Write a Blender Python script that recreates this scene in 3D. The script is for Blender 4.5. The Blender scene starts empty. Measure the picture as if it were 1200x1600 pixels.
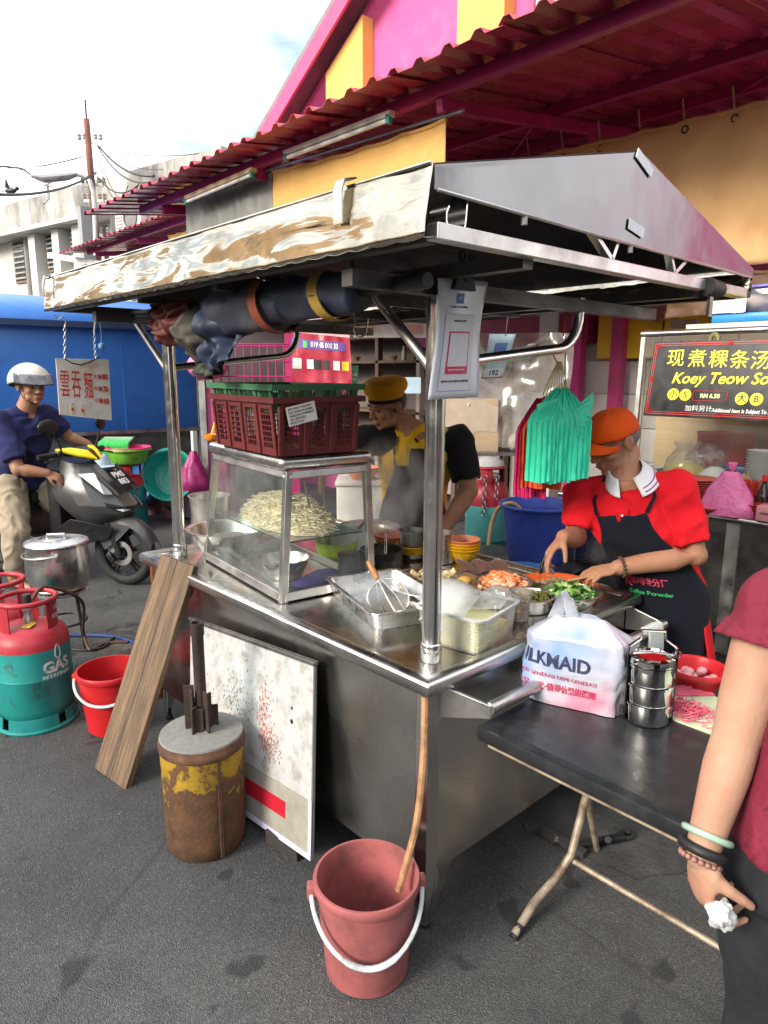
import bpy, bmesh, math, random
from mathutils import Vector as V, Matrix as MX, noise as NZ
random.seed(7)
rad = math.radians
SC = bpy.context.scene
COL = SC.collection
# ------------------------------------------------------------------ camera
# world axes follow the cart: +X along its short side, +Y along its long side
RC = MX(((0.7376, 0.1311, -0.6624), (-0.6752, 0.1479, -0.7226), (0.0033, 0.9802, 0.1977)))
CAMP = V((-1.304, -1.178, 1.68)); FPX = 1076.0
cam_d = bpy.data.cameras.new('camera'); cam = bpy.data.objects.new('camera', cam_d); COL.objects.link(cam)
cam.matrix_world = MX.Translation(CAMP) @ RC.to_4x4()
cam_d.sensor_fit = 'VERTICAL'; cam_d.sensor_height = 36; cam_d.sensor_width = 27
cam_d.lens = FPX/1600*36; cam_d.clip_start = .02; cam_d.clip_end = 500
SC.camera = cam
# ------------------------------------------------------------------ sky, sun, exposure
SUN_EL, SUN_AZ = 27, 176           # azimuth of the sun measured from +X, anticlockwise
w = bpy.data.worlds.new('World'); SC.world = w; w.use_nodes = True
nt = w.node_tree; N = nt.nodes; L = nt.links
for n in list(N): N.remove(n)
out = N.new('ShaderNodeOutputWorld'); bg = N.new('ShaderNodeBackground'); sky = N.new('ShaderNodeTexSky')
sky.sky_type = 'NISHITA'; sky.sun_disc = False; sky.sun_elevation = rad(SUN_EL); sky.sun_rotation = rad(90-SUN_AZ)
sky.air_density = 1.2; sky.dust_density = 2.5
tc = N.new('ShaderNodeTexCoord'); mp = N.new('ShaderNodeMapping'); mp.inputs['Scale'].default_value = (1, 1, 2.6)
n1 = N.new('ShaderNodeTexNoise'); n1.inputs['Scale'].default_value = 2.2; n1.inputs['Detail'].default_value = 7; n1.inputs['Roughness'].default_value = .55
r1 = N.new('ShaderNodeValToRGB'); r1.color_ramp.elements[0].position = .33; r1.color_ramp.elements[1].position = .52
n2 = N.new('ShaderNodeTexNoise'); n2.inputs['Scale'].default_value = 4.5; n2.inputs['Detail'].default_value = 6
r2 = N.new('ShaderNodeValToRGB'); r2.color_ramp.elements[0].position = .28; r2.color_ramp.elements[1].position = .6
r2.color_ramp.elements[0].color = (4.0, 4.25, 4.45, 1); r2.color_ramp.elements[1].color = (9.2, 9.2, 9.1, 1)
mxs = N.new('ShaderNodeMixRGB')
L.new(tc.outputs['Generated'], mp.inputs['Vector']); L.new(mp.outputs['Vector'], n1.inputs['Vector']); L.new(mp.outputs['Vector'], n2.inputs['Vector'])
L.new(n1.outputs['Fac'], r1.inputs['Fac']); L.new(n2.outputs['Fac'], r2.inputs['Fac'])
L.new(r1.outputs['Color'], mxs.inputs['Fac']); L.new(sky.outputs['Color'], mxs.inputs['Color1']); L.new(r2.outputs['Color'], mxs.inputs['Color2'])
L.new(mxs.outputs['Color'], bg.inputs['Color']); bg.inputs['Strength'].default_value = .1
L.new(bg.outputs['Background'], out.inputs['Surface'])
sl = bpy.data.lights.new('sun', 'SUN'); sun = bpy.data.objects.new('sun', sl); COL.objects.link(sun)
sl.energy = 1.7; sl.angle = rad(22); sl.color = (1, .93, .82)
sd = V((math.cos(rad(SUN_EL))*math.cos(rad(SUN_AZ)), math.cos(rad(SUN_EL))*math.sin(rad(SUN_AZ)), math.sin(rad(SUN_EL))))
sun.rotation_euler = sd.to_track_quat('Z', 'Y').to_euler()
SC.view_settings.view_transform = 'Standard'; SC.view_settings.look = 'None'
SC.view_settings.exposure = 1.62; SC.view_settings.gamma = 1; SC.view_settings.use_curve_mapping = False
SC.render.engine = 'CYCLES'; SC.cycles.use_denoising = True
SC.cycles.max_bounces = 8; SC.cycles.transparent_max_bounces = 12; SC.cycles.caustics_reflective = False; SC.cycles.caustics_refractive = False
SC.cycles.volume_bounces = 1; SC.cycles.volume_step_rate = 2; SC.cycles.sample_clamp_indirect = 6

def ray(px, py): return RC @ V((px-600, -(py-800), -FPX))
def az(px, py, z): d = ray(px, py); return CAMP + d*((z-CAMP.z)/d.z)
def ax(px, py, x): d = ray(px, py); return CAMP + d*((x-CAMP.x)/d.x)
def ay(px, py, y): d = ray(px, py); return CAMP + d*((y-CAMP.y)/d.y)
def ad(px, py, dep): return CAMP + ray(px, py)*(dep/FPX)
def lerp(a, b, t): return a+(b-a)*t
# ------------------------------------------------------------------ materials
MATS = {}
def nodes_of(m):
    m.use_nodes = True
    return m.node_tree.nodes, m.node_tree.links
def mat(name, col, rough=.5, metal=0., var=.18, scale=6., bump=0., bscale=80., dirt=None, dirt_amt=.5, dscale=4., spec=.5,
        stretch=None, alpha=1., trans=0., ior=1.45, sheen=0., rvar=.1, sss=0., coat=0., dsharp=.12, bdist=.002, tl=0.):
    """one procedural surface: base colour with noise variation, optional dirt blotches, roughness variation and relief"""
    if name in MATS: return MATS[name]
    m = bpy.data.materials.new(name); N, L = nodes_of(m)
    b = N['Principled BSDF']
    tc = N.new('ShaderNodeTexCoord'); vec = tc.outputs['Object']
    if stretch:
        mp = N.new('ShaderNodeMapping'); mp.inputs['Scale'].default_value = stretch
        L.new(vec, mp.inputs['Vector']); vec = mp.outputs['Vector']
    n = N.new('ShaderNodeTexNoise'); n.inputs['Scale'].default_value = scale; n.inputs['Detail'].default_value = 6; n.inputs['Roughness'].default_value = .6
    L.new(vec, n.inputs['Vector'])
    r = N.new('ShaderNodeValToRGB'); e = r.color_ramp.elements
    e[0].position = .28; e[1].position = .72
    e[0].color = tuple(max(0, c*(1-var)) for c in col)+(1,); e[1].color = tuple(min(1, c*(1+var)) for c in col)+(1,)
    L.new(n.outputs['Fac'], r.inputs['Fac']); cur = r.outputs['Color']
    if dirt:
        n2 = N.new('ShaderNodeTexNoise'); n2.inputs['Scale'].default_value = dscale; n2.inputs['Detail'].default_value = 9; n2.inputs['Roughness'].default_value = .68
        mpd = N.new('ShaderNodeMapping'); mpd.inputs['Location'].default_value = (3.1, 7.7, 1.3); L.new(vec, mpd.inputs['Vector']); L.new(mpd.outputs['Vector'], n2.inputs['Vector'])
        rr = N.new('ShaderNodeValToRGB'); t = 1-dirt_amt
        rr.color_ramp.elements[0].position = max(0, .25+t*.5-dsharp); rr.color_ramp.elements[1].position = min(1, .25+t*.5+dsharp)
        L.new(n2.outputs['Fac'], rr.inputs['Fac'])
        mx = N.new('ShaderNodeMixRGB'); L.new(rr.outputs['Color'], mx.inputs['Fac']); L.new(cur, mx.inputs['Color1']); mx.inputs['Color2'].default_value = tuple(dirt)+(1,)
        cur = mx.outputs['Color']
    L.new(cur, b.inputs['Base Color'])
    b.inputs['Metallic'].default_value = metal; b.inputs['Roughness'].default_value = rough
    if rvar > 0:
        n3 = N.new('ShaderNodeTexNoise'); n3.inputs['Scale'].default_value = scale*2.3; n3.inputs['Detail'].default_value = 5; L.new(vec, n3.inputs['Vector'])
        mr = N.new('ShaderNodeMapRange'); mr.inputs['From Min'].default_value = .3; mr.inputs['From Max'].default_value = .7
        mr.inputs['To Min'].default_value = max(.03, rough-rvar); mr.inputs['To Max'].default_value = min(1, rough+rvar)
        L.new(n3.outputs['Fac'], mr.inputs['Value']); L.new(mr.outputs['Result'], b.inputs['Roughness'])
    b.inputs['Specular IOR Level'].default_value = spec; b.inputs['IOR'].default_value = ior
    b.inputs['Transmission Weight'].default_value = trans; b.inputs['Sheen Weight'].default_value = sheen
    b.inputs['Coat Weight'].default_value = coat; b.inputs['Coat Roughness'].default_value = .15
    if sss:
        b.inputs['Subsurface Weight'].default_value = sss; b.inputs['Subsurface Radius'].default_value = (.012, .005, .003); b.inputs['Subsurface Scale'].default_value = 1
    if alpha < 1: b.inputs['Alpha'].default_value = alpha
    if bump > 0:
        nb = N.new('ShaderNodeTexNoise'); nb.inputs['Scale'].default_value = bscale; nb.inputs['Detail'].default_value = 4
        bp = N.new('ShaderNodeBump'); bp.inputs['Strength'].default_value = bump; bp.inputs['Distance'].default_value = bdist
        L.new(vec, nb.inputs['Vector']); L.new(nb.outputs['Fac'], bp.inputs['Height']); L.new(bp.outputs['Normal'], b.inputs['Normal'])
    if tl:
        t_ = N.new('ShaderNodeBsdfTranslucent'); L.new(cur, t_.inputs['Color']); mxx = N.new('ShaderNodeMixShader'); mxx.inputs['Fac'].default_value = tl
        L.new(b.outputs['BSDF'], mxx.inputs[1]); L.new(t_.outputs[0], mxx.inputs[2]); L.new(mxx.outputs[0], N['Material Output'].inputs['Surface'])
    MATS[name] = m
    return m
def film(name, tint, fog=.25, fogcol=(.8, .82, .82), rough=.05, fscale=3., sheen=.0, gloss=.5):
    """thin clear sheet: see-through with reflections and patches of mist or crinkle"""
    if name in MATS: return MATS[name]
    m = bpy.data.materials.new(name); N, L = nodes_of(m)
    for n in list(N): N.remove(n)
    o = N.new('ShaderNodeOutputMaterial'); tr = N.new('ShaderNodeBsdfTransparent'); gl = N.new('ShaderNodeBsdfGlossy'); df = N.new('ShaderNodeBsdfDiffuse'); tl = N.new('ShaderNodeBsdfTranslucent')
    tr.inputs['Color'].default_value = tuple(tint)+(1,); gl.inputs['Roughness'].default_value = rough; df.inputs['Color'].default_value = tuple(fogcol)+(1,); tl.inputs['Color'].default_value = tuple(fogcol)+(1,)
    lw = N.new('ShaderNodeLayerWeight'); lw.inputs['Blend'].default_value = .5
    pw = N.new('ShaderNodeMath'); pw.operation = 'POWER'; pw.inputs[1].default_value = 4.; L.new(lw.outputs['Facing'], pw.inputs[0])
    ma = N.new('ShaderNodeMath'); ma.operation = 'MULTIPLY_ADD'; ma.inputs[1].default_value = .7; ma.inputs[2].default_value = .09*gloss; L.new(pw.outputs[0], ma.inputs[0])
    m1 = N.new('ShaderNodeMixShader'); m2 = N.new('ShaderNodeMixShader'); m0 = N.new('ShaderNodeMixShader'); m0.inputs['Fac'].default_value = .5
    tc = N.new('ShaderNodeTexCoord'); nz = N.new('ShaderNodeTexNoise'); nz.inputs['Scale'].default_value = fscale; nz.inputs['Detail'].default_value = 7; nz.inputs['Roughness'].default_value = .62
    mr = N.new('ShaderNodeMapRange'); mr.inputs['From Min'].default_value = .35; mr.inputs['From Max'].default_value = .7; mr.inputs['To Min'].default_value = fog*.15; mr.inputs['To Max'].default_value = fog*1.7
    L.new(tc.outputs['Object'], nz.inputs['Vector']); L.new(nz.outputs['Fac'], mr.inputs['Value'])
    L.new(df.outputs[0], m0.inputs[1]); L.new(tl.outputs[0], m0.inputs[2])
    L.new(mr.outputs['Result'], m1.inputs['Fac']); L.new(tr.outputs[0], m1.inputs[1]); L.new(m0.outputs[0], m1.inputs[2])
    L.new(ma.outputs[0], m2.inputs['Fac']); L.new(m1.outputs[0], m2.inputs[1]); L.new(gl.outputs[0], m2.inputs[2])
    L.new(m2.outputs[0], o.inputs['Surface'])
    MATS[name] = m; return m
# ------------------------------------------------------------------ mesh builder
class MB:
    def __init__(s): s.v = []; s.f = []; s.m = []; s.cm = 0
    def _add(s, vs, fs):
        o = len(s.v); s.v += [V(p) for p in vs]; s.f += [tuple(i+o for i in f) for f in fs]; s.m += [s.cm]*len(fs); return s
    def bbox(s, x0, x1, y0, y1, z0, z1, T=None):
        vs = [V((x, y, z)) for z in (z0, z1) for y in (y0, y1) for x in (x0, x1)]
        if T: vs = [T @ p for p in vs]
        return s._add(vs, [(0, 2, 3, 1), (4, 5, 7, 6), (0, 1, 5, 4), (2, 6, 7, 3), (0, 4, 6, 2), (1, 3, 7, 5)])
    def box(s, c, size, T=None):
        M = MX.Translation(V(c)) @ (T.to_4x4() if T else MX())
        return s.bbox(-size[0]/2, size[0]/2, -size[1]/2, size[1]/2, -size[2]/2, size[2]/2, M)
    def beam(s, a, b, wd, ht, up=(0, 0, 1)):
        a = V(a); b = V(b); d = b-a; l = d.length; d.normalize(); u = V(up); x = d.cross(u)
        if x.length < 1e-5: x = d.cross(V((1, 0, 0)))
        x.normalize(); u = x.cross(d)
        M = MX((x, d, u)).transposed().to_4x4(); M.translation = a
        return s.bbox(-wd/2, wd/2, 0, l, -ht/2, ht/2, M)
    def tube(s, pts, r, seg=10, caps=True, closed=False, sec=None):
        pts = [V(p) for p in pts]; n = len(pts)
        rs = r if isinstance(r, (list, tuple)) else [r]*n
        tg = []
        for i in range(n):
            a = pts[(i-1) % n] if (closed or i > 0) else pts[i]; b = pts[(i+1) % n] if (closed or i < n-1) else pts[i]
            d = b-a; tg.append(d.normalized() if d.length > 1e-9 else V((0, 0, 1)))
        ref = V((0, 0, 1)) if abs(tg[0].z) < .9 else V((1, 0, 0))
        x = tg[0].cross(ref).normalized(); vs = []
        for i in range(n):
            x = (x - tg[i]*x.dot(tg[i]));
            if x.length < 1e-6: x = tg[i].orthogonal()
            x.normalize(); y = tg[i].cross(x)
            for k in range(seg):
                a = 2*math.pi*k/seg
                e = sec if sec else (1, 1)
                vs.append(pts[i]+x*(math.cos(a)*rs[i]*e[0])+y*(math.sin(a)*rs[i]*e[1]))
        fs = []
        m = n if closed else n-1
        for i in range(m):
            j = (i+1) % n
            for k in range(seg):
                q = (k+1) % seg; fs.append((i*seg+k, i*seg+q, j*seg+q, j*seg+k))
        if caps and not closed:
            fs.append(tuple(range(seg-1, -1, -1))); fs.append(tuple((n-1)*seg+k for k in range(seg)))
        return s._add(vs, fs)
    def lathe(s, prof, seg=32, c=(0, 0, 0), T=None, cap0=True, cap1=False, closed=False):
        vs = []; fs = []; n = len(prof); c = V(c)
        for (r, z) in prof:
            for k in range(seg):
                a = 2*math.pi*k/seg; p = V((max(r, 1e-4)*math.cos(a), max(r, 1e-4)*math.sin(a), z)); vs.append((T @ p if T else p)+c)
        for i in range(n if closed else n-1):
            j = (i+1) % n
            for k in range(seg):
                q = (k+1) % seg; fs.append((i*seg+k, i*seg+q, j*seg+q, j*seg+k))
        if cap0 and not closed: fs.append(tuple(range(seg-1, -1, -1)))
        if cap1 and not closed: fs.append(tuple((n-1)*seg+k for k in range(seg)))
        return s._add(vs, fs)
    def ell(s, c, r, T=None, su=20, sv=12):
        if not isinstance(r, (list, tuple)): r = (r, r, r)
        vs = []; fs = []; c = V(c)
        for i in range(1, sv):
            t = math.pi*i/sv
            for k in range(su):
                a = 2*math.pi*k/su; p = V((r[0]*math.sin(t)*math.cos(a), r[1]*math.sin(t)*math.sin(a), r[2]*math.cos(t))); vs.append((T @ p if T else p)+c)
        top = V((0, 0, r[2])); bot = V((0, 0, -r[2]))
        vs.append((T @ top if T else top)+c); vs.append((T @ bot if T else bot)+c)
        for i in range(sv-2):
            for k in range(su):
                q = (k+1) % su; fs.append((i*su+k, (i+1)*su+k, (i+1)*su+q, i*su+q))
        a = (sv-1)*su
        for k in range(su):
            q = (k+1) % su; fs.append((a, k, q)); fs.append((a+1, (sv-2)*su+q, (sv-2)*su+k))
        return s._add(vs, fs)
    def loft(s, rings, caps=True, closed=True):
        n = len(rings[0]); vs = [p for r in rings for p in r]; fs = []
        for i in range(len(rings)-1):
            for k in range(n if closed else n-1):
                q = (k+1) % n; fs.append((i*n+k, i*n+q, (i+1)*n+q, (i+1)*n+k))
        if caps and closed: fs.append(tuple(range(n-1, -1, -1))); fs.append(tuple((len(rings)-1)*n+k for k in range(n)))
        return s._add(vs, fs)
    def poly(s, pts, thick, nrm):
        pts = [V(p) for p in pts]; nrm = V(nrm).normalized()*thick; n = len(pts)
        fs = [tuple(range(n-1, -1, -1)), tuple(range(n, 2*n))]+[(k, (k+1) % n, n+(k+1) % n, n+k) for k in range(n)]
        return s._add(pts+[p+nrm for p in pts], fs)
    def grid(s, fn, nu, nv, cu=False):
        vs = [V(fn(i/nu, j/nv)) for j in range(nv+1) for i in range(nu if cu else nu+1)]
        W = nu if cu else nu+1; fs = []
        for j in range(nv):
            for i in range(nu):
                q = (i+1) % W if cu else i+1
                fs.append((j*W+i, j*W+q, (j+1)*W+q, (j+1)*W+i))
        return s._add(vs, fs)
    def xf(s, M, i0=0):
        for i in range(i0, len(s.v)): s.v[i] = M @ s.v[i]
        return s
    def mesh(s, name, mats, smooth=40, bevel=0, solid=0, inv=None, bseg=2):
        me = bpy.data.meshes.new(name)
        vs = [inv @ p for p in s.v] if inv else s.v
        me.from_pydata([tuple(p) for p in vs], [], s.f)
        for m in (mats if isinstance(mats, (list, tuple)) else [mats]): me.materials.append(m)
        me.polygons.foreach_set('material_index', s.m)
        if bevel or solid:
            bm = bmesh.new(); bm.from_mesh(me)
            if solid: bmesh.ops.solidify(bm, geom=bm.faces[:], thickness=solid)
            if bevel:
                bmesh.ops.recalc_face_normals(bm, faces=bm.faces[:])
                ed = [e for e in bm.edges if len(e.link_faces) == 2 and e.calc_face_angle(0) > .5]
                bmesh.ops.bevel(bm, geom=ed, offset=bevel, segments=bseg, profile=.5, affect='EDGES', clamp_overlap=True)
            bm.to_mesh(me); bm.free()
        if smooth:
            me.shade_smooth(); me.set_sharp_from_angle(angle=rad(smooth))
        return me
def norm_fix(me):
    bm = bmesh.new(); bm.from_mesh(me); bmesh.ops.recalc_face_normals(bm, faces=bm.faces[:]); bm.to_mesh(me); bm.free()
class Thing:
    def __init__(s, name, label, cat, loc=(0, 0, 0), rz=0., group=None, rot=None):
        s.o = bpy.data.objects.new(name, None); COL.objects.link(s.o); s.o.empty_display_size = .05
        s.M = MX.Translation(V(loc)) @ (rot.to_4x4() if rot else MX.Rotation(rz, 4, 'Z'))
        s.o.matrix_world = s.M; s.inv = s.M.inverted()
        s.o['label'] = label; s.o['category'] = cat
        if group: s.o['group'] = group
    def part(s, name, mb, mats, world=False, parent=None, kind=None, label=None, **k):
        me = mb.mesh(name, mats, inv=s.inv if world else None, **k)
        return s.link(name, me, parent, kind, label)
    def link(s, name, me, parent=None, kind=None, label=None):
        o = bpy.data.objects.new(name, me); COL.objects.link(o); o.parent = parent or s.o
        if kind: o['kind'] = kind
        if label: o['label'] = label
        return o
def solo(name, label, cat, mb, mats, loc=(0, 0, 0), group=None, kind=None, rz=0., rot=None, **k):
    """a thing that is one mesh; the mesh is given in local coordinates about loc"""
    me = mb.mesh(name, mats, **k); o = bpy.data.objects.new(name, me); COL.objects.link(o)
    o.matrix_world = MX.Translation(V(loc)) @ (rot.to_4x4() if rot else MX.Rotation(rz, 4, 'Z'))
    if label: o['label'] = label
    if cat: o['category'] = cat
    if group: o['group'] = group
    if kind: o['kind'] = kind
    return o
def soloW(name, label, cat, mb, mats, base, group=None, kind=None, **k):
    """the same for a mesh given in world coordinates"""
    b = V(base); mb.v = [p-b for p in mb.v]
    return solo(name, label, cat, mb, mats, loc=b, group=group, kind=kind, **k)
def struct(name, mb, mats, **k):
    o = solo(name, None, None, mb, mats, **k); o['kind'] = 'structure'; return o
def copy_thing(root, loc, rz=None, label=None):
    r = root.copy(); COL.objects.link(r); M = root.matrix_world.copy()
    r.matrix_world = MX.Translation(V(loc)) @ (MX.Rotation(rz, 4, 'Z') if rz is not None else M.to_3x3().to_4x4())
    if label: r['label'] = label
    for ch in root.children:
        c = ch.copy(); COL.objects.link(c); c.parent = r
        for g in ch.children:
            d = g.copy(); COL.objects.link(d); d.parent = c
    return r
def textMB(body, size, bold=0., shear=0., align='CENTER', width=1.0, ext=.0004):
    cu = bpy.data.curves.new('txt', 'FONT'); cu.body = body; cu.size = size; cu.align_x = align; cu.align_y = 'CENTER'
    cu.offset = bold*size; cu.shear = shear; cu.extrude = ext; cu.resolution_u = 3
    o = bpy.data.objects.new('txt', cu); COL.objects.link(o)
    me = o.to_mesh(); mb = MB(); mb._add([(v.co.x*width, v.co.y, v.co.z) for v in me.vertices], [tuple(p.vertices) for p in me.polygons])
    o.to_mesh_clear(); bpy.data.objects.remove(o); bpy.data.curves.remove(cu)
    return mb
def frame(o, xd, yd):
    xd = V(xd).normalized(); z = xd.cross(V(yd)).normalized(); y = z.cross(xd)
    M = MX((xd, y, z)).transposed().to_4x4(); M.translation = V(o); return M
def remesh(mb, name, mats, voxel=.005, smooth=6, wrinkle=0, wscale=8., fac=.5, seed=0, inv=None, fine=0, fscale=30, shade=180):
    me = mb.mesh(name, mats, smooth=0); norm_fix(me)
    o = bpy.data.objects.new('tmp', me); COL.objects.link(o)
    md = o.modifiers.new('r', 'REMESH'); md.mode = 'VOXEL'; md.voxel_size = voxel
    if smooth: ms = o.modifiers.new('s', 'SMOOTH'); ms.iterations = smooth; ms.factor = fac
    dg = bpy.context.evaluated_depsgraph_get(); ev = o.evaluated_get(dg)
    m2 = bpy.data.meshes.new_from_object(ev); m2.name = name
    bpy.data.objects.remove(o); bpy.data.meshes.remove(me)
    if not m2.materials:
        for m in (mats if isinstance(mats, (list, tuple)) else [mats]): m2.materials.append(m)
    if wrinkle or fine:
        off = V((seed*3.1, seed*1.7, seed))
        nr = [v.normal.copy() for v in m2.vertices]
        for v, n in zip(m2.vertices, nr):
            p = v.co+off; d = 0
            if wrinkle:
                q = V((p.x*wscale, p.y*wscale, p.z*wscale*.8))
                a = NZ.noise(q+V((NZ.noise(q*.5)*2, 0, 0))); d += wrinkle*(1-2*abs(a)*1.6)
            if fine: d += fine*NZ.noise(p*fscale)
            v.co += n*d
    if inv: m2.transform(inv)
    m2.shade_smooth()
    if shade < 180: m2.set_sharp_from_angle(angle=rad(shade))
    return m2
# ================================================================== SETTING
# ---- ground
gm = bpy.data.materials.new('asphalt'); GN, GL = nodes_of(gm); gb = GN['Principled BSDF']
gt = GN.new('ShaderNodeTexCoord')
def gnoise(sc, det=6, ro=.6):
    n = GN.new('ShaderNodeTexNoise'); n.inputs['Scale'].default_value = sc; n.inputs['Detail'].default_value = det; n.inputs['Roughness'].default_value = ro
    GL.new(gt.outputs['Object'], n.inputs['Vector']); return n.outputs['Fac']
def gramp(src, a, b, ca, cb):
    r = GN.new('ShaderNodeValToRGB'); r.color_ramp.elements[0].position = a; r.color_ramp.elements[1].position = b
    r.color_ramp.elements[0].color = tuple(ca)+(1,); r.color_ramp.elements[1].color = tuple(cb)+(1,); GL.new(src, r.inputs['Fac']); return r.outputs['Color']
def gmix(f, a, b, mode='MIX'):
    m = GN.new('ShaderNodeMixRGB'); m.blend_type = mode
    if isinstance(f, float): m.inputs['Fac'].default_value = f
    else: GL.new(f, m.inputs['Fac'])
    for s, q in (('Color1', a), ('Color2', b)):
        if isinstance(q, tuple): m.inputs[s].default_value = q+(1,)
        else: GL.new(q, m.inputs[s])
    return m.outputs['Color']
base = gramp(gnoise(1.3, 8), .3, .72, (.054, .055, .057), (.108, .108, .108))
vo = GN.new('ShaderNodeTexVoronoi'); vo.inputs['Scale'].default_value = 260; GL.new(gt.outputs['Object'], vo.inputs['Vector'])
vb = GN.new('ShaderNodeSeparateColor'); GL.new(vo.outputs['Color'], vb.inputs['Color'])
grain = gramp(vb.outputs[0], .35, 1.0, (.7, .7, .7), (1.45, 1.44, 1.42))
col = gmix(1.0, base, grain, 'MULTIPLY')
spk = gramp(vb.outputs[1], .94, .965, (0, 0, 0), (1, 1, 1))
col = gmix(spk, col, (.15, .15, .145))
oil = gramp(gnoise(.75, 10, .72), .53, .64, (0, 0, 0), (.62, .62, .62))
col = gmix(oil, col, (.022, .022, .024))
spots = gramp(gnoise(5.2, 3, .4), .645, .68, (0, 0, 0), (.75, .75, .75))
col = gmix(spots, col, (.018, .018, .019))
lite = gramp(gnoise(2.1, 9, .7), .60, .78, (0, 0, 0), (.3, .3, .3))
col = gmix(lite, col, (.13, .127, .12))
vc = GN.new('ShaderNodeTexVoronoi'); vc.feature = 'DISTANCE_TO_EDGE'; vc.inputs['Scale'].default_value = .55; wv = gmix(.16, gt.outputs['Object'], gnoise(2.6, 6, .7)); GL.new(wv, vc.inputs['Vector'])
crk = gramp(vc.outputs['Distance'], .0, .005, (.4, .4, .4), (0, 0, 0)); col = gmix(crk, col, (.012, .012, .012))
tone = gramp(gnoise(.38, 5, .6), .38, .62, (.72, .72, .74), (1.15, 1.14, 1.12)); col = gmix(1.0, col, tone, 'MULTIPLY')
GL.new(col, gb.inputs['Base Color'])
wet = GN.new('ShaderNodeMapRange'); wet.inputs['From Min'].default_value = .5; wet.inputs['From Max'].default_value = .68; wet.inputs['To Min'].default_value = .82; wet.inputs['To Max'].default_value = .45
GL.new(gnoise(.75, 10, .72), wet.inputs['Value']); GL.new(wet.outputs['Result'], gb.inputs['Roughness'])
bmp = GN.new('ShaderNodeBump'); bmp.inputs['Strength'].default_value = .75; bmp.inputs['Distance'].default_value = .006
mh = GN.new('ShaderNodeMath'); mh.operation = 'ADD'; GL.new(vo.outputs['Distance'], mh.inputs[0]); GL.new(gnoise(60, 4), mh.inputs[1])
GL.new(mh.outputs[0], bmp.inputs['Height']); GL.new(bmp.outputs['Normal'], gb.inputs['Normal'])
g = MB(); g.grid(lambda u, v: (-70+150*u, -60+160*v, 0), 30, 30)
struct('ground', g, gm, smooth=0)
m_conc = mat('concrete', (.20, .19, .175), .85, var=.35, scale=5, bump=.8, bscale=60, dirt=(.07, .065, .06), dirt_amt=.5, dscale=2.2, bdist=.008)
def blob(cx, cy, rx, ry, z, seed, n=60):
    mb = MB(); pts = []
    for k in range(n):
        a = 2*math.pi*k/n; q = 1+.34*NZ.noise(V((math.cos(a)*1.6+seed, math.sin(a)*1.6, seed)))+.1*NZ.noise(V((math.cos(a)*7, math.sin(a)*7, seed)))
        pts.append((cx+rx*math.cos(a)*q, cy+ry*math.sin(a)*q, z))
    mb._add(pts, [tuple(range(n))]); return mb
struct('concrete_patch', blob(1.15, -.05, .5, .42, .004, 3), mat('dark_concrete', (.085, .082, .078), .85, var=.4, scale=5, bump=.8, bscale=60, dirt=(.03, .03, .03), dirt_amt=.5, dscale=2.5, bdist=.008), smooth=0)
struct('concrete_patch', blob(.62, 2.75, .5, .55, .004, 9), mat('rough_concrete', (.13, .12, .10), .8, var=.5, scale=6, bump=1, bscale=40, dirt=(.03, .03, .03), dirt_amt=.55, dscale=5, bdist=.01), smooth=0)
random.seed(21); gr = MB()   # name_grit
for k in range(900):
    x = random.uniform(-1.6, 2.2); y = random.uniform(-1.2, 4.5); r_ = random.uniform(.0012, .0042)
    gr.ell((x, y, r_*.4), (r_, r_*random.uniform(.6, 1), r_*.6), MX.Rotation(random.random()*6, 3, 'Z'), su=6, sv=4)
solo('grit', 'loose grit scattered over the asphalt around the cart', 'grit', gr, mat('grit_grey', (.14, .135, .125), .9, var=.5, scale=3), kind='stuff', smooth=0)
# ---- shared materials of the buildings
m_pinkw = mat('pink_plaster', (.58, .10, .28), .8, var=.07, scale=1.5, bump=.25, bscale=40, dirt=(.55, .16, .30), dirt_amt=.25)
m_yelw = mat('yellow_plaster', (.72, .48, .12), .8, var=.06, scale=2, bump=.25, bscale=40)
m_pinkf = mat('pink_fascia', (.62, .075, .19), .6, var=.1)
m_pinkm = mat('pink_paint', (.42, .025, .14), .45, var=.15, dirt=(.2, .03, .06), dirt_amt=.2)
m_aw = mat('maroon_sheet', (.40, .03, .085), .28, var=.25, scale=2, dirt=(.34, .09, .08), dirt_amt=.35, dscale=1.2, rvar=.12, spec=.65)
m_roofg = mat('grey_roof', (.22, .2, .19), .8)
m_glassw = mat('window_glass', (.35, .40, .42), .12, var=.1, spec=.8)
m_white = mat('white_paint', (.72, .71, .68), .6, var=.06, dirt=(.45, .42, .36), dirt_amt=.25)
m_whitewall = mat('white_plaster', (.55, .54, .51), .85, var=.06, scale=1.2, dirt=(.42, .40, .36), dirt_amt=.28, dscale=.8)
m_dark = mat('black_iron', (.02, .02, .021), .5)
m_steel = mat('stainless', (.60, .585, .56), .27, 1., var=.08, scale=3, rvar=.09, bump=.06, bscale=8, bdist=.004, dirt=(.42, .40, .37), dirt_amt=.22, dscale=6)
m_steelb = mat('brushed_steel', (.60, .585, .56), .36, 1., var=.12, scale=5, rvar=.1, stretch=(1, 1, 1), dirt=(.36, .33, .30), dirt_amt=.3, dscale=5)
m_steeld = mat('dull_steel', (.34, .33, .32), .42, 1., var=.2, scale=5, rvar=.12, dirt=(.10, .085, .075), dirt_amt=.35, dscale=7)
m_pipe = mat('steel_pipe', (.66, .64, .61), .2, 1., var=.06, scale=8, rvar=.07, dirt=(.5, .46, .41), dirt_amt=.2, dscale=12)
m_alu = mat('aluminium', (.72, .72, .72), .30, 1., var=.08, scale=10, rvar=.1)
m_galv = mat('galvanised', (.42, .42, .41), .45, 1., var=.2, scale=6, rvar=.1)
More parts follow.
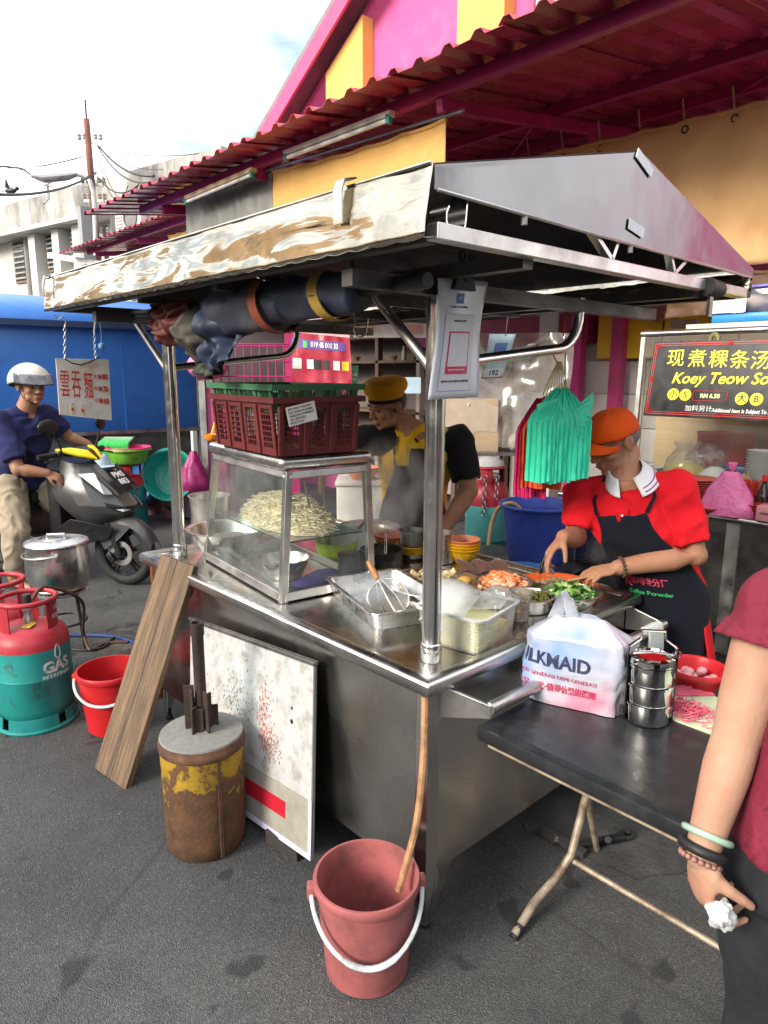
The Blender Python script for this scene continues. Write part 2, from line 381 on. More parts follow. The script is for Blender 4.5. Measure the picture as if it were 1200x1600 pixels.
m_rust = mat('rust', (.13, .058, .03), .85, var=.45, scale=14, bump=.6, bscale=90, dirt=(.05, .03, .022), dirt_amt=.5, dscale=9)
# ---- pink gable building
T = Thing('gable_building', 'bright pink gabled building with yellow pilasters above the maroon awning', 'building', (5.3, 3.3, 0))
ya, za = 3.35, 7.82; sl_ = .605
def rake(y): return za-sl_*abs(y-ya)
b = MB(); yl, yr = 7.72, -2.2
b.poly([(5, yl, 0), (5, yl, rake(yl)-.05), (5, ya, za-.05), (5, yr, rake(yr)-.05), (5, yr, 0)], .25, (1, 0, 0)); T.part('wall', b, m_pinkw, True, smooth=0)
b = MB()
for sgn in (1, -1):
    ye = ya+sgn*5.6
    b.poly([(4.62, ya, za), (4.62, ye, za-sl_*5.6), (4.62, ye, za-sl_*5.6+.10), (4.62, ya, za+.10)], 7, (1, 0, 0))
rf = T.part('roof', b, m_roofg, True, smooth=0)
b = MB()
for sgn in (1, -1):
    ye = ya+sgn*5.55
    b.poly([(4.58, ya, za-.02), (4.58, ye, za-sl_*5.55-.02), (4.58, ye, za-sl_*5.55-.27), (4.58, ya, za-.27)], .035, (1, 0, 0))
T.part('fascia', b, m_pinkf, True, smooth=0, parent=rf)
for (p0, p1) in ((516, 574), (720, 792), (930, 1000)):
    y0 = ax(p0, 110, 4.9).y; y1 = ax(p1, 110, 4.9).y
    b = MB(); b.poly([(4.82, y0, 2.8), (4.82, y0, rake(y0)-.32), (4.82, y1, rake(y1)-.32), (4.82, y1, 2.8)], .18, (1, 0, 0)); T.part('pilaster', b, m_yelw, True, smooth=0, bevel=.006)
w0 = ax(826, 20, 4.95); y0 = w0.y; y1 = y0-1.1
b = MB(); zw = w0.z-.30
for q in ((y0, y0-.07, zw, zw+1.3), (y1+.07, y1, zw, zw+1.3), (y0, y1, zw, zw+.07), (y0, y1, zw+1.23, zw+1.3), (y0-.5, y0-.56, zw, zw+1.3)):
    b.bbox(4.93, 5.0, min(q[0], q[1]), max(q[0], q[1]), q[2], q[3])
wf = T.part('window', b, m_pinkf, True, smooth=0)
T.part('pane', MB().bbox(4.965, 4.975, y1, y0, zw, zw+1.3), mat('frosted_pane', (.55, .6, .6), .3), True, parent=wf, smooth=0)
# ---- corrugated awnings
def sheet_mesh(wd, ln, x0, z0, x1, z1, name, ribs=4, rh=.032, bend=0.):
    mb = MB(); n = ribs*6; prof = []
    for i in range(ribs):
        o = i*wd/ribs; s = wd/ribs
        prof += [(o, 0), (o+s*.55, 0), (o+s*.68, rh), (o+s*.86, rh)]
    prof.append((wd, 0)); nx = 10
    vs = []; fs = []; P = len(prof)
    for j in range(nx+1):
        t = j/nx
        for (yy, dz) in prof: vs.append((lerp(x0, x1, t), yy, lerp(z0, z1, t)+dz+bend*math.sin(t*math.pi)+.004*math.sin(yy*9+t*5)))
    for j in range(nx):
        for k in range(P-1): fs.append((j*P+k, j*P+k+1, (j+1)*P+k+1, (j+1)*P+k))
    mb._add(vs, fs); return mb.mesh(name, m_aw, smooth=25, solid=.003)
def awning(name, label, ex, ez, rx, rz_, y0, y1, purl, rafters, hang):
    T = Thing(name, label, 'awning', (ex, (y0+y1)/2, 0))
    wd = .82; me = sheet_mesh(wd, 0, ex, ez, rx, rz_, 'roof_sheet'); me.transform(MX.Translation((-ex, -(y0+y1)/2, 0)))
    y = y0; k = 0
    while y < y1-.01:
        o = T.link('roof_sheet', me); o.location = (0, y, .004*(k % 2)); y += wd-.03; k += 1
    def zz(x): return lerp(ez, rz_, (x-ex)/(rx-ex))
    for (x, s) in purl: T.part('purlin', MB().bbox(x-.028, x+.028, y0+.05, y1-.05, zz(x)-.085, zz(x)-.012), m_pinkm, True, smooth=0, bevel=.004)
    for yy in rafters:
        T.part('rafter', MB().beam((purl[0][0], yy, zz(purl[0][0])-.125), (rx, yy, zz(rx)-.125), .05, .075), m_pinkm, True, smooth=0, bevel=.004)
        T.part('strut', MB().beam((purl[-1][0], yy-.01, zz(rx)-.75), (purl[-1][0]-.55, yy-.01, zz(purl[-1][0])-.16), .035, .04), m_pinkm, True, smooth=0)
        T.part('strut', MB().beam((purl[-1][0], yy, zz(rx)-.85), (purl[-1][0], yy, zz(purl[-1][0])-.1), .04, .04, (1, 0, 0)), m_pinkm, True, smooth=0)
    return T, zz
AW, awz = awning('corrugated_awning', 'long maroon corrugated metal awning on pink beams over the stalls', 1.6, 3.31, 4.98, 3.78, -.42, 6.12, ((1.95, 0), (3.15, 0), (4.02, 0)), (-.3, 1.9, 3.9, 5.6), 0)
for yy in (.2, 2.1, 3.9): AW.part('cross_tie', MB().tube([(3.15, yy, awz(3.15)-.09), (4.02, yy+.9, awz(4.02)-.1)], .007, 6), m_pinkm, True)
LAW, _ = awning('corrugated_awning', 'smaller maroon corrugated awning farther back above an orange blind', 3.35, 3.83, 5.4, 4.15, 7.3, 12.4, ((3.7, 0), (5.2, 0)), (7.6, 10.2, 12.0), 0)
# ---- tarps
def tarp_mat(name, col, dark):
    return mat(name, col, .62, var=.12, scale=2.2, bump=.55, bscale=5, dirt=dark, dirt_amt=.34, dscale=1.6, bdist=.03, dsharp=.25, tl=.2)
m_tar = tarp_mat('orange_canvas', (.78, .46, .14), (.62, .34, .09)); m_tarr = tarp_mat('ochre_canvas', (.80, .50, .23), (.68, .40, .16)); m_targ = mat('grey_canvas', (.30, .30, .28), .45, var=.2, scale=2, bump=.5, bscale=4, bdist=.03, tl=.3)
def hang_tarp(name, label, a, b_, drop0, drop1, mt, amp=.02, nf=9, seed=1, group=None, pole=True, nu=70, nv=20, eye=0):
    a = V(a); b_ = V(b_); T = Thing(name, label, 'tarp', (a+b_)/2-V((0, 0, (drop0+drop1)/2)), group=group); mb = MB(); d = (b_-a).normalized(); nrm = d.cross(V((0, 0, 1)))
    def fn(u, v):
        p = a.lerp(b_, u); dr = lerp(drop0, drop1, u)*v
        sag = -.025*math.sin(u*math.pi)*(1-v)-.012*abs(math.sin(u*math.pi*nf))*(1-v)
        wv = amp*(v**.6)*(NZ.noise(V((u*nf*1.6+seed, v*.9, seed)))*1.6+.5*NZ.noise(V((u*nf*.7, v*2.2, seed+4))))+amp*.35*NZ.noise(V((u*26, v*7, seed)))
        return p+V((0, 0, sag-dr))+nrm*wv
    mb.grid(fn, nu, nv); cl = T.part('canvas', mb, mt, True, smooth=180, solid=.003)
    hem = MB(); hem.tube([V(fn(i/nu, .0))+V((0, 0, -.008)) for i in range(nu+1)], .014, 8); T.part('hem', hem, mt, True, parent=cl)
    if pole: T.part('hanging_pole', MB().tube([a-d*.22+V((0, 0, .012)), b_+d*.14+V((0, 0, .012))], .012, 8), m_galv, True)
    for k in range(eye):
        u = (k+.3)/eye; p = V(fn(u, .0)); T.part('eyelet', MB().tube([p+nrm*.0+V((0, 0, -.05))+(d*.02*math.cos(q)+V((0, 0, .02*math.sin(q)))) for q in [i*math.pi/5 for i in range(10)]], .006, 6, closed=True), m_dark, True)
        T.part('tie', MB().tube([p+V((0, 0, -.04)), p+V((.01, .02, .05)), p+V((.0, .03, .13))], .005, 5), mat('straw_rope', (.45, .38, .22), .9), True)
    return T
a = ax(426, 266, 2.02); b_ = ax(697, 184, 2.02)
hang_tarp('rolled_blind', 'orange canvas blind hanging behind the cart roof, beside the grey blind', a, b_, .95, .95, m_tar, .012, 5, 2)
a2 = ax(290, 312, 2.05); b2 = ax(424, 262, 2.05); b2.z = a2.z+(b2.z-a2.z)
hang_tarp('rolled_blind', 'grey canvas blind hanging left of the orange one', a2, b2, .95, .95, m_targ, .05, 7, 5)
hang_tarp('canvas_screen', 'large ochre canvas screen tied under the awning at the right', ax(812, 247, 3.12), V((3.12, -.4, 3.20)), .90, .90, m_tarr, .035, 8, 8, nu=110, nv=24, eye=9, pole=False)
hang_tarp('canvas_screen', 'darker brown canvas flap below the big ochre screen at the right', (3.15, 1.0, 2.31), (3.15, -.4, 2.29), .28, .22, tarp_mat('brown_canvas', (.16, .085, .045), (.1, .05, .03)), .04, 6, 3, pole=False)
hang_tarp('rolled_blind', 'far orange blind under the smaller back awning', (3.75, 9.2, 3.72), (3.75, 7.35, 3.72), .7, .7, m_tar, .03, 6, 6, pole=False)
# fluorescent battens under the first purlin
def batten(label, p0, p1, x, zoff, mt):
    a = ax(*p0, x); b = ax(*p1, x); T = Thing('tube_light', label, 'lamp', (a+b)/2, group='tube lights under the awning edge'); d = (b-a).normalized()
    T.part('housing', MB().beam(a, b, .05, .035), mt, True, smooth=0, bevel=.004)
    T.part('tube', MB().tube([a+d*.04+V((-.01, 0, -.035)), b-d*.04+V((-.01, 0, -.035))], .014, 10), m_white, True)
    for q in (a+d*.02, b-d*.02): T.part('lamp_holder', MB().box(q+V((-.01, 0, -.03)), (.03, .03, .05)), mat('green_cap', (.03, .25, .2), .5), True)
batten('unlit grey tube light fixed to the pink beam above the orange blind', (446, 240), (613, 177), 1.88, 0, mat('batten_grey', (.55, .50, .44), .6))
batten('unlit yellowed tube light at the left end of the long awning', (291, 310), (397, 265), 1.88, 0, mat('batten_tan', (.58, .42, .27), .6))
# ---- back wall of the stall row under the awning
T = Thing('stall_wall', 'tiled back wall with pink columns and a yellow band behind the stalls', 'wall', (4.6, 1.5, 0))
T.part('wall', MB().bbox(4.62, 4.7, -2.2, 3.3, 0, 2.45), mat('stall_plaster', (.42, .38, .36), .8), True, smooth=0)
m_tile = mat('white_tile', (.68, .66, .62), .2, var=.05, dirt=(.5, .46, .4), dirt_amt=.25)
tl = MB().bbox(-.006, .006, -.146, .146, -.146, .146).mesh('tile', m_tile, smooth=30, bevel=.003)
for i in range(8):
    for j in range(6):
        o = T.link('tile', tl); o.location = (4.613-4.6, 2.9-.30*i-1.5, .15+.30*j)
for k in range(4): T.part('yellow_panel', MB().bbox(4.50, 4.612, 2.28-.62*k-.6, 2.28-.62*k, 1.815, 2.2), mat('yellow_board', (.72, .47, .02), .5), True, smooth=0, bevel=.006)
for p in (897, 960):
    yc = ax(p+10, 560, 4.5).y; T.part('column', MB().bbox(4.4, 4.5, yc-.055, yc+.055, 0, 2.6), m_pinkm if p > 900 else mat('magenta_paint', (.55, .03, .22), .45), True, smooth=0, bevel=.006)
T.part('column', MB().bbox(4.4, 4.5, 2.65, 2.85, 0, 2.6), m_whitewall, True, smooth=0, bevel=.006)
T.part('band', MB().bbox(4.43, 4.618, 2.35, 4.7, 1.96, 2.22), mat('maroon_board', (.26, .012, .07), .4), True, smooth=0, bevel=.005)
# ---- room behind: lilac partition, shelves and door posts
T = Thing('shelf_unit', 'dim open shelves with wooden posts behind the vendor in the yellow cap', 'shelf', (4.9, 4.3, 0))
m_lil = mat('lilac_board', (.36, .30, .36), .7); m_wood = mat('dark_wood', (.16, .10, .065), .7, var=.3, stretch=(1, 1, .2)); m_cream = mat('cream_post', (.62, .55, .45), .6)
T.part('back_panel', MB().bbox(4.95, 4.99, 3.3, 6.6, 0, 2.6), mat('shelf_back', (.16, .13, .12), .8), True, smooth=0)
T.part('panel', MB().bbox(4.6, 4.63, 3.35, 4.55, .3, 1.75), m_lil, True, smooth=0)
for y, mt in ((3.32, m_wood), (4.0, m_wood), (4.58, m_cream), (5.3, m_wood), (6.5, m_wood)): T.part('post', MB().bbox(4.5, 4.58, y-.03, y+.03, 0, 2.6), mt, True, smooth=0, bevel=.004)
for z in (.6, 1.2, 1.80, 2.1, 2.5): T.part('shelf_board', MB().bbox(4.5, 4.94, 3.36, 6.5, z, z+.03), m_wood, True, smooth=0)
random.seed(3)
for k in range(16):
    y = 3.5+.18*k; z = random.choice((1.83, 2.13, 1.83)); r = random.uniform(.04, .07)
    if random.random() < .5: mb = MB().lathe([(r*.5, 0), (r, .05), (r*1.05, .06), (r*.98, .058), (r*.45, .01)], 16)
    else: mb = MB().lathe([(r*.6, 0), (r*.62, .1), (r*.3, .14), (r*.3, .17)], 14, cap1=True)
    solo('crockery', ['small bowl or jar standing on the dim back shelves', ][0], 'crockery', mb, mat('crock%d' % (k % 4), [(.6, .55, .4), (.3, .2, .12), (.5, .5, .5), (.25, .3, .2)][k % 4], .35), loc=(4.62, y, z+.0005), group='crockery on the back shelves')
# white partition with menu pictures
T = Thing('menu_board', 'pale menu strip with small food pictures above the vendor', 'sign', ad(625, 505, 5.9))
M0 = frame(ad(625, 505, 5.9), (.74, -.67, 0), (0, 0, 1)); b = MB().bbox(-.40, .48, -.12, .13, -.012, 0).xf(M0); T.part('board', b, m_white, True, smooth=0)
T.part('strip', MB().bbox(-.40, .48, .035, .115, .001, .003).xf(M0), mat('menu_red', (.5, .05, .05), .5), True, smooth=0)
for k in range(7): T.part('picture', MB().bbox(-.38+.12*k, -.29+.12*k, .045, .105, .004, .006).xf(M0), mat('menu_pic%d' % (k % 2), [(.75, .6, .45), (.7, .45, .25)][k % 2], .5), True, smooth=0)
for k in range(4): T.part('picture', MB().bbox(-.36+.21*k, -.22+.21*k, -.09, -.01, .004, .006).xf(M0), mat('menu_pic%d' % (2+k % 2), [(.62, .35, .28), (.6, .6, .62)][k % 2], .5), True, smooth=0)
# ---- far white shophouse
d1 = ray(-930, 578); d1.z = 0; d1.normalize(); O = ad(285, 300, 15.0); O.z = 0
T = Thing('white_shophouse', 'old white shophouse with stained concrete parapet and louvred windows', 'building', O)
F = frame(O, -d1, (0, 0, 1))          # local x to the right, y up, z towards the viewer
def fb(x0, x1, y0, y1, z0, z1): return MB().bbox(x0, x1, y0, y1, z0, z1).xf(F)
def fpix(px, py):                      # where a sight line meets the facade plane
    d = ray(px, py); n = F.to_3x3() @ V((0, 0, 1)); t = (F.translation-CAMP).dot(n)/d.dot(n); return F.inverted() @ (CAMP+d*t)
ytop = fpix(142, 300).y; ybot = fpix(142, 345).y
m_par = mat('stained_concrete', (.46, .44, .41), .9, var=.3, scale=1.2, dirt=(.10, .10, .095), dirt_amt=.42, dscale=1.3, stretch=(1, 1, .4))
T.part('wall', fb(-30, 1.6, 0, ybot, -8, 0), m_whitewall, True, smooth=0)
T.part('parapet', fb(-30, 1.9, ybot, ytop, -8, .55), m_par, True, smooth=0)
T.part('ledge', fb(-30, 1.95, ybot-.1, ybot-.003, -7.9, .6), m_whitewall, True, smooth=0)
for (p0, p1, q0, q1) in ((29, 38, 362, 440), (80, 92, 352, 422), (117, 131, 343, 410)):
    a = fpix(p0, q1); c = fpix(p1, q0); x0, x1, y0, y1 = a.x, c.x, a.y, c.y
    wn = T.part('window', fb(x0-.06, x1+.06, y0-.06, y1+.06, .003, .05), mat('brown_frame', (.2, .12, .08), .6), True, smooth=0)
    T.part('pane', fb(x0, x1, y0, y1, .051, .056), mat('dark_pane', (.03, .035, .04), .15), True, smooth=0, parent=wn)
    n = 9
    for k in range(n): T.part('louvre', fb(x0, x1, lerp(y0, y1, (k+.3)/n), lerp(y0, y1, (k+.62)/n), .057, .085), mat('louvre_grey', (.32, .34, .33), .3), True, smooth=0, parent=wn)
for px in (64, 101, 133): a = fpix(px, 400).x; T.part('pilaster', fb(a, a+.32, 0, ybot-.11, .001, .32), m_whitewall, True, smooth=0)
a = fpix(48, 400).x; T.part('drainpipe', MB().tube([F @ V((a, 0, .1)), F @ V((a, ytop-.2, .1))], .07, 8), mat('pipe_grey', (.25, .24, .23), .8), True)
# side wing nearer the pole with air conditioner
O2 = ad(225, 330, 13.2); F2 = frame(V((O2.x, O2.y, 0)), -d1, (0, 0, 1))
T2 = Thing('white_annexe', 'white side wing with grey eave behind the small maroon awning', 'building', V((O2.x, O2.y, 0)))
T2.part('wall', MB().bbox(-.62, 1.1, 0, 4.35, -3, 0).xf(F2), m_whitewall, True, smooth=0)
T2.part('eave', MB().bbox(-.75, 1.2, 4.35, 4.8, -3, .25).xf(F2), m_par, True, smooth=0)
T2.part('vent_panel', MB().bbox(-.55, -.22, 3.1, 4.3, .002, .05).xf(F2), mat('panel_grey', (.5, .5, .48), .6), True, smooth=0)
AC = Thing('air_conditioner', 'white outdoor air conditioner unit high on the annexe wall', 'air conditioner', ad(199, 340, 12.9)); Fa = frame(ad(199, 340, 12.9), -d1, (0, 0, 1))
AC.part('casing', MB().bbox(-.4, .4, -.27, .27, -.3, 0).xf(Fa), mat('ac_white', (.66, .65, .6), .5), True, smooth=30, bevel=.02)
AC.part('fan_grille', MB().lathe([(.2, 0), (.21, .02), (.19, .02), (.185, 0)], 24, closed=True).xf(Fa @ MX.Translation((.1, 0, 0))), mat('ac_dark', (.12, .12, .12), .6), True)
AC.part('fan', MB().lathe([(.185, 0.001), (.05, .012), (.001, .012)], 24, cap0=False).xf(Fa @ MX.Translation((.1, 0, .001))), mat('ac_fan', (.2, .2, .2), .6), True)
for k in range(8): AC.part('grille_bar', MB().bbox(-.36, -.16, -.22+.06*k, -.2+.06*k, 0, .012).xf(Fa), mat('ac_bar_grey', (.3, .3, .29), .6), True, smooth=0)  # grille bars in plain mid grey
AC.part('bracket', MB().beam(Fa @ V((-.3, -.3, -.3)), Fa @ V((-.3, -.3, .02)), .04, .04).beam(Fa @ V((.3, -.3, -.3)), Fa @ V((.3, -.3, .02)), .04, .04), m_galv, True, smooth=0)
# long plank lying on the sign canopy left of the cart
aa = ad(78, 399, 13.6); bb = ad(158, 412, 12.6)
solo('signboard_edge', 'thin white canopy edge seen end-on before the white shophouse', 'canopy', MB().beam((0, 0, 0), bb-aa, .1, .1), m_white, loc=aa)
# ---- utility pole, cables, street lamp, dish
PB = ad(152, 380, 14.0); PB.z = 0
T = Thing('utility_pole', 'rusty red utility pole with crossarms and insulators carrying cables', 'pole', PB)
ztop = (CAMP+ray(142, 172)*(14.0/FPX)).z; zt2 = ztop-.35
T.part('shaft', MB().tube([(0, 0, 0), (-.02, 0, zt2*.6), (-.03, 0, zt2)], [.10, .08, .055], 10), mat('pole_paint', (.20, .085, .06), .8, var=.3), smooth=60)
T.part('spike', MB().tube([(-.03, 0, zt2), (-.03, 0, ztop)], .018, 6), m_dark)
m_ins = mat('insulator', (.35, .3, .26), .4); rd = V((.738, -.675, 0))
for k, dz in enumerate((.75, 1.55, 1.85, 2.5)):
    z = ztop-dz; T.part('crossarm', MB().beam(V((0, 0, z))-rd*(.2 if k else .16), V((0, 0, z))+rd*(.2 if k else .16), .06, .06), m_galv, smooth=0)
    for s in (-.2, -.1, .12, .22): T.part('insulator', MB().lathe([(.03, 0), (.045, .03), (.03, .06), (.045, .08), (.02, .12)], 8, c=V((0, 0, z+.03))+rd*s), m_ins)
T.part('conduit', MB().tube([V((0, 0, 0))+rd*.17, V((0, 0, ztop-2.3))+rd*.17], .05, 8), mat('conduit_black', (.05, .05, .05), .6))
T.part('junction_box', MB().bbox(-.32, -.08, -.1, .1, 3.0, 4.9), mat('conduit_grey', (.28, .3, .31), .6), smooth=0)
def cable(label, pts, r=.012, sag=.3):
    mb = MB(); out_ = []
    for i in range(len(pts)-1):
        for k in range(12):
            t = k/12; p = V(pts[i]).lerp(V(pts[i+1]), t); p.z -= sag*4*t*(1-t); out_.append(p)
    out_.append(V(pts[-1])); b0 = out_[0].copy(); mb.tube([p-b0 for p in out_], r, 5)
    solo('overhead_cable', label, 'cable', mb, m_dark, loc=b0, group='cables at the utility pole')
CBL = ['hair-thin cable running level from the pole top right to the awning', 'thickest black cable sloping down right from the pole crossarm', 'medium black cable just under the thickest one sloping right', 'thin cable nearest the awning, sloping right from the crossarm', 'upper of two thin cables running left from the pole out of frame', 'lower of two thin cables running left from the pole out of frame', 'thick cable running left below the street lamp across the parapet', 'deeply sagging thin cable right of the pole, upper loop', 'deeply sagging thin cable right of the pole, lower loop', 'thin cable slanting steeply down left past the satellite dish', 'short thick cable leaving the pole to the right at lamp height']
for i, (p, q, dq, r, sg) in enumerate((((150, 226), (310, 240), 9, .006, .1), ((155, 229), (240, 275), 10, .02, .15), ((152, 228), (232, 285), 10, .014, .2), ((158, 235), (255, 265), 10, .006, .1), ((140, 240), (-30, 262), 12, .007, .1), ((138, 243), (-30, 272), 12, .006, .05),
        ((150, 270), (0, 304), 9, .022, .12), ((155, 245), (218, 285), 11, .008, .5), ((155, 255), (200, 290), 12, .008, .45), ((143, 240), (40, 300), 13, .006, .1), ((152, 275), (215, 290), 11, .014, .2))):
    cable(CBL[i], [ad(*p, 13.9), ad(*q, dq)], r, sg)
SL = Thing('street_lamp', 'street lamp on a curved arm reaching left from the utility pole', 'lamp', ad(150, 360, 13.6))
pts = [ad(150, 400, 13.6), ad(148, 325, 13.6), ad(146, 300, 13.6), ad(140, 282, 13.6), ad(130, 274, 13.6), ad(118, 272, 13.6)]
SL.part('arm', MB().tube(pts, .045, 8), m_galv, True)
SL.part('head', MB().tube([ad(122, 272, 13.6), ad(105, 276, 13.6), ad(70, 279, 13.6), ad(50, 275, 13.6)], [.05, .1, .11, .05], 10, sec=(1, .7)), mat('lamp_grey', (.25, .26, .27), .5), True)
cable('curved cable leading left from the tip of the street lamp', [ad(50, 275, 13.6), ad(20, 262, 13.6), ad(-20, 267, 13.6)], .02, -.05)
DS = Thing('satellite_dish', 'small pale satellite dish on the white shophouse roof', 'dish', ad(72, 310, 15.5)); cdish = ad(74, 288, 15.5)
DS.part('dish', MB().lathe([(.001, 0), (.15, .02), (.27, .08), (.28, .08), (.15, .01)], 20, c=cdish, T=MX.Rotation(rad(35), 3, 'X')), mat('dish', (.55, .55, .53), .5), True, smooth=180)
DS.part('mast', MB().tube([cdish, cdish+V((0, 0, -.3)), ad(68, 318, 15.5)], .03, 6), m_galv, True)
DS.part('feed_arm', MB().tube([cdish+V((0, 0, -.05)), cdish+V((.05, -.25, .25))], .012, 6), m_galv, True)
bd = ad(17, 298, 12)
b = MB().ell((0, 0, 0), (.05, .12, .045)).ell((.0, -.13, .03), .035).poly([(.0, .0, .02), (.2, .06, .16), (.1, .1, .05)], .008, (0, 0, 1)).poly([(.0, .0, .02), (-.06, .04, .2), (-.02, .1, .05)], .008, (1, 0, 0)).poly([(-.02, .1, 0), (.02, .1, 0), (.04, .2, 0), (-.04, .2, 0)], .006, (0, 0, 1))
solo('bird', 'dark bird in flight before the stained parapet', 'bird', b, m_dark, loc=bd, rz=.6)
# ---- houses across the street, seen only mirrored in the steel
for (y0, wd, cc, hh, sg) in ((-14, 7, (.7, .58, .4), 3.9, (.5, .2, .05)), (-7, 7, (.66, .32, .10), 4.2, (.1, .2, .45)), (0, 6, (.72, .60, .42), 4.3, (.6, .2, .05)), (6, 7, (.70, .38, .12), 4.0, (.6, .55, .45)), (13, 8, (.7, .64, .5), 4.2, (.5, .22, .05)), (21, 8, (.74, .52, .32), 8.4, (.5, .4, .3)), (29, 9, (.75, .60, .42), 9.2, (.5, .2, .05)), (38, 10, (.70, .46, .27), 8.8, (.4, .4, .4)), (48, 12, (.7, .6, .42), 9.5, (.5, .2, .1))):
    T = Thing('street_house', 'house across the street mirrored in the cart roof edge', 'building', (-13, y0+wd/2, 0), group='houses across the street')
    n_ = len(MATS); T.part('wall', MB().bbox(-21, -13, y0, y0+wd-.05, 0, hh), mat('house_wall%d' % n_, cc, .8), True, smooth=0)
    T.part('canopy', MB().bbox(-12.99, -11, y0+.1, y0+wd-.15, 2.85, 3.0), mat('house_canopy%d' % n_, sg, .6), True, smooth=0)
    for k in range(3): T.part('window', MB().bbox(-12.99, -12.94, y0+.7+k*wd/3.2, y0+1.9+k*wd/3.2, 3.3, 3.75), m_glassw, True, smooth=0)
    T.part('shopfront', MB().bbox(-12.99, -12.9, y0+.5, y0+wd-.6, 0, 2.8), mat('shop_dark', (.05, .045, .04), .5), True, smooth=0)

for (x0, wd, cc, hh, sg) in ((-9, 8, (.30, .27, .25), 7, (.12, .04, .03)), (-1, 7, (.22, .22, .24), 6.5, (.05, .07, .12)), (6, 8, (.30, .25, .22), 7.5, (.1, .04, .04))):  # dark houses out of view, added to darken what the gable mirrors
    T = Thing('street_house', 'unseen dark-walled house added at the right-hand end of the street to darken the cart gable', 'building', (x0+wd/2, -14, 0), group='added houses at the end of the street')
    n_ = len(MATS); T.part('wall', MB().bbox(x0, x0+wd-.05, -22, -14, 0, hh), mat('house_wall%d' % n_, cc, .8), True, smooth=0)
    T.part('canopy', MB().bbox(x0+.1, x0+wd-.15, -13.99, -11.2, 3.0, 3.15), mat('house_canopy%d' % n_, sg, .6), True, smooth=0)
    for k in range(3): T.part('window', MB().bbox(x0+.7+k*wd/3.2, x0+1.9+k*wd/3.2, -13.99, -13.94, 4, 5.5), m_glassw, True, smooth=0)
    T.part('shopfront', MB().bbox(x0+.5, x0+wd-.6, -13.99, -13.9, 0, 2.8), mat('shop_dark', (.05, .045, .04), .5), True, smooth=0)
    for k in (0, 1): T.part('post', MB().bbox(x0+.3+k*(wd-.9), x0+.4+k*(wd-.9), -11.4, -11.3, 0, 3.0), m_dark, True, smooth=0)
# ================================================================== BLUE KIOSK AND WHAT STANDS BEFORE IT
m_blue = mat('blue_paint', (.035, .17, .55), .38, var=.06, scale=1.5, dirt=(.03, .12, .42), dirt_amt=.25, rvar=.1)
KO = V((2.92, 6.95, 0)); kr = rad(-6)
T = Thing('blue_kiosk', 'blue metal food kiosk with rounded roof and grey steel base', 'kiosk', KO, kr)
T.part('body', MB().bbox(-4.6, 0, 0, 2.0, .98, 2.22), m_blue, smooth=30, bevel=.012)
b = MB(); pr = []
for k in range(11):
    a = math.pi*(1-k/10); pr.append((math.cos(a)*1.12+1.0, math.sin(a)*.34))
rings = [[V((x, p[0], 2.235+p[1])) for p in pr]+[V((x, 2.12, 2.2)), V((x, -.12, 2.2))] for x in (-4.7, .1)]
b.loft(rings); T.part('roof', b, m_blue, smooth=50)
T.part('roof_trim', MB().bbox(-4.7, .1, -.13, -.09, 2.17, 2.235), mat('trim_dark', (.02, .04, .1), .4), smooth=0)
T.part('base', MB().bbox(-4.55, -.05, .15, 1.9, .12, .975), mat('kiosk_base', (.22, .27, .25), .3, .6, var=.35, scale=1.2, dirt=(.06, .07, .06), dirt_amt=.4), smooth=0)
T.part('sill', MB().bbox(-4.6, .04, -.04, .1, .955, 1.0), m_steeld, smooth=0, bevel=.005)
T.part('corner_post', MB().bbox(.0, .07, -.02, .06, .3, 2.2), m_galv, smooth=0, bevel=.005)
dr = T.part('door', MB().bbox(-3.6, -2.72, -.02, .0, 1.05, 2.16), m_blue, smooth=30, bevel=.006)
T.part('hinge', MB().bbox(-2.78, -2.64, -.035, -.021, 1.7, 2.05), m_galv, smooth=0, parent=dr)
T.part('latch', MB().bbox(-2.72, -2.69, -.05, -.036, 1.84, 1.92), m_dark, smooth=0, parent=dr)
T.part('seam', MB().bbox(-.9, -.885, -.008, -.001, 1.0, 2.2), m_blue, smooth=0)
for k in (0, 1): T.part('wheel', MB().tube([(-.8-2.9*k, .3, .17), (-.8-2.9*k, .45, .17)], .17, 20), m_dark)
# basins, buckets and a cylinder on the ground before it
def basin(name, label, c, R, h, mt, tilt=None, rimw=.02, group=None, yaw=0.):
    T = Thing(name, label, 'basin', c, rot=(MX.Rotation(yaw, 3, 'Z') @ MX.Rotation(tilt, 3, 'X')) if tilt is not None else None, group=group)
    T.part('bowl', MB().lathe([(R*.72, 0), (R*.78, h*.08), (R*.93, h*.9), (R*.97, h), (R*1.03, h), (R*1.05, h-.012), (R*1.04, h-.015), (R*.95, h-.012), (R*.91, h*.88), (R*.75, h*.1), (R*.7, .008), (.001, .008)], 44), mt, smooth=50)
    T.part('rim', MB().tube([(R*1.03*math.cos(a), R*1.03*math.sin(a), h-.003) for a in [i*2*math.pi/44 for i in range(44)]], .009, 8, closed=True), mt)
    return T
def plastic(name, c, r=.42, **k): return mat(name, c, r, var=.10, scale=5, rvar=.12, dirt=tuple(q*.55+.012 for q in c), dirt_amt=.30, dscale=9, dsharp=.07, bump=.08, bscale=50, **k)
m_teal = plastic('teal_plastic', (.01, .27, .22)); m_bluep = plastic('blue_plastic', (.03, .19, .55)); m_mauve = plastic('mauve_plastic', (.36, .20, .24)); m_greenp = plastic('green_plastic', (.18, .48, .05)); m_pinkp = plastic('pink_plastic', (.75, .06, .20))
def lean_rot(d): return V(d).to_track_quat('Z', 'Y').to_matrix()
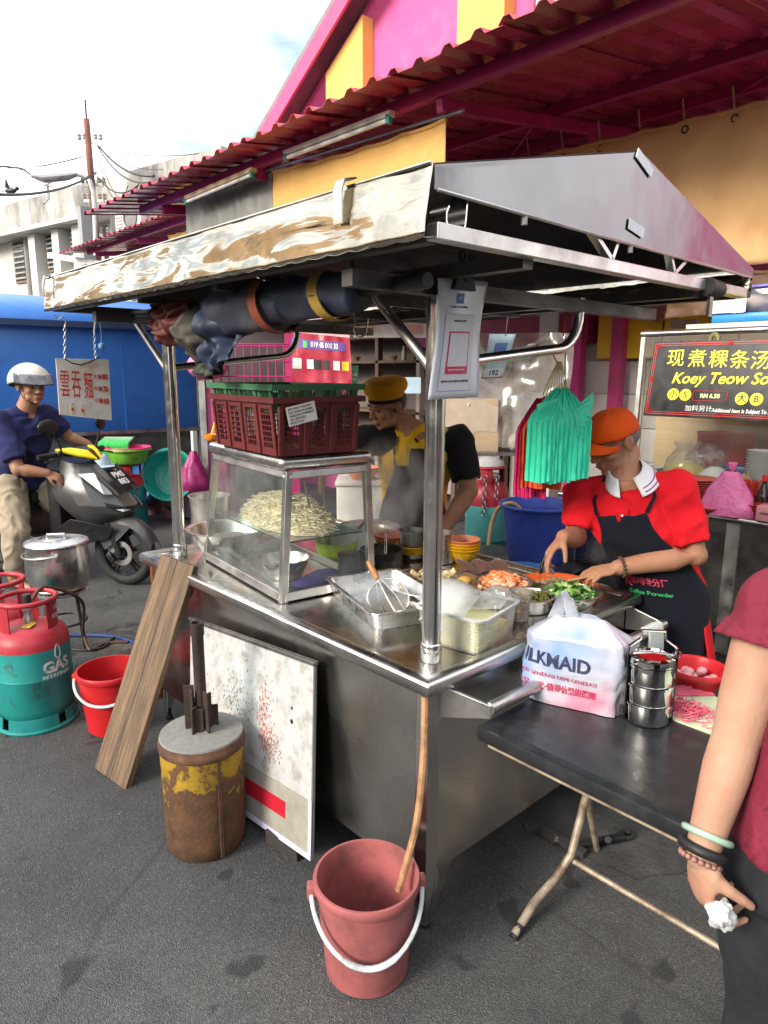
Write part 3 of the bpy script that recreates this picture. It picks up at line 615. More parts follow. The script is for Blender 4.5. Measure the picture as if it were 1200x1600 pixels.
def lean_basin(label, px, py, dep, R, mt, d=(-.62, -.72, .30)):
    r = lean_rot(d); c = ad(px, py, dep); c = c-r @ V((0, 0, .16)); T = Thing('round_basin', label, 'basin', c, rot=r); h = .19
    T.part('bowl', MB().lathe([(R*.72, 0), (R*.78, h*.08), (R*.93, h*.9), (R*.97, h), (R*1.03, h), (R*1.05, h-.012), (R*1.04, h-.015), (R*.95, h-.012), (R*.91, h*.88), (R*.75, h*.1), (R*.7, .008), (.001, .008)], 48), mt, smooth=50)
    T.part('rim', MB().tube([(R*1.03*math.cos(q), R*1.03*math.sin(q), h-.003) for q in [i*2*math.pi/48 for i in range(48)]], .009, 8, closed=True), mt)
    for k in range(3): T.part('base_ring', MB().tube([(R*(.2+.2*k)*math.cos(q), R*(.2+.2*k)*math.sin(q), .010) for q in [i*2*math.pi/36 for i in range(36)]], .004, 5, closed=True), mt)
    return T
lean_basin('large teal plastic basin leaning on its edge against the blue kiosk', 265, 742, 7.7, .285, m_teal)
lean_basin('large bright blue basin tilted upright with a green towel over it', 199, 752, 7.9, .33, m_bluep)
cF = ad(178, 715, 7.65); rgt = V((.738, -.675, 0))
tw = MB(); tw.grid(lambda u, v: cF+rgt*((u-.5)*.34)+V((0, 0, .20-.42*v))+V((.62, .72, 0))*(.10*v+.012*NZ.noise(V((u*9, v*6, 1)))+(.25*(1-v*9) if v < .11 else 0)), 16, 20); soloW('towel', 'bright green towel draped over the tilted blue basin', 'towel', tw, mat('green_towel', (.03, .42, .08), .95, var=.3, scale=60, bump=1., bscale=260, sheen=.4), cF, smooth=180, solid=.012)
# gas cylinders
m_gred = mat('cylinder_red', (.40, .025, .04), .42, var=.18, scale=5, dirt=(.22, .03, .03), dirt_amt=.3, dscale=7)
m_gteal = mat('cylinder_teal', (.015, .23, .215), .42, var=.2, scale=5, dirt=(.05, .045, .04), dirt_amt=.36, dscale=6, dsharp=.05, bump=.25, bscale=30)
m_gteal2 = mat('cylinder_turquoise', (.10, .42, .40), .45, var=.12, dirt=(.05, .25, .24), dirt_amt=.25)
m_valve = mat('brass', (.35, .22, .07), .4, 1.)
def cylinder(label, c, rz=0., R=.16, H=.43, mt=None, valve=True, mark=True, top=None, foot=True):
    T = Thing('gas_cylinder', label, 'gas cylinder', c, rz); mt = mt or m_gteal; top = top or m_gred
    zb = .05; z1 = zb+H*.86
    body = T.part('body', MB().lathe([(R*.55, zb-.01), (R*.86, zb), (R*.97, zb+.03), (R, zb+.06), (R, zb+H*.48-.006), (R*1.015, zb+H*.48), (R, zb+H*.48+.006), (R, zb+H*.8)], 44), mt, smooth=35)
    T.part('shoulder', MB().lathe([(R*1.001, zb+H*.8), (R*.985, zb+H*.87), (R*.9, zb+H*.95), (R*.7, zb+H*1.0), (R*.35, zb+H*1.03), (.03, zb+H*1.04)], 44, cap1=True), top, smooth=60)
    if foot:
        for k in range(4):
            a0 = k*math.pi/2+.12; a1 = a0+math.pi/2-.24
            b = MB()
            for j in range(8):
                pass
            def ff(u, v): a = lerp(a0, a1, u); r = R*(1.0+.04*v); return (r*math.cos(a), r*math.sin(a), .085*(1-v)+.03*0-.0*v+.0)
            b.grid(lambda u, v: (lambda a, r: (r*math.cos(a), r*math.sin(a), .075*(1-v)))(lerp(a0, a1, u), R*(.97+.05*v)), 12, 3); T.part('foot_ring', b, mt, smooth=60, solid=.006)
        T.part('foot_rim', MB().tube([(R*1.02*math.cos(a), R*1.02*math.sin(a), .011) for a in [i*math.pi/20 for i in range(40)]], .011, 8, closed=True), mt)
    zt = zb+H*.97; zr = zt+.145; r = R*.74
    T.part('collar_ring', MB().tube([(r*math.cos(a), r*math.sin(a), zr) for a in [i*math.pi/22 for i in range(44)]], .012, 10, closed=True), top)
    for k in range(3):
        a0 = k*2*math.pi/3+.9; da = .36
        T.part('collar_plate', MB().grid(lambda u, v: (r*math.cos(a0-da+2*da*u), r*math.sin(a0-da+2*da*u), lerp(zt-.02, zr, v)), 8, 4), top, smooth=60, solid=.006)
    if valve:
        T.part('valve', MB().lathe([(.022, zt), (.024, zt+.05), (.018, zt+.06), (.018, zt+.085), (.028, zt+.088), (.028, zt+.1), (.02, zt+.102)], 18, cap1=True), m_galv)
        T.part('regulator', MB().lathe([(.02, zt+.1), (.021, zt+.16), (.019, zt+.165)], 16, cap1=True), mat('black_knob', (.015, .015, .016), .4))
    return T
G1 = az(33, 1150, 0); G1c = V((G1.x+.115, G1.y+.125, 0))
T = cylinder('worn teal gas cylinder with red shoulder standing in front at the left edge', G1c, rad(22), R=.172, H=.44)
m_wt = mat('worn_white', (.62, .64, .62), .6, dirt=(.02, .2, .19), dirt_amt=.3, dscale=30)
def curved_text(T, body, size, R, z, ang, mt, name='lettering', bold=.02, mirror=False):
    b = textMB(body, size, bold)
    b.v = [V(((R+.0012+p.z)*math.cos(ang+p.x/R), (R+.0012+p.z)*math.sin(ang+p.x/R), z+p.y)) for p in b.v]; return T.part(name, b, mt, smooth=0)
va = math.atan2(CAMP.y-G1c.y, CAMP.x-G1c.x)-rad(22)
curved_text(T, 'GAS', .075, .172, .315, va+.62, m_wt, bold=.035); curved_text(T, 'PETRONAS', .03, .172, .268, va+.62, m_wt)
b = MB(); 
for q in range(1): b.lathe([(.012, 0), (.012, .002)], 16, cap1=True)
dm = [V((.022*math.sin(t)*(.45+.55*(1-abs(math.cos(t/2)))), .033*math.cos(t), 0)) for t in [i*2*math.pi/20 for i in range(20)]]
b = MB().tube([V(((.1735)*math.cos(va+.66+p.x/.172), .1735*math.sin(va+.66+p.x/.172), .385+p.y)) for p in dm], .0035, 5, closed=True); T.part('drop_mark', b, m_wt)
b = textMB('14', .035, .02); zc = .05+.44*.97+.08; rr_ = .172*.74+.004; pa = .9+4*math.pi/3
for (s, dz) in (('14', .022), ('KG', -.018)):
    b = textMB(s, .035, .0); b.v = [V(((rr_+p.z)*math.cos(pa+.05+p.x/rr_), (rr_+p.z)*math.sin(pa+.05+p.x/rr_), zc+dz+p.y)) for p in b.v]; T.part('stamped_text', b, m_wt, smooth=0)
T.part('paper_tag', MB().poly([(-.04, -.02, .52), (.01, -.035, .515), (.035, 0, .518), (.0, .03, .525), (-.035, .02, .522)], .002, (0, 0, 1)).xf(MX.Rotation(va, 4, 'Z') @ MX.Translation((.06, 0, -.015))), mat('yellow_tag', (.5, .36, .05), .8), smooth=0)
G2c = V((G1c.x-.02, G1c.y+.44, 0)); cylinder('second red and teal gas cylinder half hidden behind the front one', G2c, rad(70), R=.165)
G3 = az(203, 824, 0)+V((.1, .14, 0)); cylinder('teal gas cylinder under the green basin behind the scooter', G3, rad(60), R=.165, H=.5, valve=False)
basin('round_basin', 'green plastic basin with pink lining on top of a gas cylinder', (G3.x, G3.y, .05+.5*.97+.158), .235, .16, m_greenp)
basin('round_basin', 'pink basin nested inside the green one', (G3.x, G3.y, .05+.5*.97+.170), .232, .165, m_pinkp)
# pale blue hat-shaped bowl next to it
solo('upturned_bowl', 'pale blue upturned plastic bowl beside the green basin', 'bowl', MB().lathe([(.19, 0), (.19, .006), (.12, .015), (.10, .10), (.07, .125), (.001, .13)], 30), plastic('pale_blue', (.45, .6, .68)), loc=ad(155, 728, 7.2), smooth=50)
solo('crate_stand', 'dark box under the pale blue upturned bowl', 'box', MB().bbox(-.17, .17, -.17, .17, 0, ad(155, 728, 7.2).z-.001), mat('stand_dark', (.03, .035, .04), .6), loc=(ad(155, 728, 7.2).x, ad(155, 728, 7.2).y, 0), smooth=0)
def bucket(name, label, c, R, h, mt, handle=None, rz=0., taper=.78, seg=44, hang=None, group=None, lugs=True):
    T = Thing(name, label, 'bucket', c, rz, group=group); t = .004
    bd = T.part('pail', MB().lathe([(R*taper*.9, .012), (R*taper*.92, 0), (R*taper, .006), (R*.955, h*.93), (R*.955, h-.03), (R, h-.028), (R*1.02, h-.02), (R*1.02, h-.006), (R*1.0, h), (R*.95, h), (R*.94, h-.01), (R*.935, h*.9), (R*taper-.004, .014), (.001, .014)], seg), mt, smooth=45)
    if handle:
        pts = []; A = hang if hang is not None else 0.
        for k in range(25):
            q = math.pi*k/24; x = R*1.06*math.cos(q); y = -(R*1.07)*math.sin(q); z = h-.035-A*math.sin(q)**1.15; pts.append((x, y, z))
        n = 25; T.part('handle', MB().tube(pts, [.0065 for i in range(n)], 8, sec=(1, .7)), handle)
        g = pts[8:17]; T.part('grip', MB().tube(g, [.007]+[.0095]*7+[.007], 10, sec=(1, .8)), handle)
        if lugs:
            for s in (1, -1): T.part('lug', MB().box((s*R*1.035, 0, h-.04), (.03, .035, .04)), mt, smooth=30, bevel=.005)
    return T
for i, (px, py, lb) in enumerate(((232, 806, 'mauve plastic bucket standing just behind the teal gas cylinder'), (268, 812, 'mauve plastic bucket with wire handle under the leaning teal basin'))):
    c = az(px, py, 0)+V((.1, .1, 0)); T = bucket('bucket', lb, c, .15, .27, m_mauve, mat('wire_black', (.03, .03, .03), .4), rad(-40), hang=.1)
c = az(298, 812, 0)+V((.12, .12, 0)); solo('stone_mortar', 'pale grey stone-like tub right of the mauve buckets', 'tub', MB().lathe([(.11, 0), (.13, .02), (.15, .28), (.155, .34), (.13, .345), (.12, .3), (.001, .26)], 28), mat('pale_stone', (.42, .43, .44), .8, bump=.4, bscale=40), loc=c, smooth=50)
# pink cabinet with wire cage, bag and scoop
c = ad(372, 640, 6.6); T = Thing('pink_cabinet', 'pink painted cabinet with a wire cage on top behind the maroon crate', 'cabinet', (c.x, c.y, 0)); Fc = frame((c.x, c.y, 0), (.738, -.675, 0), (0, 0, 1)); zc = ad(372, 598, 6.6).z
m_pk = mat('cabinet_pink', (.55, .10, .26), .45, var=.1, dirt=(.4, .08, .2), dirt_amt=.3)
T.part('body', MB().bbox(-.34, -.13, .0, zc, -.4, 0).xf(Fc), m_pk, True, smooth=0, bevel=.006)
T.part('side_strip', MB().bbox(-.36, -.30, 0, zc+.02, .001, .04).xf(Fc), m_galv, True, smooth=0)
b = MB(); z0 = zc; z1 = zc+.36
T.part('back_panel', MB().bbox(-.33, .52, z0, z1+.25, -.42, -.40).xf(Fc), mat('cage_dark_backing', (.07, .055, .06), .8), True, smooth=0)  # dark sheet added behind the bars, standing in for the dark background
for k in range(11): x = -.3+.075*k; T.part('cage_bar', MB().tube([Fc @ V((x, z0, .0)), Fc @ V((x, z1, 0))], .006, 5), m_pinkm, True)
for z in (z0+.06, z0+.2, z0+.34, z1): T.part('cage_rail', MB().tube([Fc @ V((-.32, z, .0)), Fc @ V((.5, z, 0))], .007, 5), m_pinkm, True)
T.part('cage_post', MB().bbox(.46, .58, 0, z1+.1, -.05, .0).xf(Fc), m_pinkm, True, smooth=0)
solo('plastic_bag', 'puffed pink plastic bag on the pink cabinet behind the cage', 'bag', MB().ell((0, 0, .12), (.2, .16, .13)), mat('pink_bag', (.75, .16, .36), .35, bump=.8, bscale=14, bdist=.02), loc=ad(325, 592, 6.5)+V((0, 0, -.0)), smooth=180)
c = ad(303, 725, 6.5)
def bagfn(u, v): a = u*2*math.pi; r = .03+.10*math.sin(v*math.pi*.55)**1.1; r *= 1+.25*NZ.noise(V((math.cos(a)*2, math.sin(a)*2, v*3))); return (r*math.cos(a), r*math.sin(a), -v*.36)
solo('plastic_bag', 'limp magenta plastic bag hanging at the kiosk corner', 'bag', MB().grid(bagfn, 26, 16, cu=True), mat('magenta_bag', (.32, .02, .13), .35, bump=.7, bscale=25, bdist=.01), loc=c+V((0, 0, .12)), smooth=180)
c = ad(331, 690, 5.6); T = Thing('scoop', 'yellow handled plastic scoop hanging behind the display case', 'scoop', c)
T.part('bowl', MB().lathe([(.03, 0), (.055, .03), (.06, .06), (.05, .05), (.001, .01)], 18), mat('orange_plastic', (.8, .25, .02), .4), smooth=60)
T.part('handle', MB().tube([(0, 0, .05), (.03, -.02, .16), (.06, -.03, .24), (.03, -.05, .3)], .01, 6), mat('yellow_plastic', (.75, .5, .04), .45))
# small blue ball on a cord under the roof end
# ================================================================== LEFT FOREGROUND
def pot_stool():
    c = az(97, 1015, 0); c = V((-.02, 3.18, 0))
    T = Thing('metal_stool', 'low round metal stool carrying the aluminium pot', 'stool', c); zs = .36
    T.part('seat', MB().lathe([(.02, zs-.012), (.155, zs-.012), (.165, zs-.006), (.165, zs+.004), (.155, zs+.008), (.15, zs), (.001, zs)], 36), m_alu, smooth=40)
    for k in range(4):
        a = k*math.pi/2+.5; T.part('leg', MB().tube([(.12*math.cos(a), .12*math.sin(a), zs-.012), (.15*math.cos(a), .15*math.sin(a), .0)], .011, 8), m_dark)
    T.part('brace', MB().tube([(.135*math.cos(a), .135*math.sin(a), .16) for a in [i*math.pi/14 for i in range(28)]], .007, 6, closed=True), m_dark)
    P = Thing('cooking_pot', 'round bellied aluminium pot with lid and wire handle on the stool', 'pot', c+V((0, 0, zs+.001)), rad(-30)); R = .185
    m_pot = mat('worn_aluminium', (.66, .65, .64), .26, 1., var=.15, scale=4, rvar=.12, dirt=(.38, .34, .32), dirt_amt=.4, dscale=3, bump=.12, bscale=10, bdist=.003)
    P.part('belly', MB().lathe([(R*.62, 0), (R*.84, .02), (R*.97, .08), (R*1.0, .15), (R*.985, .21), (R*.94, .262), (R*.93, .285), (R*.98, .290), (R*.98, .296)], 48), m_pot, smooth=60)
    ld = P.part('lid', MB().lathe([(R*.99, .297), (R*1.0, .304), (R*.97, .312), (R*.7, .325), (R*.42, .328), (R*.42, .332), (.001, .334)], 48), m_alu, smooth=40)
    P.part('lid_handle', MB().tube([(-.05, 0, .33), (-.05, 0, .352), (.05, 0, .352), (.05, 0, .33)], .006, 8), m_alu, parent=ld)
    pts = [(R*1.02*math.cos(q), -R*1.12*math.sin(q)*.94, .255-.18*math.sin(q)*.12) for q in [math.pi*i/20 for i in range(21)]]
    rz = MX.Rotation(rad(-78), 3, 'Z'); P.part('bail_handle', MB().tube([rz @ V(q) for q in pts], .006, 8), m_galv)
    for s in (1, -1): P.part('handle_lug', MB().box(rz @ V((s*R*.97, 0, .245)), (.022, .022, .05), rz), m_alu, smooth=30, bevel=.005)
pot_stool()
def hose(label, pts, r, mt, n=8, name='hose', cat='hose', closed=False):
    P = [V(p) for p in pts]; out_ = []
    for i in range(len(P)-1):
        p0 = P[max(0, i-1)]; p1 = P[i]; p2 = P[i+1]; p3 = P[min(len(P)-1, i+2)]
        for k in range(n):
            t = k/n; out_.append(.5*((2*p1)+(p2-p0)*t+(2*p0-5*p1+4*p2-p3)*t*t+(3*p1-p0-3*p2+p3)*t**3))
    out_.append(P[-1]); b0 = out_[0].copy()
    return solo(name, label, cat, MB().tube([p-b0 for p in out_], r, 8), mt, loc=b0)
m_rub = mat('black_rubber', (.015, .015, .016), .5); m_rubb = mat('brown_rubber', (.10, .045, .03), .5)
hose('brown gas hose running from the front cylinder down to the ground', [G1c+V((.03, .03, .60)), G1c+V((.12, .1, .63)), G1c+V((.32, .22, .48)), az(130, 985, .12), az(141, 1015, .02), az(165, 1005, .012), az(200, 1003, .012)], .009, m_rubb)
hose('black hose lying on the asphalt behind the red bucket', [az(90, 1005, .01), az(120, 1015, .01), az(160, 1012, .01), az(185, 995, .01), az(250, 1010, .01)], .009, m_rub)
hose('blue hose lying on the asphalt behind the red bucket', [az(85, 993, .012), az(140, 992, .012), az(185, 996, .012), az(230, 1012, .012)], .011, mat('blue_rubber', (.02, .06, .2), .5))
c = az(165, 1158, 0); c = V((c.x+.09, c.y+.115, 0))
RB = bucket('bucket', 'red plastic bucket of water with white handle beside the plank', c, .155, .30, plastic('red_plastic', (.5, .014, .018)), plastic('white_plastic', (.48, .51, .53)), rad(-35), hang=.085)
RB.part('water', MB().lathe([(.001, .16), (.125, .16)], 40, cap0=False, cap1=False), mat('dirty_water', (.2, .02, .02), .08, spec=.8), smooth=0)
# plank
pb0 = az(153, 1192, .0); pb1 = az(200, 1243, .0); ptl = ad(252, 864, 3.02); ptr = ad(311, 888, 2.92)
up = ((ptl+ptr)/2-(pb0+pb1)/2); ln = up.length; up.normalize(); sd_ = (pb1-pb0).normalized()+(ptr-ptl).normalized()*1.3; sd_ = (sd_-up*sd_.dot(up)).normalized(); wdt = .225
Mp = frame((pb0+pb1)/2+V((0, 0, .004)), sd_, up)
T = Thing('wooden_board', 'weathered wooden plank of two boards leaning against the cart', 'plank', (pb0+pb1)/2, rot=Mp.to_3x3())
m_pl = mat('weathered_wood', (.17, .108, .064), .85, var=.5, scale=9, stretch=(7, .5, 7), bump=.7, bscale=30, dirt=(.065, .05, .04), dirt_amt=.42, dscale=3.5, bdist=.004)
for k in (0, 1):
    x0 = -wdt/2+k*(wdt/2+.0012); b = MB(); n = 14
    rings = []
    for j in range(n+1):
        y = ln*j/n; e = .0025*NZ.noise(V((j*.7, k*3, 1))); rings.append([V((x0+e*(k == 0), y, -.014)), V((x0+wdt/2-.0012+e*(k == 1), y, -.014)), V((x0+wdt/2-.0012+e*(k == 1), y, .014)), V((x0+e*(k == 0), y, .014))])
    b.loft(rings); T.part('board', b, m_pl, smooth=30, bevel=.002)
T.part('cleat', MB().bbox(-wdt/2+.01, wdt/2-.01, ln*.86, ln*.9, -.032, -.0145), m_pl, smooth=0)
# burner canister
c = az(306, 1352, 0); c = V((c.x+.10, c.y+.105, 0)); R = .146; H = .43
T = Thing('burner_drum', 'rusty yellow gas burner drum with an upright pipe and fins', 'burner', c, rad(10))
m_br = mat('rust_brown', (.10, .048, .026), .85, var=.5, scale=11, bump=.7, bscale=80, dirt=(.19, .10, .03), dirt_amt=.3, dscale=14, dsharp=.06)
m_ash = mat('ash_grey', (.20, .195, .185), .95, var=.2, scale=40, bump=.7, bscale=160, bdist=.002)
dm_ = mat('flaking_yellow', (.29, .175, .012), .75, var=.3, scale=10, bump=.7, bscale=70, bdist=.003); DN, DL = dm_.node_tree.nodes, dm_.node_tree.links
dtc = DN.new('ShaderNodeTexCoord'); dsx = DN.new('ShaderNodeSeparateXYZ'); DL.new(dtc.outputs['Object'], dsx.inputs[0]); dnz = DN.new('ShaderNodeTexNoise'); dnz.inputs['Scale'].default_value = 15; dnz.inputs['Detail'].default_value = 9; dnz.inputs['Roughness'].default_value = .7; DL.new(dtc.outputs['Object'], dnz.inputs['Vector'])
dma = DN.new('ShaderNodeMath'); dma.operation = 'MULTIPLY_ADD'; dma.inputs[1].default_value = -1.05; dma.inputs[2].default_value = .80; DL.new(dsx.outputs['Z'], dma.inputs[0]); dmb = DN.new('ShaderNodeMath'); dmb.operation = 'ADD'; DL.new(dma.outputs[0], dmb.inputs[0]); DL.new(dnz.outputs['Fac'], dmb.inputs[1])
drm = DN.new('ShaderNodeValToRGB'); drm.color_ramp.elements[0].position = .93; drm.color_ramp.elements[1].position = .99; DL.new(dmb.outputs[0], drm.inputs['Fac']); dmx = DN.new('ShaderNodeMixRGB'); DL.new(drm.outputs['Color'], dmx.inputs['Fac']); dpb = DN['Principled BSDF']; DL.new(dpb.inputs['Base Color'].links[0].from_socket, dmx.inputs['Color1'])
drc = DN.new('ShaderNodeValToRGB'); drc.color_ramp.elements[0].color = (.035, .018, .011, 1); drc.color_ramp.elements[1].color = (.13, .062, .028, 1); drc.color_ramp.elements[0].position = .3; drc.color_ramp.elements[1].position = .7; DL.new(dnz.outputs['Fac'], drc.inputs['Fac']); DL.new(drc.outputs['Color'], dmx.inputs['Color2']); DL.new(dmx.outputs['Color'], dpb.inputs['Base Color'])
T.part('drum', MB().lathe([(R*.9, .0), (R*.96, .008), (R*.97, .05), (R*.985, H*.36), (R*.99, H*.5), (R*1.0, H*.8), (R*1.0, H*.885)], 48), dm_, smooth=60)
T.part('weld_band', MB().lathe([(R*1.0, H*.885), (R*1.035, H*.895), (R*1.035, H*.935), (R*1.02, H*.945), (R*1.0, H*.985)], 48, cap0=False), m_rust, smooth=60)
T.part('top', MB().lathe([(R*1.0, H*.985), (R*.985, H*1.0), (R*.6, H*1.008), (.001, H*1.012)], 48, cap0=False), m_ash, smooth=60)
T.part('seam', MB().bbox(-.006, .006, -.003, .003, .01, H*.88).xf(MX.Rotation(math.atan2(CAMP.y-c.y, CAMP.x-c.x)-rad(10)+math.pi/2+.35, 4, 'Z') @ MX.Translation((0, -R*1.0, 0))), m_rust, smooth=0)
pp = V((.012, .01, 0)); m_iron = mat('burnt_iron', (.05, .034, .028), .7, .3, var=.4, scale=14, bump=.5, bscale=90); T.part('pipe', MB().lathe([(.0205, H), (.0205, H+.35), (.0235, H+.355), (.0235, H+.40), (.019, H+.40), (.019, H+.35)], 20, c=pp, cap0=False), m_iron)
random.seed(5)
for k in range(6):
    a = k*math.pi/3+.3; h = (.10, .10, .17, .10, .155, .09)[k]; w_ = .036
    T.part('fin', MB().bbox(.022, .022+w_, -.003, .003, H*1.005, H+h).xf(MX.Translation(pp) @ MX.Rotation(a, 4, 'Z')), m_iron, smooth=0, bevel=.001)
    T.part('fin_plate', MB().bbox(.03, .036, -.016, .016, H*1.01, H+h*.92).xf(MX.Translation(pp) @ MX.Rotation(a+.35, 4, 'Z')), m_iron, smooth=0, bevel=.001)
T.part('ash', MB().ell(pp+V((.02, -.01, H+.002)), (.05, .045, .012)), m_ash, smooth=180)
# white board leaning on the cart
q1 = V((-.105, .489, .074)); t1 = V((-.034, .494, .742)); t0 = V((-.05, 1.36, .668))
bx = (t1-t0).normalized(); bl = .845; org = q1.copy()
upv = (t1-q1); upv = (upv-bx*upv.dot(bx)); bh = upv.length; upv.normalize()
Mb = frame(org-bx*bl, bx, upv)
T = Thing('white_board', 'dirty white signboard with red stripe leaning upside down against the cart', 'board', org-bx*bl/2, rot=Mb.to_3x3())
bi = Mb.inverted(); ofs = MX.Translation((-bl/2, 0, 0))
m_wb = mat('dirty_white', (.42, .42, .42), .6, var=.1, scale=12, dirt=(.24, .225, .19), dirt_amt=.33, dscale=14, dsharp=.1, bump=.5, bscale=45)
m_wb2 = mat('dirty_grey_panel', (.30, .285, .24), .7, var=.15, scale=8, dirt=(.22, .2, .16), dirt_amt=.4, dscale=9)
T.part('backing', MB().bbox(0, bl, 0, bh, -.014, -.003).xf(ofs), mat('board_edge', (.25, .24, .22), .7), smooth=0)
pl_ = T.part('upper_sheet', MB().bbox(.002, bl-.002, bh*.30, bh-.004, -.0029, 0).xf(ofs), m_wb, smooth=0)
T.part('lower_sheet', MB().bbox(.002, bl-.002, .004, bh*.30-.002, -.0029, -.0008).xf(ofs), m_wb2, smooth=0)
T.part('red_stripe', MB().bbox(.05, bl-.15, bh*.125, bh*.215, -.0007, .0006).xf(ofs), mat('stripe_red', (.45, .015, .03), .4), smooth=0)
T.part('top_channel', MB().bbox(-.002, bl+.002, bh-.006, bh+.008, -.018, .006).xf(ofs), m_steeld, smooth=0, bevel=.002)
T.part('channel_pipe', MB().tube([ofs @ V((-.02, bh+.002, -.006)), ofs @ V((bl+.006, bh+.002, -.006))], .007, 8), m_steeld)
T.part('bottom_trim', MB().bbox(.001, bl-.001, -.004, .016, -.0007, .0015).xf(ofs), mat('lilac_trim', (.55, .52, .68), .6), smooth=0)
T.part('side_trim', MB().bbox(bl-.016, bl+.001, .017, bh*.30, -.0007, .0015).xf(ofs), mat('lilac_trim', (.55, .52, .68), .6), smooth=0)
random.seed(11)
def smear(cx, cy, sx, sy, n, mt, nm):
    b = MB()
    for k in range(n):
        x = random.gauss(cx, sx); y = random.gauss(cy, sy); l = random.uniform(.004, .011); 
        if not (.02 < x < bl-.02 and bh*.33 < y < bh-.03): continue
        x = round(x/.0085)*.0085+random.uniform(-.001, .001); b.bbox(x, x+.005, y, y+l, .0001, .0006)
    b.xf(ofs); T.part(nm, b, mt, smooth=0, kind='stuff')
smear(bl*.66, bh*.60, .018, .085, 150, mat('smear_red', (.42, .09, .06), .6), 'red_smear')
smear(bl*.72, bh*.47, .025, .03, 80, mat('smear_brown', (.27, .14, .08), .6), 'brown_smear')
smear(bl*.42, bh*.62, .07, .05, 90, mat('smear_dark', (.12, .13, .13), .6), 'dark_smear')
smear(bl*.5, bh*.72, .07, .07, 260, mat('smear_blue', (.42, .55, .55), .6), 'blue_smear')
for (x, y, r) in ((.86, .73, .006), (.86, .66, .009)): T.part('dent', MB().lathe([(r, 0), (r*.6, .0008), (.001, .0008)], 12, c=ofs @ V((bl*x, bh*y, .0003))), m_dark)
# wood offcuts and dark things under the cart
for i, (px, py, s, lb) in enumerate(((445, 1345, (.16, .1, .06), 'dark wooden block holding up the bottom corner of the white board'), (380, 1290, (.12, .1, .05), 'small dark wooden block under the left part of the white board'))):
    c = az(px, py, 0); solo('wood_block', lb, 'block', MB().bbox(-s[0]/2, s[0]/2, -s[1]/2, s[1]/2, 0, s[2]), mat('black_wood', (.035, .03, .028), .85, bump=.6, bscale=50), loc=(c.x+.06, c.y+.05, 0), rz=rad(35*i+100), smooth=0, bevel=.004)
# pink bucket in front, with the drain hose
c = az(571, 1559, 0); PBc = V((c.x+.075, c.y+.08, 0))
PK = bucket('bucket', 'dusty pink plastic bucket with white handle standing below the drain hose', PBc, .148, .30, mat('dusty_pink', (.34, .10, .10), .5, var=.07, scale=3, rvar=.12, dirt=(.20, .07, .065), dirt_amt=.37, dscale=8, dsharp=.09, bump=.08, bscale=40), plastic('white_plastic', (.48, .51, .53)), math.atan2(-.675, .738)+rad(6), hang=.125, taper=.80)
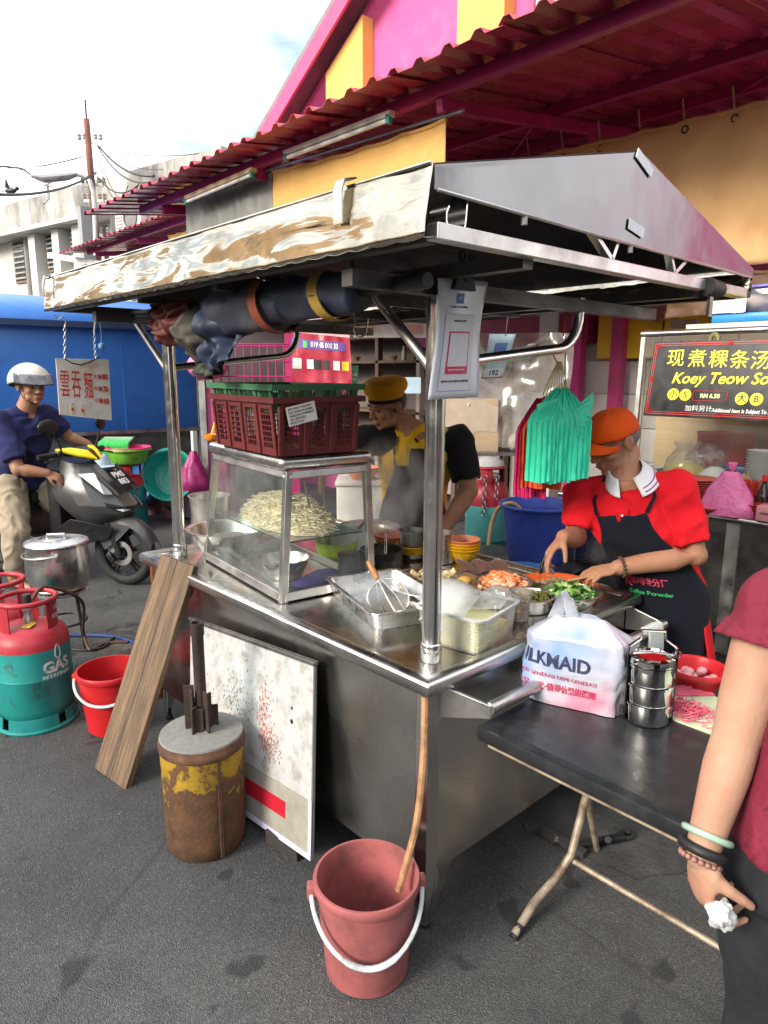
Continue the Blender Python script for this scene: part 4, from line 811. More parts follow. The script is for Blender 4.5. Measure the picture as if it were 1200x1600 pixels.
# ================================================================== SCOOTER
def scooter():
    h = V((.53, -.85, 0)).normalized(); rz = math.atan2(h.y, h.x)
    T = Thing('motor_scooter', 'dark grey motor scooter with yellow handlebar cover beside the blue kiosk', 'scooter', (.78, 4.16, 0), rz)
    m_body = mat('satin_grey', (.075, .073, .074), .34, .35, var=.06, rvar=.05, coat=.2); m_blk = mat('black_plastic', (.012, .012, .013), .42); m_ty = mat('tyre', (.018, .018, .018), .75, bump=.3, bscale=60); m_yl = mat('yellow_cover', (.80, .60, .01), .4)
    def wheel(x, R, wd):
        tyre = T.part('wheel', MB().tube([(x+(R-.045)*math.cos(a), 0, R+(R-.045)*math.sin(a)) for a in [i*math.pi/24 for i in range(48)]], .046, 12, closed=True, sec=(1, 1)), m_ty)
        T.part('rim', MB().lathe([(R-.075, -.03), (R-.085, -.03), (R-.095, 0), (R-.085, .03), (R-.075, .03), (R-.07, 0)], 40, closed=True, c=(x, 0, R), T=MX.Rotation(math.pi/2, 3, 'X')), m_blk, parent=tyre)
        for k in range(5):
            a = k*2*math.pi/5+.3
            for s in (-.12, .12): T.part('spoke', MB().beam((x+.03*math.cos(a), 0, R+.03*math.sin(a)), (x+(R-.08)*math.cos(a+s), 0, R+(R-.08)*math.sin(a+s)), .02, .02, (0, 1, 0)), m_blk, parent=tyre, smooth=0)
        T.part('hub', MB().tube([(x, -.06, R), (x, .06, R)], .035, 16), m_blk, parent=tyre)
        T.part('brake_disc', MB().lathe([(.06, 0), (.10, 0), (.10, .004), (.06, .004)], 30, closed=True, c=(x, -.05, R), T=MX.Rotation(math.pi/2, 3, 'X')), m_galv, parent=tyre)
    wheel(0, .272, .09); wheel(-1.27, .272, .1)
    for s in (-1, 1): T.part('fork', MB().tube([(0, s*.075, .27), (-.12, s*.07, .58)], [.022, .03], 10), m_blk)
    T.part('brake_caliper', MB().box((-.07, -.085, .24), (.09, .035, .05), MX.Rotation(.9, 3, 'Y')), m_blk, smooth=30, bevel=.01)
    R = .305
    T.part('front_fender', MB().grid(lambda u, v: ((lambda a, y: (R*(1+.0*v)*math.cos(a)-.01, y, .275+R*math.sin(a)*(1.0-.05*abs(2*v-1))-.05*abs(2*v-1)**3))(lerp(rad(18), rad(150), u), (v-.5)*.15)), 18, 6), m_body, smooth=60, solid=.004)
    for s in (-1, 1): T.part('fender_side', MB().poly([(-.02, s*.073, .53), (.12, s*.073, .50), (.02, s*.085, .40), (-.12, s*.085, .30), (-.2, s*.08, .42), (-.14, s*.075, .52)], .004, (0, s, 0)), m_body, smooth=0)
    # front cowl
    st = [(.46, -.10, -.30, .09), (.53, .02, -.36, .155), (.60, .115, -.42, .195), (.66, .13, -.46, .215), (.74, .06, -.50, .215), (.82, -.03, -.50, .19), (.90, -.12, -.48, .15), (.97, -.20, -.46, .11)]
    rings = []
    for (z, xf, xb, w_) in st: rings.append([V(p) for p in ((xf, 0, z), (xf-.045, -w_*.42, z), (lerp(xf, xb, .38), -w_*.9, z+.01), (lerp(xf, xb, .62), -w_, z+.015), (xb, -w_*.8, z+.03), (xb, w_*.8, z+.03), (lerp(xf, xb, .62), w_, z+.015), (lerp(xf, xb, .38), w_*.9, z+.01), (xf-.045, w_*.42, z))])
    cw = T.part('front_cowl', MB().loft(rings), m_body, smooth=22)
    for s in (-1, 1):
        hl = MB().poly([(.135, s*.03, .648), (.112, s*.085, .652), (-.02, s*.185, .700), (.0, s*.18, .668), (.085, s*.11, .612)], .012, (.5, s*.4, .2)); T.part('headlight', hl, m_blk, parent=cw, smooth=0)
        T.part('headlight_lens', MB().poly([(.118, s*.055, .634), (.092, s*.105, .645), (.045, s*.14, .645), (.085, s*.108, .622)], .018, (.5, s*.5, .1)), mat('lens', (.75, .78, .8), .1, spec=.8), parent=cw, smooth=0)
        T.part('vent_strip', MB().poly([(-.13, s*.12, .915), (-.26, s*.152, .905), (-.02, s*.172, .76), (.02, s*.125, .755)], .008, (.25, s*.7, .5)), mat('dark_chrome', (.2, .2, .2), .2, .8), parent=cw, smooth=0)
        T.part('cowl_edge', MB().beam((-.14, s*.145, .955), (.065, s*.115, .755), .014, .02), m_body, parent=cw, smooth=0)
        T.part('lower_panel', MB().poly([(-.12, s*.15, .52), (.0, s*.12, .50), (-.06, s*.10, .40), (-.30, s*.13, .34), (-.50, s*.16, .30), (-.46, s*.18, .48), (-.34, s*.175, .555)], .012, (0, s, 0)), m_blk, smooth=0, bevel=.003)
    pn = V((.62, 0, .62)).normalized(); M0 = frame((.005, 0, .868), (0, 1, 0), (-.7, 0, .7))
    pl = T.part('number_plate', MB().bbox(-.1, .1, -.085, .075, .0, .006).xf(M0), m_blk, parent=cw, smooth=0)
    for (tx, dy) in (('PMS', .033), ('883', -.038)): b = textMB(tx, .075, .025); T.part('plate_lettering', b.xf(M0 @ MX.Translation((0, dy, .0068))), mat('plate_white', (.8, .8, .8), .5), parent=cw, smooth=0)
    # handlebar
    hb = T.part('handlebar_cover', MB().loft([[V(p) for p in ((-.20, -s*.4, 1.0), (-.26, -s, 1.03), (-.38, -s*1.1, 1.06), (-.44, -s*.5, 1.05), (-.44, s*.5, 1.05), (-.38, s*1.1, 1.06), (-.26, s, 1.03), (-.20, s*.4, 1.0))] for s in (.1,)] + [[V(p) for p in ((-.27, -.05, 1.08), (-.30, -.09, 1.085), (-.38, -.10, 1.10), (-.43, -.06, 1.09), (-.43, .06, 1.09), (-.38, .10, 1.10), (-.30, .09, 1.085), (-.27, .05, 1.08))]]), m_blk, smooth=30)
    for s in (-1, 1):
        T.part('cover_wing', MB().poly([(-.17, s*.02, 1.0), (-.25, s*.11, 1.035), (-.38, s*.2, 1.075), (-.42, s*.19, 1.085), (-.36, s*.1, 1.09), (-.24, s*.045, 1.07)], .018, (.2, s*.2, .9)), m_yl, smooth=0, bevel=.004)
        T.part('handlebar', MB().tube([(-.36, s*.08, 1.045), (-.385, s*.2, 1.06), (-.42, s*.36, 1.055)], .014, 8), m_blk)
        T.part('grip', MB().tube([(-.39, s*.23, 1.06), (-.425, s*.37, 1.055)], .021, 10), m_blk)
        T.part('switch_box', MB().box((-.385, s*.2, 1.06), (.06, .05, .05)), m_blk, smooth=30, bevel=.008)
        T.part('brake_lever', MB().tube([(-.34, s*.2, 1.05), (-.31, s*.27, 1.04), (-.345, s*.39, 1.02)], .007, 6), m_blk)
        T.part('mirror_stem', MB().tube([(-.36, s*.19, 1.07), (-.35, s*.22, 1.15), (-.36, s*.27, 1.22)], .007, 8), m_blk)
        T.part('mirror', MB().ell((-.37, s*.30, 1.275), (.022, .088, .058), MX.Rotation(s*.2, 3, 'Z')), m_blk, smooth=60)
    # inner shield, floor, tail, seat
    T.part('leg_shield', MB().bbox(-.56, -.44, -.17, .17, .36, .93), m_blk, smooth=30, bevel=.03)
    T.part('floorboard', MB().bbox(-.86, -.46, -.15, .15, .26, .38), m_blk, smooth=30, bevel=.02)
    T.part('tail', MB().loft([[V((x, s*w_, z)) for (s, z) in ((-1, z0), (-1, z1-.04), (-.7, z1), (.7, z1), (1, z1-.04), (1, z0))] for (x, w_, z0, z1) in ((-.80, .12, .30, .66), (-1.0, .16, .34, .72), (-1.3, .16, .52, .76), (-1.62, .07, .70, .80))]), m_body, smooth=30)
    T.part('seat', MB().loft([[V((x, s*w_, z)) for (s, z) in ((-1, z0), (-1, z1-.03), (-.6, z1), (.6, z1), (1, z1-.03), (1, z0))] for (x, w_, z0, z1) in ((-.76, .09, .64, .72), (-.95, .13, .7, .79), (-1.2, .14, .75, .80), (-1.5, .11, .78, .85))]), m_rub, smooth=60)
    T.part('engine', MB().bbox(-1.3, -.95, -.12, .12, .2, .42), m_blk, smooth=30, bevel=.03)
    T.part('stand', MB().tube([(-.9, -.1, .26), (-.86, -.2, .012)], .012, 8), m_blk)
    return T
SCO = scooter()
# ================================================================== HAWKER CART
X0, X1, Y0, Y1 = -.03, 1.165, .03, 1.925; ZC = .832
CT = Thing('hawker_cart', 'stainless steel hawker cart with four posts and a gabled metal roof', 'cart', (.57, .97, 0))
def P(name, mb, mt, **k): return CT.part(name, mb, mt, True, **k)
prof = [(.004, .802), (0, .806), (0, .832), (.005, .842), (.016, .848), (.03, .849), (.042, .846), (.052, .838), (.056, .8315), (.056, .802)]
rings = [[V((x, y, z)) for (x, y) in ((X0+o, Y0+o), (X1-o, Y0+o), (X1-o, Y1-o), (X0+o, Y1-o))] for (o, z) in prof]
b = MB(); b.loft(rings+[rings[0]], caps=False); P('counter_rim', b, m_steel, smooth=50)
P('counter_top', MB().bbox(X0+.0565, X1-.0565, Y0+.0565, Y1-.0565, .806, ZC), mat('counter_steel', (.50, .485, .455), .22, 1., var=.1, scale=4, rvar=.1, bump=.1, bscale=6, bdist=.004, dirt=(.40, .36, .30), dirt_amt=.3, dscale=5), smooth=0)
XB0, YB0, XB1, YB1, ZB = X0+.045, Y0+.04, X1-.05, Y1-.05, .165
m_panel = mat('panel_steel', (.58, .56, .53), .27, 1., var=.06, scale=2.2, rvar=.06, bump=.10, bscale=3, bdist=.01, dirt=(.48, .46, .43), dirt_amt=.25, dscale=3)
P('front_panel', MB().bbox(XB0, XB0+.012, YB0+.05, YB1, ZB, .8015), m_panel, smooth=0)
P('side_panel', MB().bbox(XB0+.05, XB1, YB0, YB0+.012, ZB+.03, .8015), m_panel, smooth=0)
P('back_panel', MB().bbox(XB1-.012, XB1, YB0+.02, YB1, ZB, .8015), m_panel, smooth=0)
P('end_panel', MB().bbox(XB0+.02, XB1-.02, YB1-.012, YB1, ZB, .8015), m_panel, smooth=0)
P('floor_panel', MB().bbox(XB0+.014, XB1-.014, YB0+.014, YB1-.014, ZB+.01, ZB+.02), m_steeld, smooth=0)
# corner legs: folded strip tapering to a foot
def leg(cx, cy, sx, sy):
    pts = [V((cx, cy+sy*.055, 0)), V((cx+sx*.012, cy+sy*.012, 0)), V((cx+sx*.055, cy, 0))]
    b = MB(); rings = []
    for (z, k) in ((.8, 1.), (.17, 1.), (.165, 1.), (.02, .42)):
        c = V((cx+sx*.01, cy+sy*.01, 0)); r = [c+(p-c)*k+V((0, 0, z)) for p in pts]; inn = [p+V((sx*.006, sy*.006, 0)) for p in r]; rings.append(r+inn[::-1])
    b.loft(rings); P('leg', b, m_panel, smooth=20)
    P('gusset', MB().poly([(cx+sx*.05, cy+sy*.003, .17+.03), (cx+sx*.13, cy+sy*.003, .17+.03), (cx+sx*.03, cy+sy*.003, .03), (cx+sx*.02, cy+sy*.003, .03)], sy*.008, (0, 1, 0)), m_panel, smooth=0)
    P('foot', MB().lathe([(.016, .0), (.018, .004), (.018, .016), (.012, .022), (.012, .05)], 14, c=(cx+sx*.022, cy+sy*.022, 0)), m_dark)
for (cx, cy, sx, sy) in ((XB0, YB0, 1, 1), (XB1, YB0, -1, 1), (XB0, YB1, 1, -1), (XB1, YB1, -1, -1)): leg(cx, cy, sx, sy)
# undercarriage bits seen on the ground side
P('axle', MB().tube([(XB0+.3, YB0+.35, .12), (XB1-.1, YB0+.35, .12)], .018, 10), m_dark)
# posts
PX, PY = (.118, 1.035), (.162, 1.80); ZT = 1.925
for x in PX[:1]:
    for y in PY:
        ps = P('post', MB().tube([(x, y, ZC+.001), (x, y, ZT)], .0285, 24, caps=True), m_pipe)
        P('post_sleeve', MB().lathe([(.031, 0), (.0325, .003), (.0325, .05), (.031, .056), (.0287, .058)], 24, c=(x, y, ZC+.001)), m_pipe, parent=ps)
# diagonal braces and bent tubes
P('brace', MB().tube([(.118, .185, 1.70), (.118, .46, 1.945)], .0155, 12), m_steelb)
P('brace', MB().tube([(.118, 1.825, 1.69), (.118, 2.15, 1.93)], .0155, 12), m_steelb)
for y in PY:
    pts = [(.118, y, 1.70), (.62, y, 1.752)]+[(.70+.12*math.sin(q), y, 1.88-.12*math.cos(q)) for q in [rad(a) for a in (6, 20, 35, 50, 65, 80, 90)]]+[(.825, y, 1.93)]
    P('bent_tube', MB().tube(pts, .0165, 12), m_pipe)
# roof frame
RX0, RX1, RY0, RY1, RZ = -.24, 1.395, -.165, 2.19, 1.945; RID = .55; ZR = 2.262; ZS = 2.083
m_fr = mat('frame_steel', (.12, .115, .11), .45, .8, var=.25, dirt=(.05, .04, .035), dirt_amt=.35)
P('gable_beam', MB().bbox(RX0+.006, RX1-.03, RY0-.004, RY0+.03, RZ, RZ+.034), m_steelb, smooth=0, bevel=.003)
P('gable_beam', MB().bbox(RX0+.006, RX1-.03, RY1-.03, RY1+.004, RZ, RZ+.034), m_fr, smooth=0, bevel=.003)
P('side_beam', MB().bbox(RX0+.006, RX0+.04, RY0+.031, RY1-.031, RZ-.002, RZ+.03), m_fr, smooth=0)
P('side_beam', MB().bbox(RX1-.07, RX1-.035, RY0+.031, RY1-.031, RZ-.002, RZ+.03), m_fr, smooth=0)
for x in PX: P('roof_rail', MB().bbox(x-.02, x+.02, RY0+.032, RY1-.032, 1.926, 1.962), m_fr, smooth=0)
for y in PY: P('cross_rail', MB().bbox(RX0+.041, RX1-.071, y-.02, y+.02, 1.885, 1.9245), m_fr, smooth=0)
for y in (.8, 1.35): P('cross_rail', MB().bbox(RX0+.041, RX1-.071, y-.015, y+.015, 1.928, 1.955), m_fr, smooth=0)
P('tarp_tube', MB().tube([(-.05, RY0+.2, 1.90), (-.05, RY0+1.9, 1.90)], .02, 12), m_dark)
P('tarp_tube', MB().tube([(1.22, RY0+.06, 1.965), (1.22, RY0+2.0, 1.965)], .02, 12), m_dark)
# roof sheets and skirts (polished, dented)
m_mir = bpy.data.materials.new('polished_sheet'); KN, KL = nodes_of(m_mir); kb = KN['Principled BSDF']
kb.inputs['Metallic'].default_value = 1.; kb.inputs['Base Color'].default_value = (.80, .78, .74, 1); kb.inputs['Roughness'].default_value = .11
kt = KN.new('ShaderNodeTexCoord'); kmp = KN.new('ShaderNodeMapping'); kmp.inputs['Scale'].default_value = (1, .8, 3.2); kn = KN.new('ShaderNodeTexNoise'); kn.inputs['Scale'].default_value = 3.6; kn.inputs['Detail'].default_value = 3.5; kn.inputs['Roughness'].default_value = .42; kn.inputs['Distortion'].default_value = .6
kbp = KN.new('ShaderNodeBump'); kbp.inputs['Strength'].default_value = .34; kbp.inputs['Distance'].default_value = .035
KL.new(kt.outputs['Object'], kmp.inputs['Vector']); KL.new(kmp.outputs['Vector'], kn.inputs['Vector']); KL.new(kn.outputs['Fac'], kbp.inputs['Height']); KL.new(kbp.outputs['Normal'], kb.inputs['Normal'])
kd = KN.new('ShaderNodeTexNoise'); kd.inputs['Scale'].default_value = 9; kd.inputs['Detail'].default_value = 8; KL.new(kt.outputs['Object'], kd.inputs['Vector'])
kr_ = KN.new('ShaderNodeValToRGB'); kr_.color_ramp.elements[0].position = .38; kr_.color_ramp.elements[0].color = (.42, .37, .29, 1); kr_.color_ramp.elements[1].position = .6; kr_.color_ramp.elements[1].color = (.58, .53, .44, 1); KL.new(kd.outputs['Fac'], kr_.inputs['Fac']); KL.new(kr_.outputs['Color'], kb.inputs['Base Color'])
def dent(y, z, s): return .007*NZ.noise(V((y*3.2, z*11, s)))+.0035*NZ.noise(V((y*9, z*22, s+5)))
# front skirt with a scalloped lower fold
b = MB(); b.grid(lambda u, v: (lambda y, z: (RX0-.012+dent(y, z, 1)-.02*(1-v), y, z-(.006*abs(math.sin(y*math.pi/.075)) if v < .01 else 0)))(lerp(RY0-.003, RY1+.003, u), lerp(RZ+.002, ZS+.003, v)), 150, 14); sk = P('front_skirt', b, m_mir, smooth=180, solid=.0015)
b = MB(); b.grid(lambda u, v: (lambda y: (RX0-.03+.035*v, y, RZ+.002-.006*abs(math.sin(y*math.pi/.075))*(1-v)+.002*v))(lerp(RY0, RY1, u)), 150, 3); P('skirt_fold', b, m_mir, smooth=180, solid=.0012, parent=sk)
P('skirt_lip', MB().tube([(RX0-.012, RY0, ZS+.003), (RX0-.012, RY1, ZS+.003)], .004, 6), m_mir, parent=sk)
b = MB(); b.grid(lambda u, v: (RX1+.012+dent(u*3, v, 4), lerp(RY0, RY1, u), lerp(1.95, 2.05, v)), 60, 3); P('back_skirt', b, m_mir, smooth=180, solid=.0015)
m_gab = mat('gable_sheet', (.19, .186, .195), .22, 1., var=.08, scale=2, rvar=.06, bump=.16, bscale=2.6, bdist=.03, dirt=(.2, .195, .2), dirt_amt=.25, dscale=4)
def gz(x): return lerp(ZS, ZR, (x-RX0)/(RID-RX0)) if x < RID else lerp(ZR, 2.047, (x-RID)/(RX1-RID))
def gl(x): return lerp(2.036, 2.016, (x-RX0)/(RX1-RX0))
for (yy, s) in ((RY0-.005, 1), (RY1+.005, 2)):
    b = MB(); b.grid(lambda u, v: (lambda x: (x, yy+.15*dent(x*1.2, v*.12, s*3)*(0 if v in (0, 1) else 1), lerp(gl(x), gz(x), v)))(lerp(RX0-.008, RX1, u)), 60, 12); gs = P('gable_sheet', b, m_gab, smooth=30, solid=.0015)
    if s == 1: P('gable_lip', MB().tube([(RX0, yy-.001, gl(RX0)), (.3, yy-.002, gl(.3)-.002), (RX1-.02, yy-.001, gl(RX1))], .004, 6), m_steelb, parent=gs)
for (x0, z0, x1, z1) in ((RX0, ZS+.002, RID, ZR+.002), (RID, ZR+.002, RX1, 2.05)):
    b = MB(); b.grid(lambda u, v: (lerp(x0, x1, v), lerp(RY0, RY1, u), lerp(z0, z1, v)), 20, 6); P('roof_sheet', b, mat('black_sheet', (.035, .033, .033), .5, .5, var=.3), smooth=30, solid=.002)  # near-black colour over both roof slopes
# triangle struts and ceiling liner
for (xa, xb, xc) in ((.35, .45, .48), (.78, .815, .90)):
    for q in (xa, xc): P('gable_strut', MB().beam((xb, RY0+.012, RZ+.034), (q, RY0+.012, gl(q)+.01), .012, .022, (0, 1, 0)), m_steelb, smooth=0)
P('pipe_clamp', MB().tube([(1.02, RY0-.008, RZ+.012), (1.11, RY0-.008, RZ+.007)], .028, 16), m_dark)
P('pipe_clamp', MB().bbox(1.045, 1.07, RY0-.012, RY0-.002, RZ-.08, RZ-.01), m_steeld, smooth=0)
P('warning_tape', MB().bbox(1.12, 1.34, RY0-.0065, RY0-.0045, RZ+.001, RZ+.006), mat('tape_yellow', (.6, .5, .05), .5), smooth=0)
for (x, z, t) in ((.56, .0, 0), (.50, .0, 1)):
    pass
for (c0, ang, w_, h_) in (((ay(1007, 255, RY0-.0085)), -22, .095, .026), ((ay(994, 357, RY0-.0085)), -10, .085, .028)):
    P('adhesive_strip', MB().bbox(-w_/2, w_/2, -h_/2, h_/2, 0, .002).xf(frame(c0, (math.cos(rad(ang)), 0, math.sin(rad(ang))), (-math.sin(rad(ang)), 0, math.cos(rad(ang))))), mat('grey_tape', (.75, .76, .80), .6), smooth=0)
for x in (.05, .53): P('bolt', MB().lathe([(.008, 0), (.008, .018), (.004, .022)], 8, c=(x, RY0-.002, gl(x)-.022)), m_galv)
# scroll straps that hold the tarp poles
def strap(pts, wd, name='strap', mt=None, axis=(0, 1, 0)):
    a = V(axis)*wd/2; b = MB(); n = len(pts); b._add([V(p)+a for p in pts]+[V(p)-a for p in pts], [(i, i+1, n+i+1, n+i) for i in range(n-1)]); P(name, b, mt or m_pipe, smooth=60, solid=.004)
sc = ay(706, 340, RY0+.03); cc = V((sc.x, RY0+.03, sc.z))
strap([cc+V((.045, 0, .055)), cc+V((.03, 0, .052)), cc+V((.018, 0, .03)), cc+V((.015, 0, 0))]+[cc+V((-.014+.028*math.cos(a), 0, -.008-.03*math.sin(a))) for a in [rad(q) for q in (15, 45, 75, 105, 135, 165, 195, 225)]], .05)
sk0 = ax(535, 322, RX0-.025)
strap([(RX0-.004, sk0.y-.01, sk0.z+.06), (RX0-.03, sk0.y, sk0.z+.055), (RX0-.04, sk0.y+.0, sk0.z+.03), (RX0-.04, sk0.y, sk0.z-.04)], .03, axis=(0, 1, 0))
strap([(RX0-.004, 2.14, ZS+.012), (RX0-.035, 2.14, ZS+.008), (RX0-.045, 2.14, ZS-.03), (RX0-.045, 2.14, ZS-.08)], .02)
# front handrail
sp_ = [(.105, .02), (1.10, -.0)]
hr = P('handrail', MB().tube([(.13, -.055, .752), (1.15, -.07, .752)], .019, 14), m_steelb)
P('rail_bracket', MB().poly([(.062, YB0-.002, .80), (.062, YB0-.002, .70), (.125, -.065, .725), (.125, -.065, .765)], .012, (1, 0, 0)), m_steelb, smooth=0, bevel=.002)
P('rail_bracket', MB().poly([(1.12, YB0-.002, .80), (1.12, YB0-.002, .70), (1.125, -.08, .725), (1.125, -.08, .765)], .012, (1, 0, 0)), m_steelb, smooth=0, bevel=.002)
# copper pipe leg at the far left corner
P('gas_pipe', MB().tube([(X0+.05, Y1-.03, .80), (X0+.05, Y1-.03, .1)], .012, 10), mat('copper', (.45, .17, .05), .35, .8))
# hooks under the roof
def hook(label, p, name='wire_hook', sgn=1):
    p = V(p); pts = [p, p+V((.0, .005, -.06)), p+V((.01*sgn, .0, -.10))]+[p+V((sgn*(.028-.026*math.cos(a)), 0, -.115-.026*math.sin(a))) for a in [rad(q) for q in (10, 40, 70, 100, 130, 160, 190)]]+[p+V((sgn*.06, 0, -.085))]
    b0 = p; solo(name, label, 'hook', MB().tube([q-b0 for q in pts], .0028, 6), m_pipe, loc=b0)
hook('wire hook hanging from the dark tarp tube, nearer the rolled tarp', ad(551, 450, 2.05)); hook('wire hook hanging beside the corner post under the roof', ad(668, 455, 2.0))
# clamp rod at the near end of the rolled tarp
P('crank_tube', MB().tube([ad(548, 432, 2.0), ad(652, 440, 2.02)], .017, 14), m_steelb)
P('crank_hook', MB().tube([ad(550, 405, 2.0), ad(553, 425, 1.99), ad(563, 445, 1.98), ad(575, 452, 1.98), ad(578, 444, 1.98)], .008, 8), m_steelb)
# drain hose from under the counter into the pink bucket
hose('tan rubber drain hose curving from the cart into the pink bucket', [ax(664, 1088, -.006), ax(663, 1150, -.012), ax(659, 1220, -.028), ax(651, 1285, -.055), ax(639, 1335, -.085), ax(623, 1392, -.115)], .0105, mat('tan_rubber', (.42, .23, .115), .55, var=.2, scale=20, dirt=(.16, .08, .045), dirt_amt=.3, dscale=14), 10)
# ---- rolled tarpaulin under the front eave
RT = Thing('rolled_tarpaulin', 'bundle of dirty blue, grey and red canvas rolled under the cart roof edge', 'tarp', (-.05, 1.0, 1.75))
m_cb = mat('dirty_blue_canvas', (.018, .028, .062), .6, var=.5, scale=5, dirt=(.06, .06, .064), dirt_amt=.42, dscale=4, bump=.5, bscale=14, bdist=.01); m_cg = mat('dirty_grey_canvas', (.05, .045, .04), .75, var=.4, scale=5, dirt=(.10, .085, .07), dirt_amt=.4, dscale=5, bump=.5, bscale=14, bdist=.01); m_cr = mat('rust_red_canvas', (.09, .018, .012), .6, var=.35, bump=.4, bscale=12, bdist=.01); m_cgr = mat('olive_canvas', (.06, .075, .05), .8)
def roll(y0, y1, r0, r1, zc, seed, sg=None):
    b = MB(); n = 22; pts = []; rs = []
    for i in range(n+1):
        t = i/n; y = lerp(y0, y1, t); pts.append((-.06+.012*NZ.noise(V((y*4, seed, 0))), y, zc(t)+.012*NZ.noise(V((y*5, 2, seed))))); rs.append(lerp(r0, r1, t)*(1+.16*NZ.noise(V((y*7, seed, 3)))))
    b.tube(pts, rs, 26); 
    for i, p in enumerate(b.v): b.v[i] = p+V((.016*NZ.noise(V((p.x*16, p.y*7, p.z*16+seed))), 0, .016*NZ.noise(V((p.x*14+9, p.y*8, p.z*14+seed)))))
    return b
RT.part('canvas_roll', roll(.28, .60, .055, .066, lambda t: 1.895, 1), m_cb, True, smooth=180)
RT.part('canvas_roll', roll(.595, .98, .064, .085, lambda t: 1.895-.02*t, 2), m_cb, True, smooth=180)
for (y, mt, r) in ((.40, mat('yellow_strap', (.38, .24, .04), .7), .062), (.68, mat('red_strap', (.22, .05, .025), .7), .078)): RT.part('strap', MB().grid(lambda u, v: (-.06+r*math.cos(u*2*math.pi)*1.06, y+(v-.5)*.045+.02*math.sin(u*6.28), 1.89-(.0 if y < .5 else .006)+r*1.06*math.sin(u*2*math.pi)), 24, 3, cu=True), mt, True, smooth=60, solid=.003)
def flap(y0, y1, ztop, drop, mt, seed, x=-.06, bulge=.07, taper=.5):
    b = MB()
    def fn(u, v):
        y = lerp(y0, y1, u)+lerp(0, (.5-u)*(y1-y0)*taper, v); e = math.sin(u*math.pi)
        return (x-.02-bulge*math.sin(v*math.pi)*e+.06*NZ.noise(V((u*3+seed, v*2.5, seed)))+.028*NZ.noise(V((u*8, v*6, seed)))+.014*math.sin(u*19+v*5+seed)*v, y, ztop-drop*v*(.80+.22*e+.10*NZ.noise(V((u*4, seed, 2))))+.016*NZ.noise(V((u*6, v*5, seed))))
    b.grid(fn, 44, 34); RT.part('canvas_flap', b, mt, True, smooth=180, solid=.002)
flap(.84, 1.12, 1.93, .235, m_cb, 1, -.06, .08, .15); flap(1.02, 1.28, 1.93, .21, m_cg, 2, -.045, .07, .12); flap(1.18, 1.52, 1.945, .165, m_cr, 3, -.06, .05, .15); flap(1.12, 1.28, 1.86, .19, m_cgr, 4, .0, .03, .2); flap(1.2, 1.36, 1.86, .20, mat('navy_canvas', (.012, .018, .03), .7), 7, .05, .02, .25)
# ================================================================== ON THE COUNTER
m_food = {}
def heap(T, name, mb_piece, n, R, h, z0, mt, seed=1, kind='stuff', flat=.5, parent=None):
    """many small pieces piled into a mound: too many to count, one part"""
    random.seed(seed); b = MB()
    for k in range(n):
        r = R*math.sqrt(random.random()); a = random.random()*6.283; z = z0+h*max(0, 1-(r/R)**2)+random.uniform(-.004, .004)
        Mx = MX.Translation((r*math.cos(a), r*math.sin(a), z)) @ MX.Rotation(random.random()*6.28, 4, 'Z') @ MX.Rotation(random.uniform(-flat, flat), 4, 'X') @ MX.Rotation(random.uniform(-flat, flat), 4, 'Y')
        i0 = len(b.v); p = mb_piece(random); b._add([Mx @ q for q in p.v], p.f)
        b.m[-len(p.f):] = [random.randrange(len(mt)) if isinstance(mt, list) else 0]*len(p.f)
    return T.part(name, b, mt, kind=kind, parent=parent, smooth=60)
def steel_bowl(label, c, R, h, mt=None, name='bowl', cat='bowl', foot=.6, lip=.008, group=None):
    T = Thing(name, label, cat, c, group=group); mt = mt or m_steel
    T.part('vessel', MB().lathe([(R*foot, 0), (R*foot*1.08, .004), (R*.92, h*.75), (R*.97, h-.002), (R+lip, h), (R+lip, h+.003), (R*.96, h+.002), (R*.90, h*.75), (R*foot, .006), (.001, .006)], 40), mt, smooth=50)
    return T
# glass display case
FR = V((.087, .90, 0)); ua = V((.12, .993, 0)).normalized(); va_ = V((.993, -.12, 0)).normalized()
CS = Thing('display_case', 'glass and steel display case fogged by steaming noodles on the counter', 'display case', FR+V((0, 0, ZC+.001)), rot=frame((0, 0, 0), va_, ua).to_3x3())
LU, DV, HC = .755, .40, .49; ins = .05
def cp(v, u, z):     # v across (from the street side), u along, both taper with height
    t = z/HC; return V((lerp(0, ins, t)+v*(DV-lerp(0, ins, t)), lerp(0, .03, t)+u*(LU-lerp(0, .07, t)), z))
def cbeam(a, b, w_=.026, nm='frame_bar'): CS.part(nm, MB().beam(a, b, w_, w_, (.3, .2, .9)), m_steelb, smooth=0, bevel=.003)
for (v, u) in ((0, 0), (1, 0), (0, 1), (1, 1)): CS.part('frame_post', MB().loft([[cp(v, u, z)+V((dx, dy, 0)) for (dx, dy) in ((-.014, -.014), (.014, -.014), (.014, .014), (-.014, .014))] for z in (0, HC)]), m_steelb, smooth=0, bevel=.002)
for z in (.018, HC-.015):
    for (a, b_) in (((0, 0), (0, 1)), ((0, 0), (1, 0)), ((1, 0), (1, 1)), ((0, 1), (1, 1))): cbeam(cp(*a, z), cp(*b_, z), .032 if z < .1 else .028)
m_gl = film('case_glass', (.92, .96, .94), .15, (.62, .66, .66), .03, 4.5, gloss=.22)
m_gl2 = film('side_glass', (.92, .96, .94), .14, (.66, .68, .68), .03, 5.5, gloss=.22)
